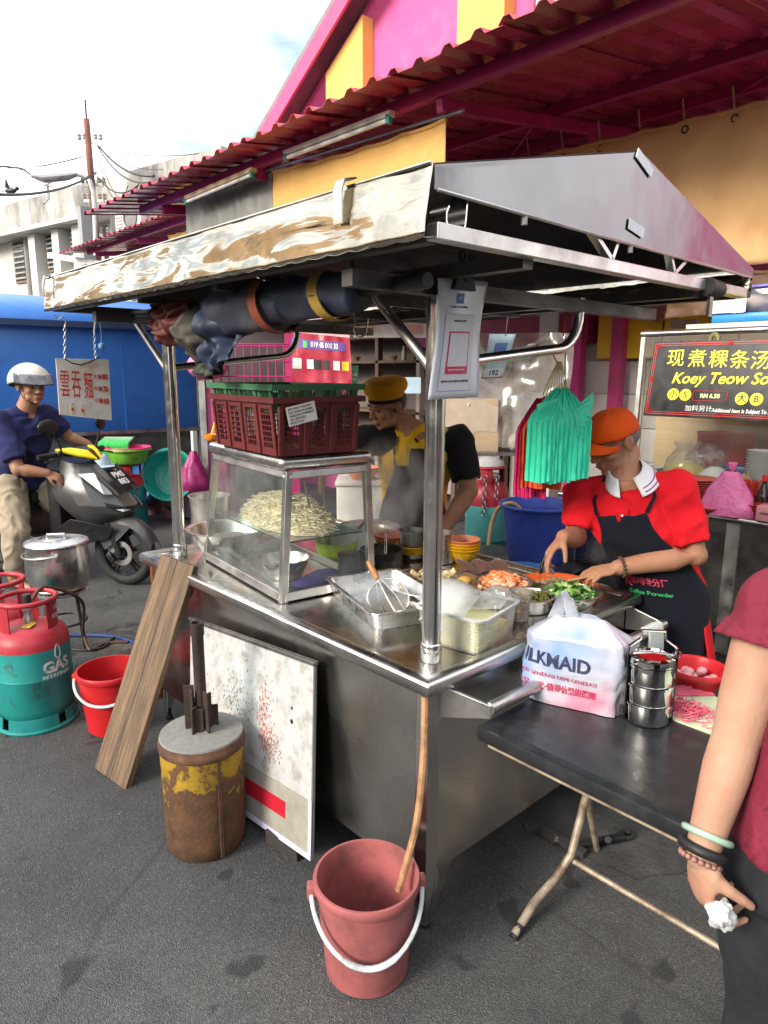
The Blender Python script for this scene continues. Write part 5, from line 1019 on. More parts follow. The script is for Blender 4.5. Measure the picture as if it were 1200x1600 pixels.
for (nm, q, gm_) in (('front_glass', ((0, 0), (0, 1)), m_gl), ('side_glass', ((0, 0), (1, 0)), m_gl2), ('side_glass', ((0, 1), (1, 1)), m_gl2)):
    a, b_ = q; CS.part(nm, MB().loft([[cp(*a, .03), cp(*b_, .03)], [cp(*a, HC-.03), cp(*b_, HC-.03)]], caps=False, closed=False), gm_, smooth=0)
CS.part('base_plate', MB().bbox(.015, DV-.015, .015, LU-.015, .001, .006), m_steelb, smooth=0)
CS.part('lid', MB().bbox(ins-.035, DV+.03, .02, LU-.02, HC+.001, HC+.055), m_steel, smooth=40, bevel=.024, bseg=4)
zs_ = .215; a, b_, c_, d_ = cp(0, 0, zs_), cp(1, 0, zs_), cp(1, 1, zs_), cp(0, 1, zs_)
CS.part('glass_shelf', MB().poly([a+V((.02, .02, 0)), b_+V((-.02, .02, 0)), c_+V((-.02, -.02, 0)), d_+V((.02, -.02, 0))], .006, (0, 0, 1)), mat('shelf_glass', (.55, .75, .66), .06, trans=.92, var=.02, rvar=0, ior=1.45), smooth=0)
for k in range(3): CS.part('frame_inner_bar', MB().beam(cp(1, (k+.0)/2 if k else .02, .03), cp(1, (k+.0)/2 if k else .02, HC-.03), .012, .012, (1, 0, 0)), m_steelb, smooth=0)
def case_pt(v, u, z): return CS.M @ cp(v, u, z)
# noodle mound on the shelf
NO = Thing('noodle_heap', 'big heap of pale dry noodles on the glass shelf of the case', 'noodles', case_pt(.5, .47, zs_+.0065), rot=frame((0, 0, 0), va_, ua).to_3x3())
b = MB()
def mound(u, v):
    a = u*2*math.pi; r = v; rx = .150*(1+.12*NZ.noise(V((math.cos(a), math.sin(a), 2)))); ry = .315*(1+.1*NZ.noise(V((math.cos(a)*2, math.sin(a)*2, 5))))
    hh = .115*(1-r**2.6)*(1+.35*NZ.noise(V((r*math.cos(a)*2.2, r*math.sin(a)*2.2, 1)))+.12*NZ.noise(V((r*math.cos(a)*8, r*math.sin(a)*8, 3))))
    return (rx*r*math.cos(a), ry*r*math.sin(a), max(.001, hh))
b.grid(mound, 56, 20, cu=True)
m_nd = mat('egg_noodle', (.74, .67, .48), .6, var=.12, scale=30, dirt=(.62, .52, .33), dirt_amt=.3, dscale=18, sss=.0, bump=.6, bscale=150)
NO.part('mound', b, mat('noodle_core', (.60, .51, .33), .7, bump=1, bscale=200, var=.3, scale=60), smooth=180)
random.seed(2); b = MB()
for k in range(2200):
    u = random.random(); v = math.sqrt(random.random()); p = V(mound(u, v)); a = random.random()*6.28; l = random.uniform(.012, .03); bend = random.uniform(-.012, .012)
    d = V((math.cos(a), math.sin(a), random.uniform(-.3, .3))); s_ = V((-d.y, d.x, 0)); z0 = V((0, 0, random.uniform(.0, .006)))
    b.tube([p-d*l+z0, p+s_*bend+z0+V((0, 0, .005)), p+d*l+z0-s_*bend*.4], .0016, 3, caps=False)
NO.part('strands', b, m_nd, kind='stuff', smooth=180)
# things in the case
T = steel_bowl('steel bowl standing on the floor of the display case', case_pt(.38, .36, .0065), .105, .085)
T.part('spoon', MB().tube([(-.03, 0, .03), (.06, .04, .11)], .004, 6), m_steel)
p = case_pt(.55, .13, .0065); b = MB()
for i in range(3): b.ell((.05*i-.05, .02*((i*7) % 3), .02), (.08, .05, .022))
solo('cloth_bundle', 'dark purple cloth folded on the floor of the display case', 'cloth', b, mat('purple_cloth', (.035, .025, .12), .8, bump=.5, bscale=30), loc=p, smooth=180)
p = case_pt(.86, .10, .0065); solo('tin_can', 'black lidded tin at the inner corner of the display case', 'tin', MB().lathe([(.045, 0), (.045, .10), (.047, .102), (.047, .115), (.04, .118)], 24, cap1=True), m_dark, loc=p)
p = case_pt(.5, .2, zs_+.0065+.06); b = MB().tube([(0, 0, .02), (-.02, .02, .17)], .004, 6).ell((.0, 0, .01), (.02, .028, .009))
solo('ladle', 'steel ladle stuck upright in the noodle heap', 'ladle', b, m_steeld, loc=p)
solo('plastic_bowl', 'lime green plastic bowl standing behind the fogged glass', 'bowl', MB().lathe([(.05, 0), (.09, .05), (.1, .1), (.095, .1), (.085, .05), (.001, .006)], 28), plastic('lime_plastic', (.45, .6, .05)), loc=(.60, 1.22, ZC+.001), smooth=60)
# crates on top of the case
LZ = ZC+.001+HC+.0565
cA = V((.100, .925, LZ)); RotC = frame((0, 0, 0), va_, ua).to_3x3()
def crate(name, label, o, W, D, H, mt, rows, colsW, colsD, rz3, flare=.02, wall=.004, lattop=True, panels=(4, 3)):
    """lattice crate; W along the case, D across"""
    T = Thing(name, label, 'crate', o, rot=rz3)
    def side(n0, n1, cols, np_, flip):
        """one wall from corner n0 to n1 as panels of slots and solid ribs"""
        n0 = V(n0); n1 = V(n1); d = (n1-n0); L_ = d.length; d.normalize(); nrm = V((d.y, -d.x, 0)); pw = L_/np_
        b = MB()
        def pt(x, z): return n0+d*x+nrm*(flare*z/H)+V((0, 0, z))
        def slab(x0, x1, z0, z1, t=wall, o=0.):
            q = [pt(x0, z0)+nrm*o, pt(x1, z0)+nrm*o, pt(x1, z1)+nrm*o, pt(x0, z1)+nrm*o]; b.poly(q, t, -nrm)
        rib = T.part('rib', None, None) if False else None
        zlo, zhi = H*.13, H*.80
        slab(0, L_, 0, zlo); slab(0, L_, zhi, H)
        for k in range(np_):
            x0 = k*pw; gw = pw*.52; g0 = x0+(pw-gw)/2
            slab(x0, g0, zlo, zhi); slab(g0+gw, x0+pw, zlo, zhi)
            nc = cols
            for j in range(1, nc): xx = g0+gw*j/nc; slab(xx-.0018, xx+.0018, zlo, zhi, wall*.7)
            for j in range(1, rows): zz = zlo+(zhi-zlo)*j/rows; slab(g0, g0+gw, zz-.0025, zz+.0025, wall*.7)
        T.part('side_wall', b, mt, smooth=0)
        for k in range(np_+1):
            b2 = MB(); x = min(max(k*pw, .008), L_-.008); b2.poly([pt(x-.009, .004), pt(x+.009, .004), pt(x+.009, H*.86), pt(x-.009, H*.86)], .008, nrm); T.part('rib', b2, mt, smooth=0, bevel=.002)
    C0 = [(0, 0, 0), (D, 0, 0), (D, W, 0), (0, W, 0)]
    side((0, W, 0), (0, 0, 0), colsW, panels[0], 0); side((0, 0, 0), (D, 0, 0), colsD, panels[1], 0); side((D, 0, 0), (D, W, 0), colsW, panels[0], 0); side((D, W, 0), (0, W, 0), colsD, panels[1], 0)
    T.part('bottom', MB().bbox(.001, D-.001, .001, W-.001, .001, .006), mt, smooth=0)
    f = flare; b = MB(); o = .012
    rr = [[V((x0, y0, z)) for (x0, y0) in ((-f-q, -f-q), (D+f+q, -f-q), (D+f+q, W+f+q), (-f-q, W+f+q))] for (q, z) in ((.0, H-.022), (o, H-.022), (o, H), (-.003, H))]; b.loft(rr+[rr[0]], caps=False); T.part('rim', b, mt, smooth=0)
    return T
m_mar = plastic('maroon_plastic', (.12, .022, .022), .4); m_cgn = plastic('crate_green', (.045, .16, .07), .45)
CR = crate('plastic_crate', 'maroon lattice crate with a paper label on top of the display case', cA, .555, .335, .215, m_mar, 7, 4, 5, RotC, flare=.018, panels=(4, 3))
lbM = frame((.085, -.019, .155), (1, 0, .04), (-.04, 0, 1)) @ MX.Rotation(rad(9), 4, 'Z')
CR.part('paper_label', MB().bbox(-.06, .06, -.035, .035, .010, .0112).xf(lbM), mat('label_paper', (.72, .72, .68), .8), smooth=0)
for k in range(5):
    ln_ = ['JKP FOOD TRADING', 'LOT 28 JALAN PASAR', '10400 PULAU PINANG', 'NO. SIRI 00452', 'BERAT 5 KG'][k]
    b = textMB(ln_, .0105, 0, align='LEFT'); CR.part('label_print', b.xf(lbM @ MX.Translation((-.053, .025-.0125*k, .0116))), mat('print_black', (.05, .05, .05), .7), smooth=0)
CR2 = crate('plastic_crate', 'green shallow crate nested in the maroon one', cA+V((.004, .006, .155)), .54, .325, .105, m_cgn, 2, 6, 6, RotC, flare=.024, panels=(4, 3))
b = MB().tube([(0, 0, 0), (0, .01, .10)], .002, 5); p = ad(395, 600, 2.62)
T = Thing('bottle', 'tiny sauce bottle with red and yellow label standing in the crate', 'bottle', CR2.M @ V((.1, .36, .007))); T.part('body', MB().lathe([(.014, 0), (.015, .06), (.006, .08), (.006, .1)], 12, cap1=True), mat('sauce_glass', (.12, .02, .01), .2)); T.part('wrapper', MB().lathe([(.0155, .01), (.0155, .05)], 12, cap0=False), mat('label_yellow', (.7, .45, .05), .5))
# aluminium tray with wire skimmer
tc_ = (az(585, 988, ZC)+az(497, 912, ZC)+az(660, 940, ZC)*0)/2
fr_ = az(585, 988, ZC+.001); le_ = az(499, 915, ZC+.001); tu = (le_-fr_); tl_ = tu.length; tu.normalize(); tv = V((-tu.y, tu.x, 0))*-1
TR = Thing('metal_tray', 'deep aluminium tray with rounded rim at the middle of the counter', 'tray', fr_, rot=frame((0, 0, 0), tu, -tv if False else tv*-1).to_3x3() if False else frame((0, 0, 0), tv, tu).to_3x3())
TW, TL, TH = .30, .46, .062
def rr(w0, l0, w1, l1, z, rd=.03, n=5):
    pts = []
    for (cx, cy, a0) in ((w1-rd, l1-rd, 0), (w0+rd, l1-rd, 90), (w0+rd, l0+rd, 180), (w1-rd, l0+rd, 270)):
        for k in range(n+1): a = rad(a0+90*k/n); pts.append(V((cx+rd*math.cos(a), cy+rd*math.sin(a), z)))
    return pts
TR.part('pan', MB().loft([rr(.012, .012, TW-.012, TL-.012, 0), rr(0, 0, TW, TL, TH), rr(-.012, -.012, TW+.012, TL+.012, TH+.001), rr(-.013, -.013, TW+.013, TL+.013, TH-.004), rr(-.011, -.011, TW+.011, TL+.011, TH+.003), rr(.003, .003, TW-.003, TL-.003, TH), rr(.016, .016, TW-.016, TL-.016, .003)], caps=True), m_alu, smooth=40)
def ice(r): return MB().box((0, 0, 0), (r.uniform(.008, .018), r.uniform(.008, .016), r.uniform(.006, .012)))
SK = Thing('wire_skimmer', 'round wire mesh skimmer with wooden handle resting in the aluminium tray', 'skimmer', TR.M @ V((.12, .14, .03)))
sc_ = TR.M @ V((.125, .165, .052)); hp = ad(573, 878, (RC.inverted() @ (sc_-CAMP)).z*-1+.10); hd = (hp-sc_).normalized(); nx = hd.cross(V((0, 0, 1))).normalized(); ny = nx.cross(hd)
nrm_ = (CAMP-sc_).normalized(); nrm_ = (nrm_+V((0, 0, .35))).normalized(); e1 = (hd-nrm_*hd.dot(nrm_)).normalized(); e2 = nrm_.cross(e1); Rk = .074
SK.part('ring', MB().tube([sc_+e1*Rk*math.cos(a)+e2*Rk*math.sin(a) for a in [i*math.pi/20 for i in range(40)]], .0035, 8, closed=True), m_pipe, True)
b = MB()
for k in range(-11, 12):
    t = k/12; hw = math.sqrt(1-t*t)
    for (A, B) in ((e1, e2), (e2, e1)): b.tube([sc_+A*Rk*t+B*Rk*s*hw-nrm_*.022*(1-t*t)*(1-s*s) for s in (-1, -.6, -.2, .2, .6, 1)], .0008, 3, caps=False)
SK.part('mesh', b, m_galv, True, kind='stuff', smooth=180)
for s in (-.45, 0, .45): SK.part('rib_wire', MB().tube([sc_+e1*Rk*1.05+e2*Rk*s*.3, sc_+e2*Rk*s-nrm_*.02, sc_-e1*Rk*math.sqrt(1-s*s)+e2*Rk*s], .0022, 6), m_pipe, True)
SK.part('shank', MB().tube([sc_+e1*Rk, sc_+e1*Rk*1.2+hd*.0], .004, 8), m_pipe, True)
SK.part('handle', MB().tube([sc_+e1*Rk*1.12, sc_+e1*(Rk*1.12+.03), sc_+e1*(Rk*1.12+.075)], [.009, .0115, .0105], 12), mat('handle_wood', (.38, .17, .06), .6, var=.3, scale=20), True)
# box of wonton wrappers
bf = az(752, 1032, ZC+.001); bl_ = az(648, 1003, ZC+.001); bu = (bl_-bf); bL = bu.length; bu.normalize()
WB = Thing('wrapper_box', 'clear plastic tub of pale yellow wonton wrappers by the corner post', 'tub', bf+V((.01, .01, 0)), rot=frame((0, 0, 0), V((-bu.y, bu.x, 0))*-1, bu).to_3x3())
BW, BL, BH = .255, bL+.0, .115
m_tub = film('tub_film', (.93, .94, .93), .42, (.72, .73, .72), .12, 9)
WB.part('tub', MB().loft([rr(.01, .01, BW-.01, BL-.01, .001, .025), rr(0, 0, BW, BL, BH, .03)], caps=False), m_tub, smooth=60)
WB.part('tub_base', MB().bbox(.02, BW-.02, .02, BL-.02, .0, .003), m_tub, smooth=0)
WB.part('tub_rim', MB().loft([rr(-.008, -.008, BW+.008, BL+.008, BH-.004, .035), rr(-.010, -.010, BW+.010, BL+.010, BH+.003, .036), rr(0, 0, BW, BL, BH+.004, .03), rr(.001, .001, BW-.001, BL-.001, BH-.005, .03)], caps=False), mat('rim_plastic', (.55, .56, .55), .3, spec=.6), smooth=60)
m_wrap = mat('wrapper_dough', (.60, .58, .30), .7, var=.06, scale=30, stretch=(1, 1, 12)); random.seed(4)
for k in range(9): o = random.uniform(-.004, .004); WB.part('wrapper_stack', MB().bbox(.02+o, BW*.62+o, .022+o, BL-.03+o, .004+.0105*k, .0135+.0105*k), m_wrap, smooth=30, bevel=.003)
for k in range(5): o = random.uniform(-.004, .004); WB.part('wrapper_stack', MB().bbox(BW*.66+o, BW-.03+o, .025+o, BL*.8+o, .004+.0105*k, .0135+.0105*k), mat('wrapper_yellow', (.70, .56, .14), .7), smooth=30, bevel=.003)
m_pap = film('greaseproof', (.9, .9, .9), .95, (.8, .82, .82), .3, 4)
def sheet(fn, nm='paper_sheet'): WB.part(nm, MB().grid(fn, 10, 8), m_pap, smooth=180)
sheet(lambda u, v: (lerp(.02, .20, v), lerp(BL+.0, BL*.35, u), .10+.055*math.sin(v*2.2)+.02*math.sin(u*3+1)))
sheet(lambda u, v: (lerp(.10, .27, v)+.02*u, lerp(BL*.45, .0, u), .105+.035*math.sin(v*3)+.03*math.sin(u*5)*v+.02*u))
sheet(lambda u, v: (lerp(-.0, .12, v), lerp(BL*.95, BL*.55, u), .07+.07*v+.015*math.sin(u*4)))
# sauce cup
T = Thing('sauce_tub', 'small clear tub of brown chilli sauce behind the wrapper tub', 'tub', (.60, .20, ZC+.001))
T.part('cup', MB().lathe([(.036, 0), (.045, .095), (.048, .096), (.048, .104), (.044, .104), (.035, .004)], 30), film('cup_film', (.92, .9, .88), .3, (.7, .66, .6), .1, 8), smooth=60); T.part('sauce', MB().lathe([(.034, .002), (.0375, .035), (.001, .036)], 28), mat('sauce_brown', (.33, .14, .05), .3), smooth=60)
# food bowls
m_shr = [mat('prawn_a', (.72, .20, .07), .3, var=.25, scale=60, sss=.0), mat('prawn_b', (.75, .36, .22), .3, var=.2, scale=60)]
def prawn(r):
    b = MB(); n = 7; s = r.uniform(.8, 1.15)
    b.tube([(.016*s*math.cos(a), .016*s*math.sin(a), 0) for a in [i*.62 for i in range(n)]], [.0035*s, .0075*s, .0085*s, .008*s, .0065*s, .005*s, .0025*s], 7); return b
T = steel_bowl('steel bowl heaped with peeled orange prawns', (.815, .43, ZC+.001), .105, .042, foot=.7); heap(T, 'prawns', prawn, 95, .085, .034, .03, m_shr, 1)
m_gr = [mat('greens_a', (.03, .10, .02), .4, var=.3), mat('greens_b', (.16, .33, .05), .4, var=.3), mat('greens_c', (.38, .5, .2), .45)]
def leafy(r):
    b = MB(); l = r.uniform(.014, .03); w_ = r.uniform(.006, .012); c = r.uniform(-.6, .6); b.grid(lambda u, v: ((u-.5)*l*2, (v-.5)*w_*2, .007*math.sin(u*3+c)+.004*math.cos(v*3)), 4, 2); return b
T = steel_bowl('steel bowl of chopped leafy greens near the counter end', (.855, .15, ZC+.001), .105, .06, foot=.65); heap(T, 'greens', leafy, 260, .085, .02, .045, m_gr, 3, flat=1.)
def ring_(r): s = r.uniform(.006, .011); return MB().lathe([(s*.5, 0), (s, .0), (s, .006), (s*.5, .006)], 9, closed=True)
m_pk2 = [mat('pickle_a', (.13, .14, .02), .25, var=.4), mat('pickle_b', (.24, .20, .05), .25, var=.4), mat('pickle_c', (.07, .09, .02), .25)]
T = steel_bowl('steel bowl of olive green pickled chillies beside the sauce tub', (.715, .235, ZC+.001), .085, .055, foot=.8); heap(T, 'pickled_chillies', ring_, 170, .07, .018, .04, m_pk2, 5, flat=1.2)
T = steel_bowl('small steel bowl of brown paste behind the wrapper tub', (.66, .33, ZC+.001), .06, .035); T.part('paste', MB().lathe([(.05, .024), (.03, .03), (.001, .032)], 24), mat('paste', (.18, .07, .03), .5, bump=.6, bscale=80), smooth=180)
T = steel_bowl('shallow orange plastic plate under the vendor hands', (.985, .30, ZC+.001), .155, .022, plastic('orange_plate', (.60, .10, .02)), 'plate', 'plate', foot=.55, lip=.01)
m_mee = mat('grey_noodle', (.33, .25, .15), .6, var=.3)
def strand(r):
    b = MB(); p = V((0, 0, 0)); pts = [p]; a = r.random()*6
    for k in range(7): a += r.uniform(-.9, .9); p = p+V((math.cos(a), math.sin(a), r.uniform(-.2, .2)))*.008; pts.append(p)
    b.tube(pts, .0017, 4, caps=False); return b
heap(T, 'noodles', strand, 160, .055, .022, .012, m_mee, 6, flat=.3); heap(T, 'leaf_bits', leafy, 14, .09, .005, .018, [m_gr[1]], 8)
# steel tray of wontons
T = Thing('steel_tray', 'round steel tray with pale folded wontons behind the corner post', 'tray', (.66, .66, ZC+.001)); T.part('pan', MB().lathe([(.17, 0), (.19, .016), (.205, .018), (.205, .021), (.188, .02), (.168, .004), (.001, .004)], 44), m_steel, smooth=50)
def wonton(r):
    b = MB(); b.ell((0, 0, 0), (.017, .013, .010), su=10, sv=6); b.grid(lambda u, v: ((u-.5)*.045, .008+v*.022, .004+.008*math.sin(u*7)*v), 6, 3); return b
heap(T, 'wontons', wonton, 95, .125, .028, .014, [mat('wonton_a', (.52, .42, .25), .45, var=.2, scale=40), mat('wonton_b', (.42, .33, .17), .45)], 9, flat=.6); T.part('fried_wrapper', MB().ell((.07, -.10, .03), (.035, .028, .02)), mat('fried', (.5, .28, .07), .6, bump=1, bscale=60), smooth=180)
# pots, cups and bowls at the stove
T = Thing('saucepan', 'blackened saucepan with a spoon beside the skimmer handle', 'pot', (.70, 1.02, ZC+.001)); T.part('pan', MB().lathe([(.085, 0), (.092, .006), (.092, .075), (.1, .078), (.1, .082), (.09, .08), (.088, .01), (.001, .01)], 36), mat('scorched_metal', (.13, .12, .11), .4, .9, var=.5, dirt=(.02, .02, .02), dirt_amt=.5, dscale=12), smooth=50)
T.part('contents', MB().lathe([(.087, .05), (.001, .052)], 30, cap0=False), mat('dark_sauce', (.02, .012, .008), .15)); T.part('spoon', MB().tube([(.02, 0, .05), (.08, .06, .13)], [.006, .004], 8, sec=(1, .5)), m_pipe)
def ybowls(label, c, n, mt, R=.075, dz=.014, contents=None):
    T = Thing('bowl_stack', label, 'bowls', c)
    for k in range(n): T.part('bowl', MB().lathe([(R*.55, dz*k), (R*.6, dz*k+.002), (R*.9, dz*k+.045), (R, dz*k+.062), (R*1.03, dz*k+.063), (R*1.03, dz*k+.066), (R*.98, dz*k+.066), (R*.86, dz*k+.045), (R*.5, dz*k+.006)], 32), mt if k < n-1 or not contents else contents, smooth=60)
    return T
m_yb = plastic('bowl_yellow', (.78, .42, .01)); m_ob = plastic('bowl_orange', (.70, .22, .10))
ybowls('stack of yellow plastic bowls topped by an orange one', (1.03, .83, ZC+.001), 4, m_yb, contents=m_ob)
ybowls('yellow plastic bowl under the steel cup left of the post', (.90, 1.03, ZC+.001), 1, m_yb, R=.078)
T = steel_bowl('steel mug sitting in the yellow bowl left of the post', (.90, 1.03, ZC+.008), .062, .125, m_steeld, 'steel_mug', 'mug', foot=.92, lip=.003); T.part('soup', MB().lathe([(.058, .04), (.001, .04)], 24, cap0=False), mat('broth', (.3, .17, .07), .2))
T = steel_bowl('tall plain steel canister right of the post', (.955, .90, ZC+.001), .062, .135, m_steelb, 'steel_canister', 'canister', foot=.98, lip=.002)
ybowls('orange plastic bowls in the steam beside the saucepan', (.93, 1.20, ZC+.001), 2, m_ob, R=.085)
T = Thing('stock_pot', 'wide steaming stock pot sunk in the counter before the vendor', 'pot', (.98, 1.42, ZC+.001)); T.part('pot', MB().lathe([(.15, 0), (.155, .02), (.155, .07), (.165, .072), (.165, .078), (.15, .075), (.148, .02), (.001, .02)], 40), m_steel, smooth=50); T.part('soup', MB().lathe([(.149, .055), (.001, .056)], 36, cap0=False), mat('soup', (.42, .27, .17), .12))
T = Thing('enamel_pot', 'white enamel pot with dark band and ladle beyond the display case', 'pot', (.70, 1.25, ZC+.001)); T.part('pot', MB().lathe([(.085, 0), (.09, .01), (.09, .045)], 32), mat('enamel_black', (.02, .02, .02), .25), smooth=50); T.part('wall', MB().lathe([(.0905, .045), (.0905, .13), (.095, .133), (.09, .137), (.086, .13), (.085, .05), (.001, .05)], 32, cap0=False), mat('enamel_white', (.66, .65, .62), .2), smooth=50)
T.part('ladle', MB().tube([(.0, 0, .08), (.10, -.05, .20)], [.006, .008], 8), mat('ladle_wood', (.22, .11, .06), .7))
# brown cloth
b = MB(); b.grid(lambda u, v: ((u-.5)*.2+.01*math.sin(v*9), (v-.5)*.13, .012+.028*abs(math.sin(u*7.5+v*2))*(.5+.5*math.sin(v*math.pi))+.02*math.sin(v*math.pi)), 30, 18)
solo('wiping_cloth', 'crumpled dark brown cloth on the counter behind the prawns', 'cloth', b, mat('brown_cloth', (.07, .026, .018), .95, var=.3, scale=40, bump=.8, bscale=150, sheen=.3), loc=(.95, .66, ZC+.001), rz=rad(-45), smooth=180, solid=.006)
# basin and tall pot behind the case
T = steel_bowl('wide dented steel basin at the far left end of the counter', (.33, 1.715, ZC+.001), .185, .115, mat('pale_steel', (.72, .70, .66), .3, 1., var=.1, rvar=.1), 'steel_basin', 'basin', foot=.62, lip=.016); T.part('water', MB().lathe([(.15, .06), (.001, .06)], 36, cap0=False), mat('cloudy_water', (.42, .40, .33), .1))
p = ad(322, 800, 3.95); T = steel_bowl('tall steel stock pot on a stand behind the cart', (p.x+.05, p.y+.05, .62), .115, .36, m_steelb, 'steel_pot', 'pot', foot=.98, lip=.006)
solo('pot_stand', 'dark box stand under the tall steel pot behind the cart', 'stand', MB().bbox(-.13, .13, -.13, .13, 0, .619), m_dark, loc=(p.x+.05, p.y+.05, 0), smooth=0, bevel=.01)
# ---- hung on the cart: sign with prices, poster, bags
WS = Thing('price_sign', 'white hand-painted wonton noodle price sign hanging on chains from the roof end', 'sign', (-.12, 2.2, 1.60))
pts = [ay(87, 560, 2.2), ay(170, 562, 2.2), ay(175, 657, 2.2), ay(93, 648, 2.2)]
WS.part('plate', MB().poly([pts[3], pts[2], pts[1], pts[0]], .004, (0, 1, 0)), mat('sign_white', (.74, .72, .66), .55, var=.06, scale=14, dirt=(.55, .40, .22), dirt_amt=.25, dscale=9), True, smooth=0, bevel=.001)
m_sr = mat('sign_red', (.62, .03, .025), .6, dirt=(.6, .3, .25), dirt_amt=.2, dscale=60)
def sg(u, v): return pts[0].lerp(pts[1], u).lerp(pts[3].lerp(pts[2], u), v)
def sign_text(T, body, u, v, hgt, wid, mt, bold=.02, f=sg, yo=-.0012, nm='lettering'):
    b = textMB(body, 1.0, bold); xs = [p.x for p in b.v]; ys = [p.y for p in b.v]; w_ = max(xs)-min(xs); h_ = max(ys)-min(ys); cx = (max(xs)+min(xs))/2; cy = (max(ys)+min(ys))/2
    b.v = [f(u+(p.x-cx)/w_*wid, v-(p.y-cy)/h_*hgt)+V((0, yo+(-.0006 if p.z > 0 else 0), 0)) for p in b.v]; T.part(nm, b, mt, True, smooth=0)
for ch, u in (('雲', .135), ('吞', .345), ('麵', .575)): sign_text(WS, ch, u, .44, .46, .17, m_sr, .0)
for k, (a, pr) in enumerate((('大', '800'), ('中', '700'), ('小', '600'))): sign_text(WS, a, .715, .285+.2*k, .085, .065, m_sr, .01); sign_text(WS, 'RM', .80, .285+.2*k, .085, .075, m_sr, .02); sign_text(WS, pr, .905, .285+.2*k, .10, .10, m_sr, .035)
for u in (.25, .44): WS.part('sticker', MB().tube([sg(u+.035*math.cos(a), .865+.09*math.sin(a))+V((0, -.0015, 0)) for a in [i*math.pi/8 for i in range(16)]], .0016, 4, closed=True), mat('sticker_tan', (.6, .36, .16), .6), True); WS.part('sticker', MB().ell(sg(u, .88)+V((0, -.001, 0)), (.006, .002, .009)), m_sr, True)
def chain(T, a, b, n, r=.004, mt=None):
    a = V(a); b = V(b); d = (b-a)/n
    for k in range(n):
        c = a+d*(k+.5); e1 = d.normalized(); e2 = e1.cross(V((0, 1, 0)) if k % 2 else V((1, 0, 0))).normalized(); T.part('chain_link', MB().tube([c+e1*d.length*.62*math.cos(q)+e2*r*1.3*math.sin(q) for q in [i*math.pi/5 for i in range(10)]], r*.35, 4, closed=True), mt or m_galv, True)
for (u, px, py) in ((.16, 101, 507), (.74, 147, 520)): chain(WS, sg(u, .0), ay(px, py, 2.2), 9)
WS.part('wire_loop', MB().tube([ay(101, 510, 2.2), ay(103, 504, 2.2), ay(98, 494, 2.2), ay(90, 500, 2.2)]+[ay(86, 490, 2.19)], .003, 6), m_galv, True); WS.part('wire_loop', MB().tube([sg(.16, .0), sg(.28, .07), sg(.45, .1), sg(.62, .05), sg(.84, -.05)], .003, 6), m_dark, True); WS.part('wire_loop', MB().tube([ay(147, 520, 2.2), ay(149, 500, 2.2), ay(152, 484, 2.2)], .004, 6), mat('twine_white', (.55, .52, .45), .9), True)
T = Thing('hanging_ball', 'small light blue rattan ball on a cord under the roof end', 'ornament', ay(159, 541, 2.18)); T.part('ball', MB().ell((0, 0, 0), .016), plastic('sky_blue', (.10, .35, .6)), smooth=60); T.part('cord', MB().tube([(0, 0, .015), (.004, 0, .06), (-.003, 0, .15)], .003, 5), plastic('sky_blue', (.10, .35, .6)))
# payment poster with bulldog clip (the code itself is left blank)
PO = Thing('payment_poster', 'laminated white payment poster clipped to the front corner post', 'poster', (.17, .12, 1.62))
q4 = [ay(684, 434, .118), ay(762, 441, .118), ay(744, 620, .118), ay(670, 625, .118)]
def pf(u, v):
    p = q4[0].lerp(q4[1], u).lerp(q4[3].lerp(q4[2], u), v); pin = .014*math.sin(v*math.pi)*(u-.5)*-1; return p+V((pin, -.012*math.sin(u*math.pi)*(1-v)+.01*math.sin(v*5)*(u-.4), 0))
PO.part('sheet', MB().grid(pf, 14, 20), mat('laminate', (.52, .54, .60), .22, var=.02, coat=.5), True, smooth=180, solid=.0012)
def prect(u0, u1, v0, v1, mt, nm, k=1):
    b = MB(); b.grid(lambda a, c: pf(lerp(u0, u1, a), lerp(v0, v1, c))+V((0, -.0012-.0008*k, 0)), 8, 8); PO.part(nm, b, mt, True, smooth=180)
m_pb = mat('poster_blue', (.08, .16, .38), .4); m_pw = mat('poster_white', (.57, .58, .62), .35); m_pr = mat('poster_crimson', (.55, .02, .10), .4)
prect(.14, .80, .285, .935, mat('poster_line', (.25, .33, .5), .4), 'outline', 1); prect(.148, .792, .29, .93, m_pw, 'inner_panel', 2)
prect(.32, .48, .115, .20, m_pb, 'logo', 1); prect(.24, .70, .43, .79, m_pr, 'code_frame', 3); prect(.265, .675, .445, .725, m_pw, 'blank_code', 4)
sign_text(PO, 'Touch \'n Go eWallet', .40, .225, .02, .36, m_dark, .01, pf, -.003); sign_text(PO, 'WING JUI KOON', .44, .345, .02, .27, m_dark, .02, pf, -.004); sign_text(PO, 'MALAYSIA NATIONAL QR', .46, .755, .016, .34, m_pw, .02, pf, -.0055); sign_text(PO, '请用电子钱包扫描付款 谢谢光临', .46, .85, .02, .55, m_dark, .0, pf, -.004); sign_text(PO, 'eW', .40, .155, .03, .07, m_pw, .02, pf, -.003)
cl = pf(.42, .02); CLP = Thing('bulldog_clip', 'black bulldog clip gripping the top of the payment poster', 'clip', cl+V((0, -.012, 0)))
CLP.part('jaw', MB().poly([(-.045, 0, -.022), (.045, 0, -.022), (.035, 0, .01), (-.035, 0, .01)], .018, (0, 1, 0)), m_dark, smooth=0, bevel=.003)
for s in (-1, 1): CLP.part('arm', MB().tube([(0, .004, .0), (s*.008, .0, .03), (s*.02, -.004, .055)], [.008, .006, .008], 8), m_dark); CLP.part('arm_eye', MB().tube([(s*.02+.011*math.cos(a), -.004, .062+.011*math.sin(a)) for a in [i*math.pi/8 for i in range(16)]], .005, 6, closed=True), m_dark)
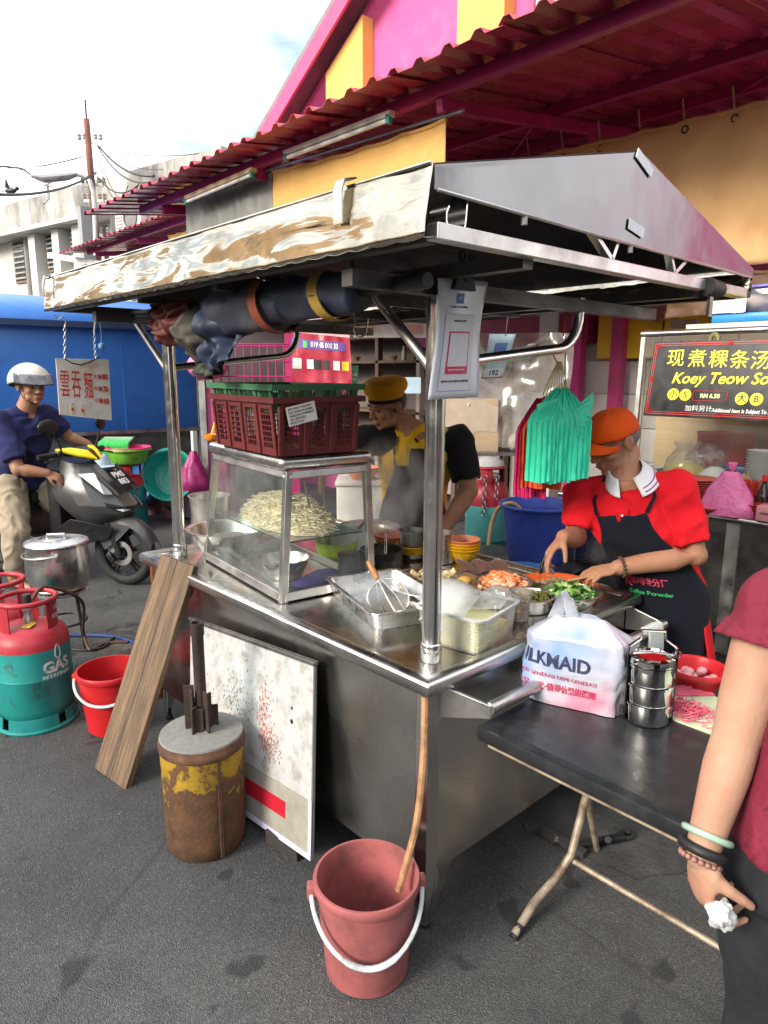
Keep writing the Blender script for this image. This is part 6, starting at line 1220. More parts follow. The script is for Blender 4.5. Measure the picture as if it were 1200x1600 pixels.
# carrier bags hung on the bent tube
def bag_bunch(label, px0, px1, ptop, pbot, dep, col, n, seed, name='bag_bundle', knot=None):
    T = Thing(name, label, 'bags', ad((px0+px1)/2, ptop, dep)); random.seed(seed); m_ = mat('bag_'+name+str(seed), col, .3, var=.12, scale=20, stretch=(9, 9, 1), sss=0, bump=.5, bscale=60, bdist=.004)
    a = ad(px0, pbot, dep); b_ = ad(px1, pbot, dep); top = ad(*(knot or ((px0+px1)/2, ptop)), dep); rg = (b_-a); L_ = rg.length; rg.normalize(); back = V((-rg.y, rg.x, 0))
    hgt = top.z-a.z
    for k in range(n):
        t = (k+.5)/n; x = L_*t; ph = random.random()*6
        def fn(u, v):
            sp = v**.75; w_ = L_/n*1.45*(.22+.78*min(1, v/.30)**.8)
            return V((top.x, top.y, 0)).lerp(V((a.x, a.y, 0))+rg*x, min(1, .18+v*2.4))+rg*((u-.5)*w_)+back*(.0035*math.sin(u*34+ph)+.010*math.sin(u*5+ph)*(.3+v)+.012*(k-n/2)+.006*NZ.noise(V((u*4, v*6, k))))+V((0, 0, top.z-hgt*v*(1+.02*math.sin(k*2.3))+.003*math.sin(u*7+ph)))
        T.part('bag', MB().grid(fn, 44, 14), m_, True, smooth=180)
    return T
m_tie = mat('gold_tie', (.55, .42, .12), .5)
bag_bunch('bundle of crimson carrier bags hanging leftmost of the bag bunches', 806, 848, 622, 776, 2.62, (.50, .01, .10), 2, 1, knot=(845, 622))
bag_bunch('bundle of orange carrier bags between the crimson and green bunches', 815, 870, 618, 762, 2.58, (.72, .09, .02), 2, 2, knot=(855, 620))
GB = bag_bunch('bundle of mint green carrier bags hanging rightmost from the bent tube', 826, 914, 606, 752, 2.5, (.035, .60, .38), 3, 3, knot=(878, 606))
for k in range(8):
    a = k*.35-.2; c0 = ad(895+9*math.cos(a), 640+4*k-8, 2.47); GB.part('handle_fan', MB().poly([c0, ad(915+12*math.cos(a*1.3), 612+9*k, 2.46), ad(918+10*math.cos(a), 622+9*k, 2.46), ad(893, 640+5*k, 2.47)], .0015, (-.6, -.7, .2)), MATS['bag_bag_bundle3'], True, smooth=0)
GB.part('folded_top', MB().poly([ad(838, 632, 2.46), ad(872, 622, 2.46), ad(880, 640, 2.46), ad(842, 655, 2.46)], .006, (-.6, -.7, .1)), MATS['bag_bag_bundle3'], True, smooth=0)
for k in range(9): GB.part('tie', MB().tube([ad(872+k*.6, 565, 2.52), ad(858+k*3.2, 592, 2.52), ad(848+k*5.2, 618, 2.5)], .0022, 4), m_tie, True)
GB.part('cord', MB().tube([ad(883, 606, 2.52), ad(883, 560, 2.52), ad(884, 525, 2.52)], .003, 5), mat('straw_rope', (.45, .38, .22), .9), True); GB.part('cord', MB().tube([ad(872, 570, 2.52), ad(862, 550, 2.52), ad(866, 538, 2.53)], .002, 5), m_dark, True); GB.part('cord', MB().tube([ad(880, 525, 2.52), ad(884, 495, 2.52), ad(890, 465, 2.53)], .003, 5), plastic('orange_cord', (.7, .2, .03)), True)
# small flyer tied behind
T = Thing('hanging_flyer', 'narrow pale flyer numbered 192 hanging on a clip behind the payment poster', 'flyer', ad(785, 560, 3.6)); f4 = [ad(765, 522, 3.6), ad(806, 522, 3.6), ad(785, 590, 3.6), ad(752, 592, 3.6)]
def ff(u, v): return f4[0].lerp(f4[1], u).lerp(f4[3].lerp(f4[2], u), v)
T.part('sheet', MB().grid(ff, 6, 6), mat('flyer_teal', (.42, .55, .58), .5), True, smooth=180, solid=.001); T.part('band', MB().grid(lambda u, v: ff(lerp(.05, .95, u), lerp(.78, .97, v))+V((-.002, -.002, 0)), 3, 3), m_white, True, smooth=180); T.part('picture', MB().grid(lambda u, v: ff(lerp(.3, .8, u), lerp(.2, .6, v))+V((-.002, -.002, 0)), 3, 3), m_pb, True, smooth=180)
sign_text(T, '192', .5, .87, .12, .4, m_dark, .02, ff, -.004); T.part('string', MB().tube([ad(790, 525, 3.6), ad(793, 500, 3.6), ad(800, 470, 3.6)], .003, 5), m_dark, True)
# ================================================================== TABLE
TBL = Thing('folding_table', 'black topped folding table with tan bent steel legs pushed against the cart', 'table', (.50, -.55, 0))
ZT_ = .70; tx0, tx1, ty0, ty1 = .105, .80, -1.25, -.03
m_tt = mat('black_laminate', (.016, .017, .02), .32, var=.2, scale=6, rvar=.1, dirt=(.04, .04, .042), dirt_amt=.25, dscale=10)
TBL.part('top', MB().bbox(tx0, tx1, ty0, ty1, ZT_-.045, ZT_), m_tt, True, smooth=40, bevel=.01)
TBL.part('top_inlay', MB().bbox(tx0+.03, tx1-.03, ty0+.03, ty1-.03, ZT_+.0001, ZT_+.0012), m_tt, True, smooth=0)
TBL.part('under_rail', MB().bbox(tx0+.02, tx0+.045, ty0+.05, ty1-.03, ZT_-.062, ZT_-.0455), mat('tan_steel', (.40, .33, .25), .5, .3, var=.25, dirt=(.13, .08, .05), dirt_amt=.4, dscale=12), True, smooth=0)
m_tl = mat('tan_steel', (.40, .33, .25), .5); pa = az(805, 1458, .012); pb = az(905, 1290, .40)
def tleg(dy, name='leg'):
    return [V((.22, -.115+dy, .012)), V((.27, -.13+dy, .10)), V((.315, -.145+dy, .17)), V((.335, -.155+dy, .26)), V((.36, -.18+dy, .62)), V((.36, -.18+dy, ZT_-.03))]
lp = [az(804, 1461, .01), az(835, 1410, .06), az(872, 1368, .10), az(893, 1335, .16), ad(917, 1240, 2.22), ad(921, 1200, 2.22)]
for dy in (0, -.75):
    L1 = [p+V((.0, dy, 0)) for p in lp]; L1[-1].z = ZT_-.046; TBL.part('leg', MB().tube(L1, .0135, 12), m_tl, True); TBL.part('foot_cap', MB().tube([L1[0]+V((-.004, 0, -.009)), L1[0].lerp(L1[1], .3)], .0155, 10), m_dark, True)
    L2 = [ad(905, 1205, 2.24)+V((0, dy, 0)), ad(920, 1260, 2.36)+V((0, dy, 0)), ad(935, 1340, 2.5)+V((0, dy, 0)), V((.66, .04+dy, .02))]; L2[0].z = ZT_-.046; TBL.part('leg', MB().tube(L2, .0125, 12), m_tl, True)
    TBL.part('foot_cap', MB().tube([L2[-1]+V((.004, 0, -.018)), L2[-1].lerp(L2[-2], .1)], .0145, 10), m_dark, True)
r0 = lp[3]+V((.0, .0, -.02)); TBL.part('stretcher', MB().tube([r0, r0+V((0, -.75, 0))], .009, 10), m_tl, True); r1 = ad(932, 1338, 2.46); TBL.part('stretcher', MB().tube([r1, r1+V((0, -.75, 0))], .009, 10), m_tl, True)
# towing bracket lying under the table
T = Thing('tow_bracket', 'greasy black steel bracket lying on the ground under the table', 'bracket', az(945, 1310, 0)); c = az(905, 1320, .015); e = az(975, 1308, .015)
T.part('bar', MB().beam(c, e, .03, .02), m_dark, True, smooth=0, bevel=.004); T.part('bar', MB().beam(az(845, 1295, .015), az(915, 1335, .015), .03, .022), mat('greasy_steel', (.10, .095, .09), .5, .6), True, smooth=0); T.part('eye', MB().tube([e+V((.02*math.cos(a)+.02, .02*math.sin(a), 0)) for a in [i*math.pi/8 for i in range(16)]], .008, 8, closed=True), m_dark, True); T.part('pin', MB().tube([az(950, 1312, .0), az(950, 1312, .05)], .012, 10), m_dark, True)
# shopping bag
def shop_bag():
    A = az(832, 1098, ZT_+.0015); B = az(965, 1130, ZT_+.0015); c = (A+B)/2+V((.09, .05, 0)); rg = (B-A).normalized(); back = V((-rg.y, rg.x, 0)); back = back if back.dot(CAMP-c) < 0 else -back
    T = Thing('shopping_bag', 'translucent white carrier bag with blue and pink contents standing on the table', 'bag', (c.x, c.y, ZT_+.0015), rot=frame((0, 0, 0), rg, back).to_3x3())
    W_, D_, H_ = .31, .17, .26
    m = bpy.data.materials.new('carrier_film'); N, L = nodes_of(m); b = N['Principled BSDF']; tcx = N.new('ShaderNodeTexCoord'); nz = N.new('ShaderNodeTexNoise'); nz.inputs['Scale'].default_value = 4.2; nz.inputs['Detail'].default_value = 2; r = N.new('ShaderNodeValToRGB')
    els = r.color_ramp.elements; els[0].position = .36; els[0].color = (.19, .30, .54, 1); els[1].position = .64; els[1].color = (.50, .22, .31, 1); e3 = els.new(.47); e3.color = (.39, .43, .54, 1); e4 = els.new(.55); e4.color = (.46, .45, .52, 1)
    L.new(tcx.outputs['Object'], nz.inputs['Vector']); L.new(nz.outputs['Fac'], r.inputs['Fac']); L.new(r.outputs['Color'], b.inputs['Base Color']); b.inputs['Roughness'].default_value = .32; b.inputs['Transmission Weight'].default_value = 0
    nb = N.new('ShaderNodeTexNoise'); nb.inputs['Scale'].default_value = 26; nb.inputs['Detail'].default_value = 5; bp = N.new('ShaderNodeBump'); bp.inputs['Strength'].default_value = .7; bp.inputs['Distance'].default_value = .006; L.new(tcx.outputs['Object'], nb.inputs['Vector']); L.new(nb.outputs['Fac'], bp.inputs['Height']); L.new(bp.outputs['Normal'], b.inputs['Normal'])
    def fn(u, v):
        a = u*2*math.pi; ca, sa = math.cos(a), math.sin(a); e = .55; x = math.copysign(abs(ca)**e, ca); y = math.copysign(abs(sa)**e, sa)
        k = 1-.16*v**3+.06*math.sin(v*3); pinch = max(0, (v-.80)/.2); w_ = W_/2*k*(1-.45*pinch); d_ = D_/2*k*(1-.75*pinch)
        n = 1+.10*NZ.noise(V((ca*1.7, sa*1.7, v*2.6)))+.04*NZ.noise(V((ca*6, sa*6, v*9)))
        return (x*w_*n, y*d_*n, .002+v*H_*(1+.10*NZ.noise(V((ca*1.3, sa*1.3, 5))))-.0)
    b = MB(); b.grid(fn, 72, 30, cu=True); n0 = 72*30; b._add([fn(i/72, 1) for i in range(72)], [tuple(range(72))]); b._add([fn(i/72, 0) for i in range(72)], [tuple(range(71, -1, -1))])
    T.part('bag', b, m, smooth=180)
    for s in (1,):
        def hf(u, v): x0 = lerp(-.11, .02, v); q = math.sin(u*math.pi); return (-.045+(.5-u)*.07*(1-.3*q)+(v-.5)*.045*(1-.35*q), -.02+.02*v, H_*.88+.10*q+.012*math.sin(v*5))
        T.part('handle', MB().grid(hf, 18, 6), film('bag_film', (.85, .87, .92), .7, (.75, .78, .85), .2, 8), smooth=180, solid=.001)
    T.part('torn_flap', MB().grid(lambda u, v: (-W_/2-.10*u+.02, .02+.05*v, .05+.02*math.sin(u*5)+.015*v-.03*u), 6, 5), film('bag_film', (.85, .87, .92), .7), smooth=180)
    def on(u0, body, size, z, mt, bold=.02, wid=1.):
        t = textMB(body, size, bold, width=wid, align='RIGHT')
        out_ = []
        for p in t.v:
            x = p.x+u0; x = max(-W_/2*.93, min(W_/2*.93, x)); 
            q = max(-1, min(1, x/(W_/2))); q = math.copysign(abs(q)**(1/.55), q); a = -math.acos(max(-1, min(1, q))); u = a/(2*math.pi) % 1.0; v = (z+p.y)/H_; f = V(fn(u, v)); f.z = z+p.y-.07*(x)*.0
            out_.append(f+V((0, -.0018-(.0006 if p.z > 0 else 0), 0)))
        t.v = out_; T.part('lettering', t, mt, smooth=0)
    m_nv = mat('navy_print', (.03, .035, .08), .5); m_rp = mat('red_print', (.45, .03, .08), .5)
    on(.055, 'MILKMAID', .058, .140, m_nv, .028, .9); on(.075, 'DARI GENERASI DEMI GENERASI', .017, .092, m_rp, .0, .95); on(.075, '一代又一代·值得信賴的選擇', .026, .055, m_rp, .02, .78)
shop_bag()
# tiffin carrier
c = az(1018, 1138, ZT_+.0015)+V((.04, .035, 0)); T = Thing('tiffin_carrier', 'three-tier polished steel tiffin carrier on the black table', 'tiffin', c, rad(-50)); m_tf = mat('tiffin_steel', (.62, .61, .59), .10, 1., var=.04, rvar=.04); Rt = .061
for k in range(3): T.part('tier', MB().lathe([(Rt*.96, .004+.058*k), (Rt, .008+.058*k), (Rt, .052+.058*k), (Rt*1.045, .054+.058*k), (Rt*1.045, .060+.058*k), (Rt*.9, .061+.058*k)], 40, cap1=True), m_tf, smooth=40)
lid = T.part('lid', MB().lathe([(Rt*1.05, .1785), (Rt*1.06, .182), (Rt*1.02, .196), (Rt*.8, .2), (Rt*.75, .193), (.001, .193)], 40), m_tf, smooth=40)
for s in (-1, 1): T.part('side_bar', MB().bbox(s*(Rt*1.09)-.0015, s*(Rt*1.09)+.0015, -.013, .013, 0, .225), m_tf, smooth=0)
T.part('handle', MB().tube([(-Rt*1.09, 0, .22), (-Rt*.55, 0, .245), (-Rt*.5, 0, .27), (Rt*.5, 0, .27), (Rt*.55, 0, .245), (Rt*1.09, 0, .22)], .009, 8, sec=(1, .4)), m_tf); T.part('clasp', MB().tube([(-Rt*.9, -.012, .205), (0, -.012, .212), (Rt*.9, -.012, .205)], .003, 6), m_pipe); T.part('clasp', MB().tube([(Rt*1.1+.012*math.cos(a), 0, .2+.012*math.sin(a)) for a in [i*math.pi/6 for i in range(12)]], .002, 5, closed=True), m_pipe)
# red basin, raffia, mat, towel
p = az(1092, 1082, ZT_+.0015); basin('red_basin', 'small red plastic basin behind the tiffin carrier', p+V((.04, .03, 0)), .088, .062, plastic('red_plastic2', (.50, .012, .02)))
b = MB()
for k in range(12): b.ell((random.uniform(-.05, .05), random.uniform(-.05, .05), random.uniform(.0, .02)), (.02, .016, .012), su=10, sv=6)
solo('wet_bags', 'pinkish scraps lying inside the small red basin', 'scraps', b, mat('pink_scrap', (.6, .28, .30), .4), loc=p+V((.04, .03, .025)), smooth=180, kind='stuff')
c = az(1078, 1122, ZT_+.001); b = MB(); random.seed(8); Rf = MB()
for k in range(60):
    cx, cy = random.gauss(0, .028), random.gauss(0, .03); r0 = random.uniform(.012, .035); ph = random.random()*6; z = .004+abs(random.gauss(0, .012))
    Rf.tube([(cx+r0*math.cos(a+ph)*(1+.2*math.sin(2*a)), cy+r0*.8*math.sin(a+ph), z+.006*math.sin(a*2+ph)) for a in [i*.55 for i in range(10)]], .0016, 4, caps=False)
soloR = solo('raffia_strings', 'tangle of pink raffia string in front of the red basin', 'string', Rf, mat('raffia_pink', (.68, .10, .18), .5), loc=c+V((.02, .02, 0)), kind='stuff')
solo('raffia_bundle', 'flat pink raffia hank beside the tiffin carrier', 'string', MB().grid(lambda u, v: ((u-.5)*.12, (v-.5)*.07, .006+.022*math.sin(u*math.pi)*math.sin(v*math.pi)+.003*math.sin(v*40)), 20, 40), mat('raffia_pink', (.68, .10, .18), .5), loc=az(1075, 1085, ZT_+.0015)+V((.02, .0, 0)), rz=rad(-40), smooth=180, solid=.002)
solo('cutting_mat', 'pale green plastic sheet lying on the far side of the table', 'mat', MB().bbox(-.12, .12, -.35, .35, 0, .004), mat('mat_green', (.55, .64, .42), .4), loc=(.665, -.46, ZT_+.0014), smooth=0, bevel=.001)
b = MB(); b.grid(lambda u, v: (lerp(1.02, 1.12, u)+.006*math.sin(v*6), (-.07-.027*math.cos(v*math.pi*1.0)) if v > .0 else -.097, .752+.021*math.sin(min(1, v*1)*math.pi)-(.10 if v in (0, 1) else 0)*0), 8, 10)
tw = MB(); prf = [(-.100, .62), (-.094, .70), (-.092, .752), (-.085, .771), (-.07, .776), (-.055, .771), (-.048, .752), (-.046, .68), (-.05, .60)]
tw.grid(lambda u, v: (lambda i: (lerp(1.0, 1.11, u), prf[i][0]+.006*NZ.noise(V((u*7, v*5, 1))), prf[i][1]+.008*NZ.noise(V((u*4, v*2, 3)))))(min(8, int(round(v*8)))), 14, 8)
soloW('towel', 'white knitted towel hanging over the cart handrail', 'towel', tw, mat('white_towel', (.62, .64, .60), .95, var=.15, scale=60, bump=1., bscale=220, bdist=.004), V((1.05, -.07, .60)), smooth=180, solid=.007)
# ================================================================== SECOND STALL AND THINGS BEHIND THE CART
S2 = Thing('noodle_stall', 'stainless steel noodle stall with glass front behind the man in red', 'stall', (3.0, 0, 0)); SX = 2.6; SZ = .915
def Q(name, mb, mt, **k): return S2.part(name, mb, mt, True, **k)
yL = ax(875, 768, SX).y; yR = -1.7
Q('counter_top', MB().bbox(SX, 3.5, yR, yL, SZ-.004, SZ), m_steelb, smooth=0)
Q('counter_edge', MB().tube([(SX, yR, SZ-.016), (SX, yL, SZ-.016)], .02, 12), m_steel)
m_dk = mat('dark_steel_panel', (.34, .33, .32), .3, 1., var=.08, scale=3, rvar=.08, bump=.1, bscale=3, bdist=.01)
Q('front_panel', MB().bbox(SX+.02, SX+.035, yR, yL-.01, .12, SZ-.036), m_dk, smooth=0)
for y in (yL-.09, .25, -.6): Q('panel_strip', MB().bbox(SX+.012, SX+.0195, y-.035, y+.035, .12, SZ-.036), m_steelb, smooth=0)
Q('end_panel', MB().bbox(SX+.036, 3.5, yL-.03, yL-.011, .12, SZ-.0045), m_steelb, smooth=0)
for y in (yL-.06, yR+.06): Q('leg', MB().tube([(SX+.08, y, 0), (SX+.08, y, .12)], .02, 10), m_dark)
gx = SX+.17; rt = ax(1007, 522, gx+.1); zt_ = rt.z; yg = rt.y
Q('top_rail', MB().tube([(gx+.1, yR, zt_), (gx+.1, yg+.015, zt_)], .02, 14), m_steel)
Q('case_post', MB().beam((gx, ax(990, 680, gx).y, SZ), (gx+.1, yg, zt_-.02), .025, .025, (1, 0, 0)), m_steelb, smooth=0)
Q('shelf_rail', MB().beam((gx-.01, yR, 1.015), (gx-.01, yg+.06, 1.015), .03, .035), m_steel, smooth=0, bevel=.004)
Q('front_glass', MB().loft([[V((gx+.005, yR, 1.03)), V((gx+.005, yg+.03, 1.03))], [V((gx+.085, yR, zt_-.02)), V((gx+.085, yg, zt_-.02))]], caps=False, closed=False), film('stall_glass', (.9, .93, .92), .10, (.6, .6, .58), .03, 3), smooth=0)
Q('inner_shelf', MB().bbox(gx+.03, 3.45, yR, yg+.03, 1.0, 1.012), m_steelb, smooth=0)
Q('top_shelf', MB().bbox(gx+.11, 3.4, yR, ax(1082, 515, gx+.2).y, zt_+.018, zt_+.045), mat('pale_shelf', (.6, .55, .46), .5), smooth=0)
Q('back_board', MB().bbox(3.46, 3.5, yR, yL-.2, SZ, 1.5), mat('tan_board', (.48, .35, .20), .6, var=.12, stretch=(1, 1, 8)), smooth=0)
# sign
NS = Thing('stall_sign', 'black and yellow noodle soup signboard with red key-pattern border on the right stall', 'sign', (gx, .2, 1.6))
lt = ax(1019, 535, gx+.055); lb_ = ax(1005, 648, gx-.02); sup = (lt-lb_); sh = sup.length; sup.normalize(); sxd = V((0, -1, 0)); sup = (sup-sxd*sup.dot(sxd)).normalized(); SM = frame(lb_, sxd, sup); SMi = SM.inverted()
def sp(px, py): d = ray(px, py); n = SM.to_3x3() @ V((0, 0, 1)); t = (lb_-CAMP).dot(n)/d.dot(n); return SMi @ (CAMP+d*t)
SW = 1.25; SHT = sp(1010, 536).y+.004
NS.part('board', MB().bbox(0, SW, -.004, SHT, -.008, 0).xf(SM), mat('sign_black', (.012, .011, .011), .3, var=.2), True, smooth=0)
m_sy = mat('sign_yellow', (.85, .72, .02), .45); m_sre = mat('sign_border', (.62, .035, .03), .45); m_swh = mat('sign_text_white', (.75, .75, .72), .5)
def border(o, w_):
    for (x0, x1, y0, y1) in ((o, SW-o, SHT-o-w_, SHT-o), (o, SW-o, o, o+w_), (o, o+w_, o, SHT-o), (SW-o-w_, SW-o, o, SHT-o)): NS.part('border_line', MB().bbox(x0, x1, y0, y1, .0005, .002).xf(SM), m_sre, True, smooth=0)
border(.010, .004); border(.022, .003)
def knot(cx, cy, s):
    for (dx, dy) in ((-.6, 0), (.6, 0), (0, .6), (0, -.6)):
        x, y = cx+dx*s, cy+dy*s; NS.part('border_knot', MB().tube([SM @ V((x+s*a, y+s*b, .0025)) for (a, b) in ((-.6, -.6), (.6, -.6), (.6, .6), (-.6, .6))], .0016, 4, closed=True), m_sre, True)
for (x, y) in ((.032, .032), (.032, SHT-.032), (.016, SHT/2), (SW*.36, .016), (SW*.36, SHT-.016)): knot(x, y, .012)
def stxt(body, px, py, h, mt, bold=.02, shear=0, wid=None, z=.0008, width=1.):
    c = sp(px, py); b = textMB(body, h*1.38, bold, shear, width=width); NS.part('lettering', b.xf(SM @ MX.Translation((c.x, c.y, z))), mt, True, smooth=0)
sc_ = (sp(1155, 561)-sp(1056, 561)).x/3
for k, ch in enumerate('现煮粿条汤'): stxt(ch, 1056+33.2*k, 561+.9*k, sc_*.66, m_sy, .004)
c0 = sp(1050, 588).x; c = sp(1130, 592); b = textMB('Koey Teow Soup', sc_*.74, .018, .28, align='LEFT'); NS.part('lettering', b.xf(SM @ MX.Translation((c0, c.y, .0008))), m_sy, True, smooth=0)
def disc(px, py, r, mt): c = sp(px, py); NS.part('disc', MB().lathe([(r, .0005), (r, .002), (.001, .002)], 24).xf(SM @ MX.Translation((c.x, c.y, 0))), mt, True, smooth=0)
rD = (sp(1062, 615)-sp(1052, 615)).x*.9
for (px, py, ch) in ((1052, 616, '小'), (1071, 617, 'S'), (1159, 623, '大'), (1182, 624, 'B')): disc(px, py, rD, m_sy); stxt(ch, px, py, rD*1.05, m_dark, .015, z=.0026)
for (px, py) in ((1109, 619), (1228, 627)):
    c = sp(px, py); hw = (sp(px+27, py)-c).x; hh = .028; NS.part('price_frame', MB().tube([SM @ (V((c.x, c.y, .002))+V(q)) for q in rr(-hw, -hh, hw, hh, 0, .01, 3)], .0018, 4, closed=True), m_sre, True); stxt('RM 6.50' if px < 1200 else 'RM 7.50', px, py, .024, mat('price_cream', (.85, .80, .35), .5), .03)
c = sp(1070, 638); b = textMB('加料另计', .036, .004, align='LEFT', width=1.1); NS.part('lettering', b.xf(SM @ MX.Translation((c.x, c.y, .0008))), m_swh, True, smooth=0)
c = sp(1112, 641); b = textMB('Additional Item Is Subject To Surcharge', .03, .03, .1, align='LEFT', width=.82); NS.part('lettering', b.xf(SM @ MX.Translation((c.x, c.y, .0008))), m_swh, True, smooth=0)
# wire loops on the rail
p = ax(1116, 525, gx+.075); b = MB()
for k in range(5): b.tube([(.0, .018*math.cos(a)*(1+.15*k), -.03+.035*math.sin(a)+.004*k) for a in [i*math.pi/7 for i in range(14)]], .0022, 4, closed=True)
solo('rubber_bands', 'small bunch of rubber bands clipped on the stall rail above the sign', 'rubber bands', b, mat('olive_rubber', (.25, .24, .1), .6), loc=p)
# goods behind the glass
def at_shelf(px, py, x, z=1.0125): p = ax(px, py, x); return V((x, p.y, z))
T = steel_bowl('wide steel bowl of white rice noodles inside the glass stall', at_shelf(1120, 710, 2.95), .14, .06, name='bowl'); T.part('noodles', MB().lathe([(.12, .05), (.09, .085), (.03, .12), (.001, .122)], 28, cap0=False), mat('white_noodle', (.66, .68, .62), .6, bump=1., bscale=120), smooth=60)
NB = Thing('noodle_bag', 'clear bag of yellow noodles inside the glass stall', 'noodles', at_shelf(1072, 715, 2.93)); NB.part('noodles', MB().lathe([(.13, 0), (.135, .03), (.10, .11), (.05, .14), (.001, .145)], 28), mat('yellow_noodle', (.70, .55, .10), .55, bump=1., bscale=110, bdist=.006), smooth=60); NB.part('film', MB().lathe([(.138, 0), (.14, .04), (.11, .15), (.06, .22), (.08, .26)], 26), film('bag_clear', (.9, .9, .9), .22, (.75, .75, .72), .1, 12), smooth=60)
b = MB().ell((0, 0, .13), (.16, .13, .13)); b.v = [p*(1+.08*NZ.noise(p*14)) for p in b.v]; solo('clear_bag', 'crinkled clear plastic bag behind the rice noodle bowl', 'bag', b, film('bag_crinkle', (.85, .85, .86), .4, (.65, .65, .66), .12, 14), loc=at_shelf(1110, 690, 3.15), smooth=60)
solo('storage_pail', 'red plastic pail at the back of the glass stall', 'pail', MB().lathe([(.14, 0), (.17, .30), (.175, .30), (.16, .29), (.001, .02)], 30), plastic('pail_red', (.5, .04, .02)), loc=V((3.3, ax(1135, 670, 3.3).y, 1.0125)), smooth=50)
for (px, lb) in ((1018, 'small stack of white bowls behind the vendor shoulder'), (1195, 'tall stack of white rimmed bowls at the right edge of the glass stall')):
    n = 4 if px < 1100 else 14; c = at_shelf(px, 700, 2.95); T = Thing('bowl_stack', lb, 'bowls', c)
    for k in range(n): T.part('bowl', MB().lathe([(.05, .016*k), (.085, .016*k+.03), (.09, .016*k+.034), (.085, .016*k+.034), (.04, .016*k+.006)], 26), mat('china_white', (.68, .68, .66), .2), smooth=60)
for k in range(5): solo('egg', 'brown egg in the row beside the chopsticks', 'egg', MB().ell((0, 0, .028), (.022, .022, .028)), mat('egg_brown', (.58, .30, .16), .5), loc=at_shelf(1158+9*k, 695, 2.90)+V((.02*(k % 2), 0, .05)), group='eggs behind the glass', smooth=60)
solo('egg_tray', 'grey tray under the brown eggs', 'tray', MB().bbox(-.06, .08, -.2, .1, 0, .049), mat('tray_grey', (.3, .3, .28), .8), loc=at_shelf(1166, 695, 2.90), smooth=0)
solo('green_box', 'narrow green box beside the chopsticks', 'box', MB().bbox(-.03, .03, -.02, .02, 0, .13), plastic('box_green', (.03, .3, .08)), loc=V((2.72, ax(1147, 716, 2.72).y, SZ+.001)), smooth=0, bevel=.003)
solo('noodle_pack', 'blue packet at the back of the glass stall', 'packet', MB().bbox(-.05, .05, -.09, .09, 0, .12), plastic('packet_blue', (.02, .05, .2)), loc=V((3.15, ax(1150, 700, 3.15).y, 1.0125)), smooth=30, bevel=.02)
# on the ledge
def at_ledge(px, x=2.66): return V((x, ax(px, 800, x).y, SZ+.001))
for (px, n, lb, R_) in ((1083, 13, 'tall stack of coral pink plates on the stall ledge', .125), (1170, 5, 'short stack of coral plates behind the pink bag', .12)):
    T = Thing('plate_stack', lb, 'plates', at_ledge(px, 2.73 if n < 9 else 2.70))
    me = MB().lathe([(R_*.55, 0), (R_*.6, .002), (R_*.95, .016), (R_, .018), (R_, .0205), (R_*.94, .02), (R_*.55, .005), (.001, .005)], 32).mesh('plate', plastic('coral_plastic', (.66, .12, .09)), smooth=50)
    for k in range(n): o = T.link('plate', me); o.location = (random.uniform(-.003, .003), random.uniform(-.003, .003), .013*k)
    if n > 9: solo('sauce_bowl', 'coral sauce bowl at the foot of the tall plate stack', 'bowl', MB().lathe([(.04, 0), (.07, .035), (.072, .035), (.06, .02), (.001, .006)], 26), plastic('coral_plastic', (.66, .12, .09)), loc=at_ledge(1098, 2.63)+V((-.02, -.06, 0)), smooth=60)
def pbag(u, v):
    a = u*2*math.pi; w_ = .125*(1-v)**.62*(1+.15*math.sin(v*3))+.012+.02*max(0, v-.85)*6; n = 1+.16*NZ.noise(V((math.cos(a)*1.8, math.sin(a)*1.8, v*3)))+.06*NZ.noise(V((math.cos(a)*7, math.sin(a)*7, v*2))); return (w_*.72*math.cos(a)*n, w_*1.1*math.sin(a)*n, .24*v)
T = Thing('pink_carrier_bag', 'tied pink plastic bag sitting on the stall ledge', 'bag', at_ledge(1135, 2.66)); T.part('bag', MB().grid(pbag, 40, 24, cu=True), mat('pink_film', (.72, .16, .36), .3, var=.15, scale=14, bump=.9, bscale=45, bdist=.008), smooth=180); T.part('contents', MB().ell((0, -.03, .035), (.06, .05, .03)), m_dark)
T.part('tied_ears', MB().grid(lambda u, v: ((u-.5)*.03, (v-.5)*.03+(u-.5)*.05*v, .23+.05*v), 5, 5).grid(lambda u, v: ((u-.5)*.03, (v-.5)*.02-(u-.5)*.04*v-.02*v, .23+.06*v), 5, 5), MATS['pink_film'], smooth=180)
CHK = Thing('chopstick_holder', 'steel tub packed with red chopsticks by the pink bag', 'chopsticks', at_ledge(1172, 2.74)+V((0, 0, .075))); CHK.part('tub', MB().lathe([(.05, -.074), (.055, .03), (.058, .03), (.05, .02), (.001, -.06)], 24), m_steel, smooth=50); random.seed(9)
for k in range(26): a = random.random()*6.28; r = .045*math.sqrt(random.random()); t = V((random.uniform(-.03, .03), random.uniform(-.05, .05), .16)); CHK.part('chopstick', MB().tube([(r*math.cos(a), r*math.sin(a), -.05), (r*math.cos(a)+t.x, r*math.sin(a)+t.y, t.z*.72)], .0035, 5), plastic('chopstick_red', (.6, .03, .02)))
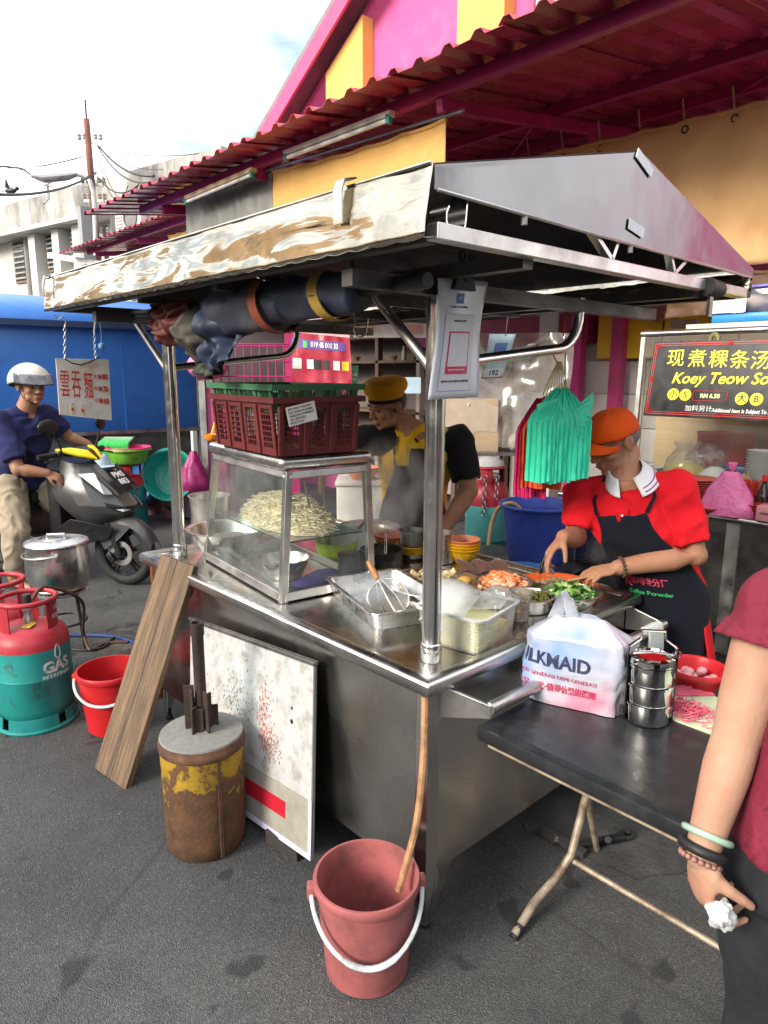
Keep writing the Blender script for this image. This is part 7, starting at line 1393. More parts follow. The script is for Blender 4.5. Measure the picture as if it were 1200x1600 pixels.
T = Thing('sauce_bottle', 'dark soy sauce bottle with red cap at the right edge', 'bottle', at_ledge(1190, 2.70)); T.part('glass', MB().lathe([(.032, 0), (.035, .01), (.035, .10), (.03, .13), (.014, .18), (.013, .20)], 22, cap1=True), mat('soy_glass', (.03, .012, .008), .1, spec=.8), smooth=50); T.part('cap', MB().lathe([(.016, .2), (.016, .23), (.013, .233)], 16, cap1=True), plastic('cap_red', (.6, .03, .03))); T.part('wrapper', MB().lathe([(.0355, .03), (.0355, .085)], 22, cap0=False), plastic('label_red', (.5, .03, .02)))
T = Thing('pink_caddy', 'pale pink plastic box with oval handle hole at the right edge', 'box', at_ledge(1190, 2.62)+V((-.0, -.06, 0))); T.part('box', MB().bbox(-.05, .06, -.16, .075, 0, .085), plastic('caddy_pink', (.66, .28, .30)), smooth=40, bevel=.012); T.part('handle_slot', MB().tube([(-.0505, .05-.09*q, .05) for q in (0, .33, .66, 1)], [.010, .012, .012, .010], 10, sec=(1, .3)), mat('slot_dark', (.25, .1, .11), .6))
# tubs on top of the stall
zt2_ = zt_+.046; p = ax(1172, 500, 3.0)
T = Thing('food_box', 'clear food box with blue lid and white card on top of the stall', 'box', (3.0, p.y, zt2_)); T.part('blue_tray', MB().bbox(-.12, .12, -.2, .17, 0, .05), plastic('tray_blue', (.03, .25, .65)), smooth=30, bevel=.01); T.part('clear_cover', MB().bbox(-.11, .11, -.19, .16, .051, .18), film('cover_film', (.85, .86, .92), .25, (.6, .6, .75), .08, 6), smooth=30, bevel=.01); T.part('lid', MB().bbox(-.12, .12, -.2, .17, .181, .195), plastic('lid_violet', (.14, .14, .5)), smooth=30, bevel=.004); T.part('card', MB().bbox(-.135, -.131, -.02, .19, .052, .135), m_white, smooth=0); T.part('contents', MB().ell((0, 0, .11), (.08, .1, .055)), mat('beige_food', (.55, .45, .36), .7), smooth=60)
T = Thing('red_diamond', 'red and gold new year diamond paper on the grey wall', 'decoration', ax(1129, 480, 4.5)); cD = ax(1129, 475, 4.5); T.part('paper', MB().poly([cD+V((0, .2, .02)), cD+V((0, 0, .22)), cD+V((0, -.2, .02)), cD+V((0, 0, -.19))], .01, (-1, 0, 0)), mat('festive_red', (.45, .04, .03), .5, var=.4, scale=14, dirt=(.6, .42, .2), dirt_amt=.4, dscale=13), True, smooth=0)
T = Thing('gold_tassel', 'gold and red hanging tassel right of the cart roof', 'decoration', ax(1178, 462, 3.2)); cT = ax(1178, 440, 3.2)
for k in range(7): T.part('bead', MB().ell(cT+V((0, .012*math.sin(k*2.2), -.045*k)), (.028, .03, .022)), [mat('gold', (.6, .42, .06), .35, .6), plastic('tassel_red', (.5, .05, .03))][k > 3], True, smooth=60)
T = Thing('wall_mirror', 'small round framed mirror or fan partly cut by the right edge', 'mirror', ax(1206, 468, 3.6)); cT = ax(1208, 470, 3.6); T.part('frame', MB().tube([cT+V((0, .13*math.cos(a), .13*math.sin(a))) for a in [i*math.pi/14 for i in range(28)]], .012, 8, closed=True), m_dark, True); T.part('disc', MB().lathe([(.125, 0), (.001, .001)], 24, c=cT, T=MX.Rotation(-math.pi/2, 3, 'Y'), cap0=False), m_glassw, True); T.part('arm', MB().tube([cT+V((0, .06, .14)), cT+V((0, .14, .10)), cT+V((0, .22, -.06)), cT+V((0, .3, -.08))], .008, 6), m_galv, True)
T = Thing('cable_bundle', 'swag of cables and trinkets on the wall behind the cart roof corner', 'cables', ax(1050, 490, 4.4))
for k in range(7): T.part('cable', MB().tube([ax(1015, 470, 4.4)+V((0, 0, .01*k)), ax(1045, 492-k*2.5, 4.4), ax(1085, 470-k*2, 4.4)], .006, 5), mat('cable_tan', (.4, .33, .28), .6), True)
T.part('trinket', MB().ell(ax(1030, 492, 4.38), (.05, .08, .06)), mat('trinket', (.25, .08, .06), .5, var=.6, scale=30), True); T.part('trinket', MB().bbox(4.37, 4.42, ax(1068, 505, 4.4).y-.12, ax(1068, 505, 4.4).y+.1, ax(1068, 512, 4.4).z, ax(1068, 500, 4.4).z), mat('switch_box', (.3, .22, .2), .6), True, smooth=0)
# ---- bench with blue tubs
bc = ad(800, 880, 4.35); BZ = .46
T = Thing('low_bench', 'low steel bench carrying the blue washing tubs', 'bench', (bc.x, bc.y, 0)); T.part('top', MB().bbox(-.3, .45, -.25, .55, BZ-.03, BZ), m_steeld, smooth=0)
for (x, y) in ((-.27, -.22), (.42, -.22), (-.27, .52), (.42, .52)): T.part('leg', MB().bbox(x-.015, x+.015, y-.015, y+.015, 0, BZ-.031), m_dark, smooth=0)
m_btub = plastic('tub_blue', (.045, .085, .42)); p = ad(838, 855, 4.6); basin('blue_tub', 'deep blue washing tub with a hose hooked over its rim', (p.x, p.y, BZ+.001), .245, .38, m_btub); bt = V((p.x, p.y, BZ+.38))
T_ = solo('tub_water', 'water filling the deep blue washing tub', 'water', MB().lathe([(.22, 0), (.001, .001)], 36, cap0=False), mat('blue_water', (.03, .06, .3), .08), loc=(p.x, p.y, BZ+.32))
p = ad(722, 872, 4.15); basin('blue_tub', 'shallow bright blue basin left of the deep tub', (p.x, p.y, BZ+.001), .16, .12, plastic('basin_royal', (.02, .09, .55)))
p = ad(818, 893, 4.0); basin('blue_tub', 'shallow sky blue basin in front of the deep tub', (p.x, p.y, BZ+.001), .165, .10, plastic('basin_sky', (.03, .17, .5)))
hose('tan water hose looping into the deep blue tub', [ad(763, 852, 4.6), ad(768, 820, 4.6), ad(778, 795, 4.55), ad(795, 786, 4.5), ad(808, 790, 4.5), ad(816, 802, 4.5)], .014, mat('hose_tan', (.5, .33, .16), .5))
# rack with wooden board, chained cylinder
rk = ad(745, 700, 5.2); T = Thing('steel_rack', 'thin steel rack holding the wooden board behind the vendors', 'rack', (rk.x, rk.y, 0)); Fr = frame((rk.x, rk.y, 0), (.738, -.675, 0), (0, 0, 1)); rz_ = rk.z-.06
T.part('shelf', MB().bbox(-.32, .42, rz_, rz_+.02, -.5, .0).xf(Fr), m_steeld, True, smooth=0); T.part('shelf', MB().bbox(-.32, .42, .3, .32, -.5, .0).xf(Fr), m_steeld, True, smooth=0)
for x in (-.31, .19, .41):
    for z in (-.02, -.48): T.part('leg', MB().bbox(x-.012, x+.012, 0, rz_-.001, z-.012, z+.012).xf(Fr), m_dark, True, smooth=0)
m_ply = mat('plywood', (.50, .34, .19), .75, var=.2, scale=5, stretch=(1, 1, 4), dirt=(.34, .27, .2), dirt_amt=.5, dscale=3)
WBD = Thing('plywood_panel', 'worn plywood panel with peeling veneer standing on the rack', 'panel', Fr @ V((-.02, rz_+.021, -.1))); WBD.part('panel', MB().bbox(-.24, .20, .0, .41, -.03, -.005).xf(frame(Fr @ V((-.02, rz_+.021, -.1)), (.738, -.675, 0), (.12, .14, .98))), m_ply, True, smooth=0, bevel=.003)
Fw = frame(Fr @ V((-.02, rz_+.021, -.1)), (.738, -.675, 0), (.12, .14, .98)); WBD.part('peeled_veneer', MB().poly([Fw @ V(q) for q in ((-.24, .12, -.0045), (-.12, .08, -.0045), (.0, .12, -.0045), (.03, .16, -.0045), (.19, .15, -.0045), (.2, .34, -.0045), (.05, .40, -.0045), (-.24, .40, -.0045))], .003, (-.67, -.74, .1)), mat('veneer', (.42, .34, .26), .8, var=.12, scale=12), True, smooth=0); WBD.part('nail', MB().ell(Fw @ V((-.03, .36, .002)), (.006, .006, .012)), m_white, True)
solo('plastic_wad', 'crumpled white plastic bag on the rack beside the board', 'bag', MB().ell((0, 0, .07), (.07, .06, .075)), mat('white_film', (.6, .6, .6), .35, bump=.9, bscale=30, bdist=.02), loc=Fr @ V((.32, rz_+.021, -.12)), smooth=180)
cy = ad(762, 770, 5.25); CY = cylinder('chained turquoise gas cylinder with red top under the rack', (cy.x, cy.y, 0), rad(40), R=.165, H=.82, mt=m_gteal2, valve=True, foot=False)
ct = V((cy.x, cy.y, .05+.82*.97)); solo('cylinder_cover', 'crumpled pale cloth covering the chained cylinder top', 'cover', MB().lathe([(.12, 0), (.11, .03), (.05, .06), (.001, .065)], 20), mat('cover_pale', (.5, .5, .5), .8, bump=.8, bscale=30, bdist=.01), loc=ct+V((0, 0, .158)), smooth=60)
chn = Thing('chain', 'galvanised chain looped round the gas cylinder under the rack', 'chain', ct); vw = (CAMP-ct); vw.z = 0; vw.normalize(); sd2 = V((.738, -.675, 0))
def chain2(a, b, n): chain(chn, a, b, n, r=.012)
chain2(ct+vw*.17+sd2*(-.02)+V((0, 0, .10)), ct+vw*.18+sd2*(-.03)+V((0, 0, -.20)), 9); chain2(ct+vw*.17+sd2*(.07)+V((0, 0, .10)), ct+vw*.18+sd2*(.06)+V((0, 0, -.08)), 6); chain2(ct+vw*.16+sd2*(-.05)+V((0, 0, .09)), ct+vw*.12+sd2*(-.22)+V((0, 0, .0)), 6)
# plastic curtain
pa_ = [ad(690, 520, 5.7), ad(900, 520, 5.0), ad(880, 700, 5.0), ad(690, 700, 5.7)]
b = MB(); b.grid(lambda u, v: pa_[0].lerp(pa_[1], u).lerp(pa_[3].lerp(pa_[2], u), v)+V((-.67, -.74, 0))*(.05*NZ.noise(V((u*7, v*5, 2)))+.03*NZ.noise(V((u*3+v*6, v*2, 7)))), 40, 26)
soloW('plastic_curtain', 'crinkled clear plastic curtain hanging behind the carrier bags', 'curtain', b, film('curtain_film', (.9, .88, .85), .35, (.62, .58, .52), .15, 2.5), pa_[3], smooth=180)
# red delivery banner
BN = Thing('red_banner', 'red plastic banner with purple phone number strip hanging behind the maroon crate', 'banner', ad(500, 560, 5.6)); k4 = [ad(455, 488, 5.6), ad(545, 500, 5.6), ad(552, 640, 5.6), ad(456, 640, 5.6)]
def bfn(u, v): return k4[0].lerp(k4[1], u).lerp(k4[3].lerp(k4[2], u), v)+V((-.67, -.74, 0))*(.02*NZ.noise(V((u*6, v*4, 1))))
def brect(u0, u1, v0, v1, mt, nm, o=.003): BN.part(nm, MB().grid(lambda a, c: bfn(lerp(u0, u1, a), lerp(v0, v1, c))+V((-.67, -.74, 0))*o, 10, 6), mt, True, smooth=180)
BN.part('sheet', MB().grid(bfn, 24, 26), mat('banner_red', (.36, .012, .035), .3, var=.12, bump=.5, bscale=14, bdist=.01), True, smooth=180)
brect(0, .92, .26, .36, mat('banner_purple', (.14, .07, .28), .4), 'number_strip'); brect(.20, .27, .28, .35, mat('chat_green', (.1, .5, .12), .4), 'chat_icon', .005); brect(0, 1, 0, .2, mat('banner_pale', (.60, .38, .42), .35), 'pale_band')
sign_text(BN, '019 45 000 33', .55, .31, .06, .46, m_swh, .025, bfn, -.008)
for (u, mt) in ((.06, m_white), (.26, m_white), (.38, m_dark), (.52, m_dark), (.70, m_white), (.85, mat('logo_yellow', (.75, .55, .03), .5))): brect(u, u+.11, .47, .57, mt, 'logo_tile', .005)
brect(.02, .16, .465, .575, m_white, 'logo_tile', .005); brect(.45, .58, .72, .80, mat('logo_yellow', (.75, .55, .03), .5), 'logo_tile', .005)
GP = Thing('green_sticker', 'small green payment placard beside the red banner', 'placard', ad(553, 580, 5.75)); g4 = [ad(545, 570, 5.75), ad(560, 571, 5.75), ad(559, 602, 5.75), ad(545, 602, 5.75)]
GP.part('card', MB().poly([g4[3], g4[2], g4[1], g4[0]], .004, (.67, .74, 0)), plastic('pay_green', (.02, .33, .1)), True, smooth=0)
def gfn(u, v): return g4[0].lerp(g4[1], u).lerp(g4[3].lerp(g4[2], u), v)+V((-.67, -.74, 0))*.004
sign_text(GP, 'Grab', .5, .45, .2, .75, m_swh, .02, gfn, -.003); sign_text(GP, 'Pay', .5, .72, .2, .55, m_swh, .02, gfn, -.003)
# white chest with orange bowl behind the display case
wc = ad(600, 775, 4.35); T = Thing('white_chest', 'white metal chest behind the steaming pots', 'chest', (wc.x, wc.y, 0)); Fh = frame((wc.x, wc.y, 0), (.738, -.675, 0), (0, 0, 1)); T.part('body', MB().bbox(-.3, .2, 0, wc.z+.06, -.5, 0).xf(Fh), mat('chest_white', (.58, .56, .54), .45), True, smooth=30, bevel=.01); T.part('lid', MB().bbox(-.31, .21, wc.z+.061, wc.z+.09, -.51, .01).xf(Fh), mat('chest_white', (.58, .56, .54), .45), True, smooth=30, bevel=.008)
ybowls('orange bowl with yellow rim on the white chest', Fh @ V((-.14, wc.z+.091, -.12)), 2, m_ob, R=.11)
solo('tall_glass', 'clear steel-rimmed jug on the white chest', 'jug', MB().lathe([(.04, 0), (.05, .12), (.055, .13), (.045, .12), (.001, .01)], 20), m_steel, loc=Fh @ V((-.02, wc.z+.091, -.3)), smooth=60)
pc = ad(643, 602, 5.2); solo('blue_notice', 'pale blue notice card behind the vendor in the yellow cap', 'card', MB().bbox(-.07, .07, -.001, .001, -.06, .06), mat('notice_blue', (.42, .55, .65), .5), loc=pc, rz=rad(-42), smooth=0)
# ---- steam over the pots
sm = bpy.data.materials.new('steam'); N_, L_ = nodes_of(sm)
for n in list(N_): N_.remove(n)
so = N_.new('ShaderNodeOutputMaterial'); pv = N_.new('ShaderNodeVolumePrincipled'); pv.inputs['Color'].default_value = (.95, .95, .95, 1); pv.inputs['Anisotropy'].default_value = .2
tcv = N_.new('ShaderNodeTexCoord'); nzv = N_.new('ShaderNodeTexNoise'); nzv.inputs['Scale'].default_value = 6; nzv.inputs['Detail'].default_value = 4; nzv.inputs['Distortion'].default_value = .8
mpv = N_.new('ShaderNodeMapping'); mpv.inputs['Scale'].default_value = (1, 1, .7); L_.new(tcv.outputs['Object'], mpv.inputs['Vector']); L_.new(mpv.outputs['Vector'], nzv.inputs['Vector'])
ln_ = N_.new('ShaderNodeVectorMath'); ln_.operation = 'LENGTH'; ms_ = N_.new('ShaderNodeMapping'); ms_.inputs['Scale'].default_value = (1/.26, 1/.26, 1/.29); L_.new(tcv.outputs['Object'], ms_.inputs['Vector']); L_.new(ms_.outputs['Vector'], ln_.inputs[0])
fal = N_.new('ShaderNodeMapRange'); fal.inputs['From Min'].default_value = .25; fal.inputs['From Max'].default_value = 1.; fal.inputs['To Min'].default_value = 1; fal.inputs['To Max'].default_value = 0; L_.new(ln_.outputs['Value'], fal.inputs['Value'])
dn = N_.new('ShaderNodeMapRange'); dn.inputs['From Min'].default_value = .42; dn.inputs['From Max'].default_value = .72; dn.inputs['To Min'].default_value = 0; dn.inputs['To Max'].default_value = 13; L_.new(nzv.outputs['Fac'], dn.inputs['Value'])
mu = N_.new('ShaderNodeMath'); mu.operation = 'MULTIPLY'; L_.new(dn.outputs['Result'], mu.inputs[0]); L_.new(fal.outputs['Result'], mu.inputs[1]); L_.new(mu.outputs[0], pv.inputs['Density']); L_.new(pv.outputs['Volume'], so.inputs['Volume'])
solo('steam', 'white steam rising from the pots before the vendor in yellow', 'steam', MB().ell((0, 0, 0), (.26, .26, .29)), sm, loc=(.98, 1.28, 1.10), kind='stuff', smooth=60)
# ================================================================== PEOPLE
m_sk1 = mat('skin_tan', (.36, .18, .105), .6, var=.14, scale=14, sss=.12, spec=.35, bump=.4, bscale=110, bdist=.002, dirt=(.33, .13, .08), dirt_amt=.3, dscale=9)
m_sk2 = mat('skin_light', (.40, .235, .16), .62, var=.12, scale=11, sss=.12, spec=.3, bump=.45, bscale=120, bdist=.002, dirt=(.39, .18, .12), dirt_amt=.35, dscale=7)
m_sk3 = mat('skin_brown', (.34, .17, .10), .5, var=.1, scale=12, sss=.12)
m_hairg = mat('grey_hair', (.16, .15, .145), .7, var=.5, scale=120, bump=.8, bscale=220); m_hairb = mat('black_hair', (.015, .013, .012), .55, var=.5, scale=90, bump=.6, bscale=200)
def limb(b, pts, rs, seg=16, sec=None):
    b.tube(pts, rs, seg, sec=sec); b.ell(pts[0], rs[0]*.98, su=14, sv=9); b.ell(pts[-1], rs[-1]*.98, su=14, sv=9)
    for p, r in list(zip(pts, rs))[1:-1]: b.ell(p, r*.99, su=14, sv=9)
def headM(c, fwd, up=(0, 0, 1)):
    f = V(fwd).normalized(); u = V(up); x = f.cross(u).normalized(); u = x.cross(f); M = MX((x, f, u)).transposed().to_4x4(); M.translation = V(c); return M
def add_head(b, M, s=1.0):
    R3 = M.to_3x3(); R3e = R3
    def e(c, r): b.ell(M @ (V(c)*s), tuple(q*s for q in r), R3e, su=22, sv=14)
    e((0, -.014, .030), (.076, .096, .086)); e((0, .028, -.028), (.061, .064, .084)); e((0, .03, -.078), (.05, .052, .038)); e((0, .072, -.098), (.022, .018, .017))
    for q in (-1, 1):
        e((q*.038, .056, -.022), (.026, .028, .026)); e((q*.030, .079, .020), (.027, .014, .010)); e((q*.083, -.004, -.006), (.010, .020, .032)); e((q*.090, -.012, .004), (.008, .012, .024)); e((q*.011, .099, -.034), (.009, .011, .008)); e((q*.043, .03, -.072), (.018, .035, .025))
    limb(b, [M @ (V(q)*s) for q in ((0, .086, .010), (0, .098, -.010), (0, .108, -.029))], [.009*s, .010*s, .0125*s])
    e((0, .088, -.060), (.024, .011, .006)); e((0, .086, -.073), (.021, .012, .007))
def face_parts(T, M, hair, s=1.0, brow=None):
    R3 = M.to_3x3()
    for q in (-1, 1):
        b = MB().ell(M @ (V((q*.031, .083, -.001))*s), (.0135*s, .0065*s, .0045*s), R3, su=12, sv=8); T.part('eye', b, mat('eye_dark', (.03, .02, .016), .25), True, smooth=60)
        b = MB(); limb(b, [M @ (V(p)*s) for p in ((q*.014, .094, .021), (q*.032, .0925, .026), (q*.05, .078, .021))], [.0028*s, .0036*s, .002*s], 8); T.part('eyebrow', b, brow or hair, True, smooth=60)
    T.part('lips', MB().ell(M @ (V((0, .0945, -.066))*s), (.022*s, .0065*s, .0035*s), R3, su=14, sv=8), mat('lips', (.25, .09, .07), .5), True, smooth=60)
def add_hand(b, wrist, fd, pn, side, curl=(.5, .5, .5, .5), spread=.10, thumb=.4, s=1.0, tdir=None):
    """wrist point, finger direction, palm-facing normal; side=+1 puts the thumb on +across"""
    fd = V(fd).normalized(); pn = V(pn); pn = (pn-fd*pn.dot(fd)).normalized(); ac = fd.cross(pn).normalized()*side; w_ = V(wrist)
    R3 = MX((ac, fd, pn)).transposed()
    b.ell(w_+fd*.050*s, (.040*s, .052*s, .0155*s), R3, su=18, sv=12); b.ell(w_+fd*.025*s, (.031*s, .04*s, .018*s), R3, su=16, sv=10); b.ell(w_+fd*.03*s+ac*.025*s+pn*.007*s, (.019*s, .033*s, .015*s), R3, su=14, sv=10)
    lens = ((.040, .026, .020), (.045, .029, .021), (.042, .027, .020), (.033, .021, .018))
    for i in range(4):
        x = (1.5-i)*.0205*s; p = w_+fd*(.090-.006*abs(i-1.2))*s+ac*x; ang = 0; d0 = (fd+ac*(1.5-i)*spread).normalized(); pts = [w_+fd*.055*s+ac*x*.85, p]; rs = [.0095*s, .0092*s]
        for k in range(3):
            ang += curl[i]*(.9, 1.15, .8)[k]; d = d0*math.cos(ang)+pn*math.sin(ang); p = p+d*lens[i][k]*s; pts.append(p); rs.append((.0086, .0078, .0068)[k]*s)
        limb(b, pts, rs, 10)
    td = V(tdir).normalized() if tdir else (fd*.72+ac*.6+pn*thumb).normalized(); p0 = w_+fd*.022*s+ac*.026*s+pn*.004*s; p1 = p0+td*.036*s; t2 = (td+fd*.3+pn*thumb*.6-ac*.25).normalized(); p2 = p1+t2*.030*s; p3 = p2+(t2+fd*.1-ac*.15).normalized()*.022*s
    limb(b, [p0, p1, p2, p3], [.0135*s, .0115*s, .0098*s, .008*s], 10)
class Torso:
    """elliptical sections along the spine: (centre, lateral axis, forward axis, half width, half depth)"""
    def __init__(s, secs): s.q = [(V(c), V(l).normalized(), V(f).normalized(), a, b) for (c, l, f, a, b) in secs]
    def sec(s, t):
        x = t*(len(s.q)-1); i = min(int(x), len(s.q)-2); k = x-i; A = s.q[i]; B = s.q[i+1]; kk = k*k*(3-2*k)*.4+k*.6
        return A[0].lerp(B[0], k), A[1].lerp(B[1], k).normalized(), A[2].lerp(B[2], k).normalized(), lerp(A[3], B[3], kk), lerp(A[4], B[4], kk)
    def pt(s, t, ang, off=0., e=.8):
        c, l, f, a, b = s.sec(t); sa, ca = math.sin(ang), math.cos(ang); x = math.copysign(abs(sa)**e, sa); y = math.copysign(abs(ca)**e, ca)
        return c+l*x*(a+off)+f*y*(b+off)
    def loft(s, b, off=0., t0=0., t1=1., n=14, seg=28): b.loft([[s.pt(lerp(t0, t1, i/n), 2*math.pi*k/seg, off) for k in range(seg)] for i in range(n+1)])
def arm(b, sh, el, wr, r=(.055, .043, .041, .029)):
    sh, el, wr = V(sh), V(el), V(wr); limb(b, [sh, sh.lerp(el, .35), el, el.lerp(wr, .3), wr], [r[0], r[0]*.92, r[1], r[2]*1.02, r[3]], 16)
def legs(b, hip, knee, ank, toe, r=(.085, .055, .05, .036)):
    hip, knee, ank, toe = V(hip), V(knee), V(ank), V(toe); limb(b, [hip, hip.lerp(knee, .5), knee, knee.lerp(ank, .35), ank], [r[0], r[0]*.86, r[1], r[2]*1.05, r[3]], 16)
    limb(b, [ank+V((0, 0, -.03)), ank.lerp(toe, .5)+V((0, 0, -.02)), toe], [.034, .034, .024], 12)
def sleeve(b, sh, el, t, r0, r1):
    sh, el = V(sh), V(el); b.ell(sh, r0, su=18, sv=12); b.tube([sh, sh.lerp(el, t*.5), sh.lerp(el, t)], [r0, lerp(r0, r1, .6), r1], 22)
def trousers(b, hip, knee, ank, r, t1=.93):
    hip, knee, ank = V(hip), V(knee), V(ank); e = knee.lerp(ank, t1); b.tube([hip, hip.lerp(knee, .5), knee, knee.lerp(e, .5), e], [r[0], r[1], r[2], r[3], r[4]], 20); b.ell(hip, r[0], su=18, sv=12); b.ell(knee, r[2]*.99, su=16, sv=10)
def cloth(name, col, **k): return mat(name, col, .85, var=.12, scale=6, bump=.35, bscale=420, bdist=.001, sheen=.04, spec=.2, rvar=.05, **k)
def bead_band(T, name, c, ax_, R_, mt, r=.006, n=14, beads=True):
    a = V(ax_).normalized(); e1 = a.orthogonal().normalized(); e2 = a.cross(e1)
    if not beads: T.part(name, MB().tube([V(c)+e1*R_*math.cos(q)+e2*R_*math.sin(q) for q in [i*2*math.pi/36 for i in range(36)]], r, 12, closed=True), mt, True); return
    for k in range(n): q = 2*math.pi*k/n; T.part(name, MB().ell(V(c)+e1*R_*math.cos(q)+e2*R_*math.sin(q), r, su=10, sv=7), mt, True, smooth=60)
# ---------------- man in red, bending over the counter
def man_red():
    f = V((-.93, -.36, 0)).normalized(); l = V((.36, -.93, 0)).normalized()          # facing, own left
    Lsh, Rsh = V((1.245, -.045, 1.262)), V((1.115, .315, 1.205)); sc = (Lsh+Rsh)/2
    Lel, Lwr = V((1.262, -.118, 1.012)), V((1.045, .075, .962)); Rel, Rwr = V((1.085, .285, 1.035)), V((.955, .262, 1.062))
    pel = V((1.345, .035, .84)); lean = (sc-pel).normalized(); fw = (f+V((0, 0, -.45))).normalized(); la = (Lsh-Rsh).normalized()
    T = Thing('person', 'man in red polo shirt, orange cap and navy apron bending over the counter', 'person', (pel.x+.02, pel.y, 0))
    TS = Torso([(pel+V((0, 0, -.13)), l, f, .155, .12), (pel+V((0, 0, -.02)), l, f, .155, .122), (pel.lerp(sc, .35), l, f, .148, .12), (pel.lerp(sc, .68)+f*.01, la, fw, .158, .12), (sc+V((.01, 0, -.03)), la, fw, .150, .098), (sc+f*.02+V((0, 0, .065)), la, fw, .085, .07)])
    hc = V((1.155, .193, 1.428)); hf = (V((-.74, .30, -.42))).normalized(); HM = headM(hc, hf, (-.35, .1, .9))
    b = MB(); TS.loft(b, -.012); add_head(b, HM, 1.02); limb(b, [sc+f*.0+V((0, 0, .04)), hc+HM.to_3x3() @ V((0, -.035, -.07))], [.062, .054])
    arm(b, Lsh, Lel, Lwr, (.046, .045, .046, .031)); arm(b, Rsh, Rel, Rwr, (.044, .043, .043, .029))
    fdL = (V((.905, .195, .925))-Lwr).normalized(); add_hand(b, Lwr, fdL, (-.1, .35, -.93), -1, (.42, .5, .6, .68), .04, .5)
    fdR = (V((.875, .285, .99))-Rwr).normalized(); add_hand(b, Rwr, fdR, (.35, -.55, -.75), 1, (.28, .42, .6, .7), .05, .55)
    for s, q in ((1, -1), (-1, 1)):
        h = pel+l*.085*s+V((0, 0, -.06)); legs(b, h, (h.x+.0, h.y, .46), (h.x+.05, h.y, .09), (h.x-.12, h.y-.04, .03))
    T.link('body', remesh(b, 'body', m_sk1, .0045, 5, inv=T.inv))
    face_parts(T, HM, m_hairg, 1.02, m_hairg)
    hb = MB().ell(HM @ V((0, -.036, .010)), (.0775, .083, .072), HM.to_3x3()); T.part('hair', hb, m_hairg, True, smooth=180)
    # polo shirt
    m_red = cloth('red_cotton', (.58, .008, .016)); b = MB(); TS.loft(b, .012, .0, .93); sleeve(b, Lsh+V((0, .012, .0)), Lel, .80, .064, .071); sleeve(b, Rsh+V((0, -.03, .0)), Rel, .70, .060, .065)
    limb(b, [Lsh, sc+V((0, 0, .01)), Rsh], [.058, .055, .056])
    limb(b, [pel+V((.10, -.05, -.05)), pel+V((.12, -.07, -.16))], [.07, .075])
    T.link('polo_shirt', remesh(b, 'polo_shirt', m_red, .007, 4, wrinkle=.009, wscale=10, inv=T.inv, seed=2, fine=.0015, fscale=38))
    tail = MB(); tail.grid(lambda u, v: TS.pt(.08-.0*v, rad(60+95*u), .02+.012*v)+V((0, 0, -.20*v+.006*math.sin(u*9)))+V((.03, -.02, 0))*v, 14, 10); T.part('shirt_tail', tail, m_red, True, smooth=180, solid=.003)
    # white collar
    m_col = cloth('white_collar', (.66, .67, .68)); nb = sc+f*.028+V((0, 0, .085)); up = (HM.translation-nb).normalized(); cx = la; cyv = up.cross(cx).normalized()
    col = MB()
    def cf(u, v):
        a = lerp(-math.pi*.86, math.pi*.86, u); r = .062+.026*v+.012*abs(math.sin(a))*v; return nb+cx*(r*1.02*math.sin(a))-fw*(-1)*0+(fw*-1)*(r*math.cos(a))*.95+up*(.038-.062*v-.045*(1-math.cos(a))*.5)
    col.grid(cf, 34, 6); T.part('collar', col, m_col, True, smooth=180, solid=.005)
    for k in (0, 1): st_ = MB(); st_.grid(lambda u, v: cf(lerp(.58, .97, u), lerp(.62+.2*k, .68+.2*k, v))+up*.004+(cf(lerp(.58, .97, u), .8)-nb).normalized()*.004, 12, 2); T.part('collar_stripe', st_, mat('collar_purple', (.25, .05, .22), .8), True, smooth=180)
    T.part('placket', MB().grid(lambda u, v: TS.pt(lerp(.84, .72, v), rad((u-.5)*10), .020), 3, 6), m_red, True, smooth=180, solid=.003)
    T.part('button', MB().ell(TS.pt(.80, 0, .024), .005), m_col, True, smooth=60)
    # apron
    m_ap = cloth('navy_apron', (.006, .007, .013)); ap = MB()
    def af(u, v):      # v from bib top to hem
        t = lerp(.80, .0, min(1, v/.52)) if v < .52 else 0.; hw = lerp(27, 84, min(1, max(0, (v-.06)/.30))**1.5) if v < .4 else 84
        a = rad((u-.5)*2*hw-2); p = TS.pt(t, a, .0235+.004*math.sin(u*11+v*7)+.004*NZ.noise(V((u*5, v*5, 2))))
        if v > .52: p += V((0, 0, -.62*(v-.52)/.48))+f*(.02*(v-.52))+l*(.0)+f*.012*math.sin(u*12)*(v-.52)*2
        return p
    ap.grid(af, 34, 44); T.part('apron', ap, m_ap, True, smooth=180, solid=.003)
    for s, u in ((1, 1.), (-1, 0.)):
        p0 = af(u, .0); pts = [p0, TS.pt(.90, rad(46*s), .026), sc+la*s*.075+V((.0, 0, .085)), sc-fw*.05+la*s*.04+V((0, 0, .09))]; T.part('apron_strap', MB().tube(pts, .008, 8, sec=(1, .35)), m_ap, True)
    def atext(body, u, v, size, mt, bold=.0):
        t = textMB(body, size, bold, align='LEFT'); o = af(u, v); dx = (af(u+.03, v)-o).normalized(); dy = (af(u, v-.03)-o).normalized(); n = dx.cross(dy).normalized(); n = n if n.dot(CAMP-o) > 0 else -n
        vs = []
        for p in t.v:
            uu = u+p.x/.42; vv = v-p.y/.95; q = af(min(.99, uu), min(.99, vv)); vs.append(q+n*(.0035+(.0006 if p.z > 0 else 0)))
        t.v = vs; T.part('apron_print', t, mt, True, smooth=0)
    m_pp = mat('print_pink', (.70, .06, .12), .6); m_pg = mat('print_green', (.05, .45, .15), .6)
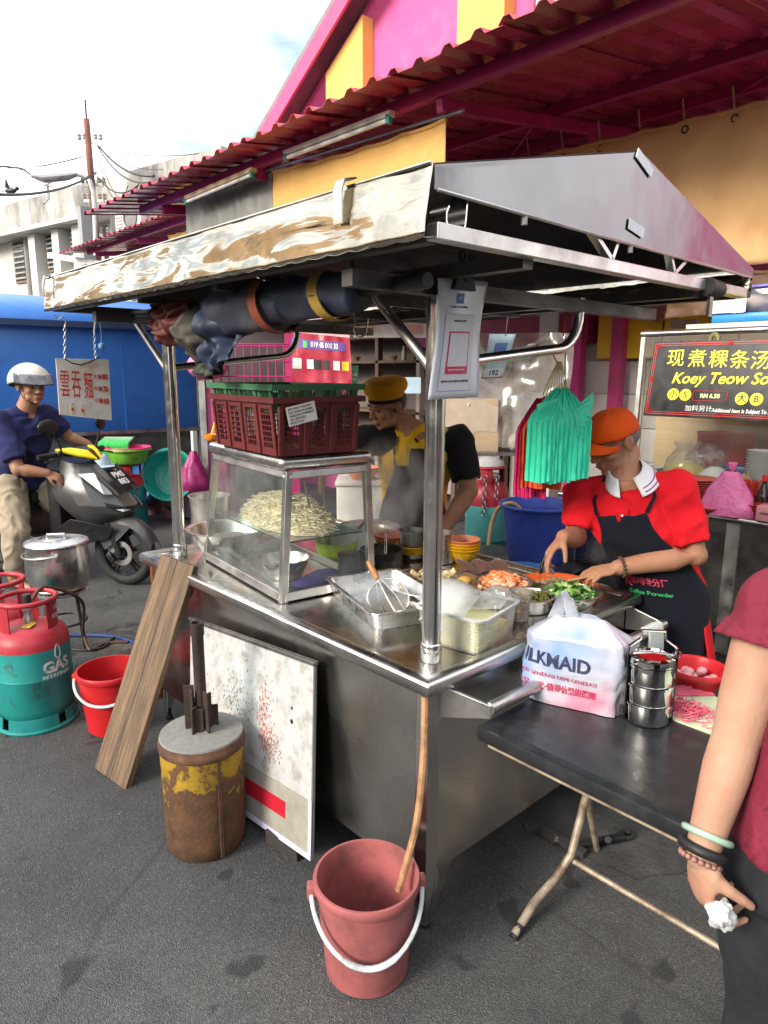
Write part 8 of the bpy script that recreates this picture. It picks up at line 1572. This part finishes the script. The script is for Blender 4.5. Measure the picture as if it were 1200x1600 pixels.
    atext('K', .30, .335, .048, m_pp, .02); atext('咖啡粉厂', .35, .33, .028, m_pp, .003); atext('Coffee Powder', .34, .368, .018, m_pg, .01)
    # cap
    m_cap = cloth('orange_cap', (.72, .085, .008)); cM = HM @ MX.Translation((0, -.006, .028)) @ MX.Rotation(rad(9), 4, 'X'); dome = MB()
    dome.grid(lambda u, v: cM @ V((.086*math.sin(v*math.pi/2*1.04)*math.cos(u*2*math.pi), .106*math.sin(v*math.pi/2*1.04)*math.sin(u*2*math.pi), .088*math.cos(v*math.pi/2*1.04)+.008*math.sin(v*3)+.0015*math.sin(u*2*math.pi*6))), 40, 14, cu=True); T.part('cap', dome, m_cap, True, smooth=180, solid=.003)
    br = MB(); br.grid(lambda u, v: cM @ V((.078*math.cos(math.pi*u)*(1-.10*v), .075*math.sin(math.pi*u)**.8*(1)+.035+.062*v*math.sin(math.pi*u)**.7, .0-.020*v-.018*abs(math.cos(math.pi*u))**2*1.4)), 24, 8); T.part('cap_brim', br, m_cap, True, smooth=180, solid=.004)
    T.part('cap_button', MB().ell(cM @ V((0, 0, .093)), (.007, .007, .004)), m_cap, True, smooth=60)
    # trousers
    b = MB()
    for s in (1, -1): h = pel+l*.085*s+V((0, 0, -.06)); trousers(b, h, (h.x, h.y, .46), (h.x+.05, h.y, .09), (.095, .09, .075, .07, .07))
    T.link('trousers', remesh(b, 'trousers', cloth('dark_trousers', (.02, .02, .025)), .012, 4, wrinkle=.006, wscale=9, inv=T.inv))
    for s in (1, -1): h = pel+l*.085*s; T.part('shoe', MB().tube([(h.x+.09, h.y+.02, .045), (h.x-.02, h.y-.01, .05), (h.x-.15, h.y-.05, .035)], [.04, .045, .035], 12, sec=(1, .9)), m_dark, True)
    bead_band(T, 'bracelet_bead', Lwr.lerp(Lel, .05), Lel-Lwr, .036, mat('bead_wood', (.06, .035, .02), .4), .0065, 16)
    # wire tongs and wooden pick held in the hands
    tip = Rwr+fdR*.10
    TG = Thing('wire_tongs', 'thin wire tongs held by the man in red over the plate', 'tongs', tip+V((0, 0, -.12)))
    for s in (-1, 1): TG.part('prong', MB().tube([tip+V((.0, 0, .015)), tip+V((s*.012, -s*.012, -.03)), tip+V((s*.017, -s*.017, -.10)), tip+V((s*.006, -s*.006, -.135))], .0022, 6), m_pipe, True)
    TG.part('grip', MB().box(tip+V((-.012, .014, -.05)), (.022, .004, .045)), mat('grip_black', (.03, .03, .03), .5), True, smooth=30, bevel=.001)
    q = Lwr+fdL*.125+V((0, 0, -.012)); SP = Thing('wooden_spoon', 'short wooden spoon held by the man in red', 'spoon', q); SP.part('handle', MB().tube([q-fdL*.05, q+fdL*.02, q+fdL*.07], [.006, .009, .011], 10, sec=(1, .6)), mat('spoon_wood', (.33, .19, .09), .7), True)
    return T
man_red()
# ---------------- man in yellow at the stove
def man_yellow():
    Lsh, Rsh = V((1.475, 1.275, 1.325)), V((1.165, 1.575, 1.325)); sc = (Lsh+Rsh)/2; la = (Lsh-Rsh).normalized(); f = V((-.70, -.72, 0)).normalized(); l = V((.72, -.70, 0)); fw = (f+V((0, 0, -.35))).normalized()
    pel = V((1.49, 1.62, .86)); Lel, Lwr = V((1.49, 1.195, 1.065)), V((1.33, 1.235, .86)); Rel, Rwr = V((.95, 1.74, 1.29)), V((.76, 1.66, 1.41))
    T = Thing('person', 'man in yellow and black polo with yellow cook cap leaning over the stove', 'person', (pel.x, pel.y, 0))
    TS = Torso([(pel+V((0, 0, -.12)), l, f, .165, .12), (pel, l, f, .17, .125), (pel.lerp(sc, .35), l, f, .165, .125), (pel.lerp(sc, .68)+f*.01, la, fw, .185, .128), (sc+V((.01, .01, -.03)), la, fw, .175, .108), (sc+f*.02+V((0, 0, .065)), la, fw, .085, .07)])
    hc = V((1.185, 1.517, 1.515)); hf = V((-.84, .08, -.26)); HM = headM(hc, hf, (-.2, -.1, .95))
    b = MB(); TS.loft(b, -.012); add_head(b, HM, 1.04); limb(b, [sc+V((0, 0, .04)), hc+HM.to_3x3() @ V((0, -.03, -.075))], [.066, .058]); arm(b, Lsh, Lel, Lwr, (.062, .05, .05, .034)); arm(b, Rsh, Rel, Rwr, (.06, .048, .046, .032))
    add_hand(b, Lwr, (-.35, .1, -.8), (-.7, -.5, 0), 1, (.7, .7, .8, .8)); add_hand(b, Rwr, (-.6, -.4, -.5), (.3, -.3, -.8), -1, (.6, .6, .7, .7))
    for s in (1, -1): h = pel+l*.085*s+V((0, 0, -.06)); legs(b, h, (h.x, h.y, .46), (h.x+.03, h.y+.03, .09), (h.x-.1, h.y-.1, .03))
    T.link('body', remesh(b, 'body', m_sk1, .005, 5, inv=T.inv)); face_parts(T, HM, m_hairb, 1.04); T.part('hair', MB().ell(HM @ V((0, -.028, .016)), (.081, .092, .078), HM.to_3x3()), m_hairb, True, smooth=180)
    m_y = cloth('yellow_cotton', (.68, .40, .015)); m_k = cloth('black_cotton', (.010, .010, .012))
    b = MB(); TS.loft(b, .012, 0, .93); limb(b, [Lsh.lerp(sc, .35), sc+V((0, 0, .03)), Rsh.lerp(sc, .35)], [.066, .076, .066]); T.link('polo_shirt', remesh(b, 'polo_shirt', m_y, .008, 4, wrinkle=.011, wscale=9, inv=T.inv, seed=5))
    for (nm, A, B, t) in (('sleeve', Lsh, Lel, .78), ('sleeve', Rsh, Rel, .85)):
        b = MB(); sleeve(b, A+V((0, 0, .006)), B, t, .086, .082); limb(b, [A.lerp(sc, .30)+V((0, 0, .004)), A], [.074, .078]); T.link(nm, remesh(b, nm, m_k, .008, 5, wrinkle=.007, wscale=9, inv=T.inv, seed=6))
    nb = sc+f*.012+V((0, 0, .062)); up = (hc-nb).normalized(); cx = la
    def cf(u, v): a = lerp(-math.pi*.88, math.pi*.88, u); r = .074+.026*v; return nb+cx*(r*math.sin(a))-fw*(r*math.cos(a))*.95+up*(.036-.06*v-.05*(1-math.cos(a))*.5)
    T.part('collar', MB().grid(cf, 34, 6), m_k, True, smooth=180, solid=.005); T.part('placket', MB().grid(lambda u, v: TS.pt(lerp(.88, .70, v), rad((u-.5)*16), .021), 3, 8), m_k, True, smooth=180, solid=.003)
    m_ap = cloth('charcoal_apron', (.028, .027, .028)); ap = MB()
    def af(u, v):
        t = lerp(.72, .0, min(1, v/.5)); hw = lerp(30, 88, min(1, max(0, (v-.05)/.35))**1.3); p = TS.pt(t, rad((u-.5)*2*hw), .024+.004*math.sin(u*10+v*6))
        if v > .5: p += V((0, 0, -.6*(v-.5)/.5))+f*.02*math.sin(u*9)*(v-.5)
        return p
    ap.grid(af, 30, 40); T.part('apron', ap, m_ap, True, smooth=180, solid=.003)
    T.part('apron_piping', MB().tube([af(1., v/20) for v in range(8, 21)], .004, 6), mat('piping_yellow', (.6, .45, .05), .7), True)
    for s, u in ((1, 1.), (-1, 0.)): T.part('apron_strap', MB().tube([af(u, 0), TS.pt(.88, rad(42*s), .027), sc+la*s*.078+V((0, 0, .085)), sc-fw*.05+la*s*.04+V((0, 0, .09))], .007, 8, sec=(1, .35)), m_ap, True)
    # cook cap
    m_hat = cloth('mustard_felt', (.62, .29, .008)); cM = HM @ MX.Translation((0, -.004, .042)) @ MX.Rotation(rad(6), 4, 'X')
    prof = [(.0855, -.004), (.090, .018), (.104, .035), (.110, .06), (.104, .085), (.08, .098), (.03, .102), (.001, .103)]
    d = MB(); d.lathe(prof, 40, cap0=False); d.v = [cM @ V((p.x*.96, p.y*1.14-.006*p.z, p.z+.006*NZ.noise(p*18))) for p in d.v]; T.part('cook_cap', d, m_hat, True, smooth=180)
    bnd = MB(); bnd.lathe([(.0865, -.014), (.0885, -.013), (.0885, .004), (.0865, .005)], 40, closed=True); bnd.v = [cM @ V((p.x*.96, p.y*1.14, p.z)) for p in bnd.v]; T.part('cap_band', bnd, m_k, True, smooth=60)
    b = MB()
    for s in (1, -1): h = pel+l*.085*s+V((0, 0, -.06)); trousers(b, h, (h.x, h.y, .46), (h.x+.03, h.y+.03, .09), (.095, .09, .075, .07, .07))
    T.link('trousers', remesh(b, 'trousers', cloth('dark_trousers', (.02, .02, .025)), .014, 4, inv=T.inv))
man_yellow()
# ---------------- rider on the scooter
def rider():
    f = V((.05, -1, 0)).normalized(); l = V((1, .05, 0)); pel = V((.265, 4.93, .84)); Lsh, Rsh = V((.455, 4.74, 1.34)), V((.115, 4.70, 1.31)); sc = (Lsh+Rsh)/2; la = (Lsh-Rsh).normalized(); fw = (f+V((.05, 0, -.25))).normalized()
    Rel, Rwr = V((.15, 4.52, .955)), V((.335, 4.44, .915)); gl_ = SCO.M @ V((-.40, .28, 1.062)); Lwr = gl_+V((-.06, .05, .03)); Lel = Lsh.lerp(Lwr, .5)+V((.02, .05, -.06))
    T = Thing('person', 'scooter rider in blue tee, beige trousers and white helmet with visor', 'person', (.12, 4.7, 0))
    TS = Torso([(pel+V((0, 0, -.10)), l, f, .17, .14), (pel, l, f, .185, .15), (pel.lerp(sc, .35), l, f, .175, .15), (pel.lerp(sc, .68), la, fw, .19, .14), (sc+V((0, 0, -.03)), la, fw, .175, .11), (sc+f*.02+V((0, 0, .065)), la, fw, .085, .07)])
    hc = ad(48, 603, 5.3); hf = V((.18, -.85, -.10)); HM = headM(hc, hf, (0, 0, 1)); b = MB(); TS.loft(b, -.012); add_head(b, HM, 1.14); limb(b, [sc+V((0, 0, .03)), hc+V((0, .03, -.08))], [.075, .07]); arm(b, Lsh, Lel, Lwr, (.06, .048, .047, .033)); arm(b, Rsh, Rel, Rwr, (.062, .05, .05, .034))
    add_hand(b, Lwr, (SCO.M.to_3x3() @ V((.6, .25, -.35))), (SCO.M.to_3x3() @ V((-.2, 0, -1))), 1, (.75, .8, .85, .9)); add_hand(b, Rwr, (.7, -.35, -.35), (.2, .6, -.7), -1, (.5, .6, .7, .8))
    RH, RK, RA, RT_ = V((.15, 4.80, .78)), V((.115, 4.60, .44)), V((.07, 4.64, .09)), V((.14, 4.47, .03)); LH, LK, LA, LT = V((.40, 4.95, .78)), V((.56, 4.62, .50)), V((.60, 4.80, .12)), V((.62, 4.66, .05))
    legs(b, RH, RK, RA, RT_, (.1, .065, .06, .043)); legs(b, LH, LK, LA, LT, (.1, .065, .06, .043)); T.link('body', remesh(b, 'body', m_sk3, .006, 5, inv=T.inv)); face_parts(T, HM, m_hairb, 1.14)
    m_b = cloth('navy_tee', (.022, .024, .085)); b = MB(); TS.loft(b, .014, .02, .93); sleeve(b, Lsh, Lel, .72, .085, .08); sleeve(b, Rsh, Rel, .82, .088, .092); limb(b, [Lsh, sc+V((0, 0, .03)), Rsh], [.066, .078, .066]); T.link('tee_shirt', remesh(b, 'tee_shirt', m_b, .009, 4, wrinkle=.013, wscale=8, inv=T.inv, seed=3))
    m_t = cloth('beige_twill', (.33, .27, .195)); b = MB(); trousers(b, RH, RK, RA, (.118, .112, .098, .092, .07), .80); trousers(b, LH, LK, LA, (.118, .11, .095, .085, .07), .9); b.ell(pel+V((0, 0, -.04)), (.17, .15, .12)); T.link('trousers', remesh(b, 'trousers', m_t, .009, 4, wrinkle=.011, wscale=10, inv=T.inv, seed=9)); T.part('ankle_cuff', MB().lathe([(.062, 0), (.068, .01), (.068, .06), (.062, .068)], 20, c=RK.lerp(RA, .80)+V((0, 0, -.04)), closed=False), m_t, True, smooth=60)
    # helmet
    m_hm = mat('helmet_white', (.5, .485, .44), .3, var=.05, dirt=(.45, .43, .38), dirt_amt=.2); hM = HM @ MX.Translation((0, -.012, .028)); sh_ = MB(); R0 = (.142, .168, .138)
    def hel(u, v): a = u*2*math.pi; lim = lerp(1.95, 1.28, .5+.5*math.sin(a)); t = v*lim; return hM @ V((R0[0]*math.sin(t)*math.cos(a), R0[1]*math.sin(t)*math.sin(a), R0[2]*math.cos(t)))
    sh_.grid(hel, 44, 18, cu=True); T.part('helmet', sh_, m_hm, True, smooth=180, solid=.008); T.part('helmet_trim', MB().tube([hel(i/44, 1.) for i in range(44)], .007, 8, closed=True), m_dark, True)
    vs = MB(); vs.grid(lambda u, v: hM @ V((.146*math.cos(lerp(.16, math.pi-.16, u)), .15*math.sin(lerp(.16, math.pi-.16, u))*(1+.38*v)+.014, .075-.07*v)), 20, 8); T.part('visor', vs, film('visor_film', (.55, .57, .62), .5, (.45, .47, .52), .08, 5), True, smooth=180, solid=.002); T.part('visor_edge', MB().tube([hM @ V((.146*math.cos(q), .15*math.sin(q)*1.38+.014, .005)) for q in [lerp(.16, math.pi-.16, i/16) for i in range(17)]], .004, 6), m_dark, True)
    for s in (1, -1): T.part('chin_strap', MB().tube([hM @ V((s*.105, .01, -.03)), HM @ V((s*.075, .03, -.085)), HM @ V((s*.02, .075, -.125)), HM @ V((0, .078, -.127))], .008, 8, sec=(1, .35)), m_dark, True)
    # open sandals
    T.part('sandal', MB().tube([RA+V((-.01, .05, -.08)), RA.lerp(RT_, .5)+V((0, 0, -.05)), RT_+V((.01, -.02, -.022))], [.035, .04, .035], 12, sec=(1, .25)), m_dark, True)
rider()
# ---------------- woman at the right edge, seen from behind her left arm
def woman():
    f = V((.80, .38, 0)).normalized(); l = V((-.38, .80, 0)).normalized()        # she faces the stalls, her left arm hangs towards us
    Lsh = V((.035, -.775, 1.262)); Rsh = Lsh-l*.34+V((.02, 0, 0)); sc = (Lsh+Rsh)/2; pel = V((.045, -.925, .86)); Lel = V((-.055, -.765, 1.025)); Lwr = V((-.150, -.762, .838)); la = (Lsh-Rsh).normalized()
    Rel, Rwr = Rsh+V((.05, -.05, -.25)), Rsh+V((.18, .0, -.40))
    T = Thing('person', 'woman in maroon lace blouse and dark jeans at the right edge holding a tissue', 'person', (pel.x, pel.y, 0))
    TS = Torso([(pel+V((0, 0, -.12)), l, f, .17, .135), (pel, l, f, .165, .13), (pel.lerp(sc, .38), l, f, .145, .115), (pel.lerp(sc, .70), la, f, .155, .125), (sc+V((0, 0, -.03)), la, f, .15, .095), (sc+V((0, 0, .06)), la, f, .075, .06)])
    hc = sc+V((.06, .03, .24)); HM = headM(hc, (f+V((0, 0, -.2)))); b = MB(); TS.loft(b, -.01); add_head(b, HM, .96); limb(b, [sc+V((0, 0, .03)), hc+V((-.02, 0, -.07))], [.052, .048])
    limb(b, [Lsh+V((.0, -.01, -.01)), Lsh.lerp(Lel, .33), Lsh.lerp(Lel, .7), Lel, Lel.lerp(Lwr, .25), Lel.lerp(Lwr, .6), Lwr], [.055, .053, .048, .041, .042, .0355, .0275], 20); arm(b, Rsh, Rel, Rwr, (.055, .042, .04, .028))
    fd = V((.10, -.04, -1)).normalized(); add_hand(b, Lwr, fd, (.60, -.45, .1), 1, (.62, .78, .95, 1.1), .05, .75, 1.0)
    add_hand(b, Rwr, (.6, .3, -.2), (0, 0, -1), 1)
    hips = []
    for s in (1, -1): h = pel+l*.085*s+V((0, 0, -.06)); legs(b, h, (h.x+.01, h.y, .46), (h.x-.02, h.y, .09), (h.x+.13, h.y+.06, .03))
    T.link('body', remesh(b, 'body', m_sk2, .004, 6, inv=T.inv)); face_parts(T, HM, m_hairb, .96); T.part('hair', MB().ell(HM @ V((0, -.035, .02)), (.088, .105, .11), HM.to_3x3()), m_hairb, True, smooth=180)
    # lace blouse
    m = bpy.data.materials.new('maroon_lace'); N, L = nodes_of(m); bs = N['Principled BSDF']; bs.inputs['Roughness'].default_value = .85; bs.inputs['Sheen Weight'].default_value = .0
    tc_ = N.new('ShaderNodeTexCoord'); vo_ = N.new('ShaderNodeTexVoronoi'); vo_.inputs['Scale'].default_value = 62; nz_ = N.new('ShaderNodeTexNoise'); nz_.inputs['Scale'].default_value = 13; nz_.inputs['Detail'].default_value = 5; mxv = N.new('ShaderNodeMixRGB'); mxv.inputs['Fac'].default_value = .12; L.new(tc_.outputs['Object'], mxv.inputs['Color1']); L.new(nz_.outputs['Color'], mxv.inputs['Color2']); L.new(mxv.outputs['Color'], vo_.inputs['Vector']); L.new(tc_.outputs['Object'], nz_.inputs['Vector'])
    rp = N.new('ShaderNodeValToRGB'); rp.color_ramp.elements[0].position = .08; rp.color_ramp.elements[0].color = (.045, .002, .008, 1); rp.color_ramp.elements[1].position = .42; rp.color_ramp.elements[1].color = (.17, .006, .027, 1); L.new(vo_.outputs['Distance'], rp.inputs['Fac'])
    rn = N.new('ShaderNodeValToRGB'); rn.color_ramp.elements[0].position = .42; rn.color_ramp.elements[1].position = .58; L.new(nz_.outputs['Fac'], rn.inputs['Fac']); mxl = N.new('ShaderNodeMixRGB'); L.new(rn.outputs['Color'], mxl.inputs['Fac']); mxl.inputs['Color1'].default_value = (.145, .005, .023, 1); L.new(rp.outputs['Color'], mxl.inputs['Color2']); L.new(mxl.outputs['Color'], bs.inputs['Base Color'])
    bmp_ = N.new('ShaderNodeBump'); bmp_.inputs['Strength'].default_value = .6; bmp_.inputs['Distance'].default_value = .003; L.new(vo_.outputs['Distance'], bmp_.inputs['Height']); L.new(bmp_.outputs['Normal'], bs.inputs['Normal'])
    b = MB(); TS.loft(b, .018, .17, .95); limb(b, [Lsh+V((.005, -.02, .008)), sc+V((0, 0, .02)), Rsh], [.066, .068, .064]); b.tube([Lsh.lerp(sc, .3)+V((0, 0, .01)), Lsh+V((0, 0, .0)), Lsh.lerp(Lel, .22)], [.07, .0715, .070], 22); b.ell(Lsh, .071); sleeve(b, Rsh, Rel, .3, .07, .07)
    T.link('blouse', remesh(b, 'blouse', m, .006, 4, wrinkle=.007, wscale=8, inv=T.inv, seed=7))
    rf_ = MB(); ax1 = (Lel-Lsh).normalized(); e1 = ax1.orthogonal().normalized(); e2 = ax1.cross(e1); c0 = Lsh.lerp(Lel, .20)
    rf_.grid(lambda u, v: c0+ax1*(.035*v-.012)+(e1*math.cos(u*2*math.pi)+e2*math.sin(u*2*math.pi))*(.070+.012*v+.004*v*math.sin(u*2*math.pi*11)), 66, 4, cu=True); T.part('sleeve_frill', rf_, m, True, smooth=180, solid=.002)
    m_j = mat('dark_denim', (.012, .014, .018), .8, var=.3, scale=30, bump=.3, bscale=300); b = MB(); TS.loft(b, .006, 0, .3)
    for s in (1, -1): h = pel+l*.085*s+V((0, 0, -.06)); trousers(b, h, (h.x+.01, h.y, .46), (h.x-.02, h.y, .09), (.105, .098, .07, .062, .05), .98)
    T.link('jeans', remesh(b, 'jeans', m_j, .008, 5, wrinkle=.004, wscale=9, inv=T.inv, seed=4))
    for s in (1, -1): h = pel+l*.085*s; T.part('shoe', MB().tube([(h.x-.07, h.y-.02, .035), (h.x+.04, h.y+.02, .04), (h.x+.15, h.y+.07, .028)], [.036, .042, .03], 12), m_dark, True)
    axw = (Lel-Lwr).normalized(); bead_band(T, 'jade_bangle', Lwr.lerp(Lel, .17), axw+V((.10, .05, 0)), .0385, mat('jade', (.30, .44, .34), .2, var=.2, scale=20, sss=.1), .0062, beads=False)
    bead_band(T, 'watch_band', Lwr.lerp(Lel, .045), axw, .0345, mat('band_black', (.012, .012, .013), .5), .0095, beads=False); bead_band(T, 'bracelet_bead', Lwr.lerp(Lel, -.04), axw, .0325, mat('bead_rose', (.30, .15, .12), .4), .0055, 18)
    pc_ = Lwr+fd*.085+V((-.02, -.045, 0))
    tis = MB(); tis.ell(pc_, (.026, .022, .024), su=26, sv=18); tis.v = [pc_+(p-pc_)*(1+.5*NZ.noise((p-pc_)*55)+.25*NZ.noise((p-pc_)*130)) for p in tis.v]
    soloW('tissue', 'crumpled white tissue held in the hand of the woman', 'tissue', tis, mat('tissue_white', (.55, .56, .56), .9, bump=.5, bscale=60), pc_, smooth=35)
woman()
# fallen leaf by the gas cylinder
lf = az(107, 1077, .004); solo('fallen_leaf', 'dry tan leaf on the asphalt right of the gas cylinder', 'leaf', MB().grid(lambda u, v: ((u-.5)*.055, (v-.5)*.028*math.sin(max(.05, u)*3.0), .004+.008*(v-.5)**2*4+.004*math.sin(u*5)), 8, 6), mat('leaf_tan', (.35, .25, .13), .8), loc=lf, rz=.6, smooth=180, solid=.001)
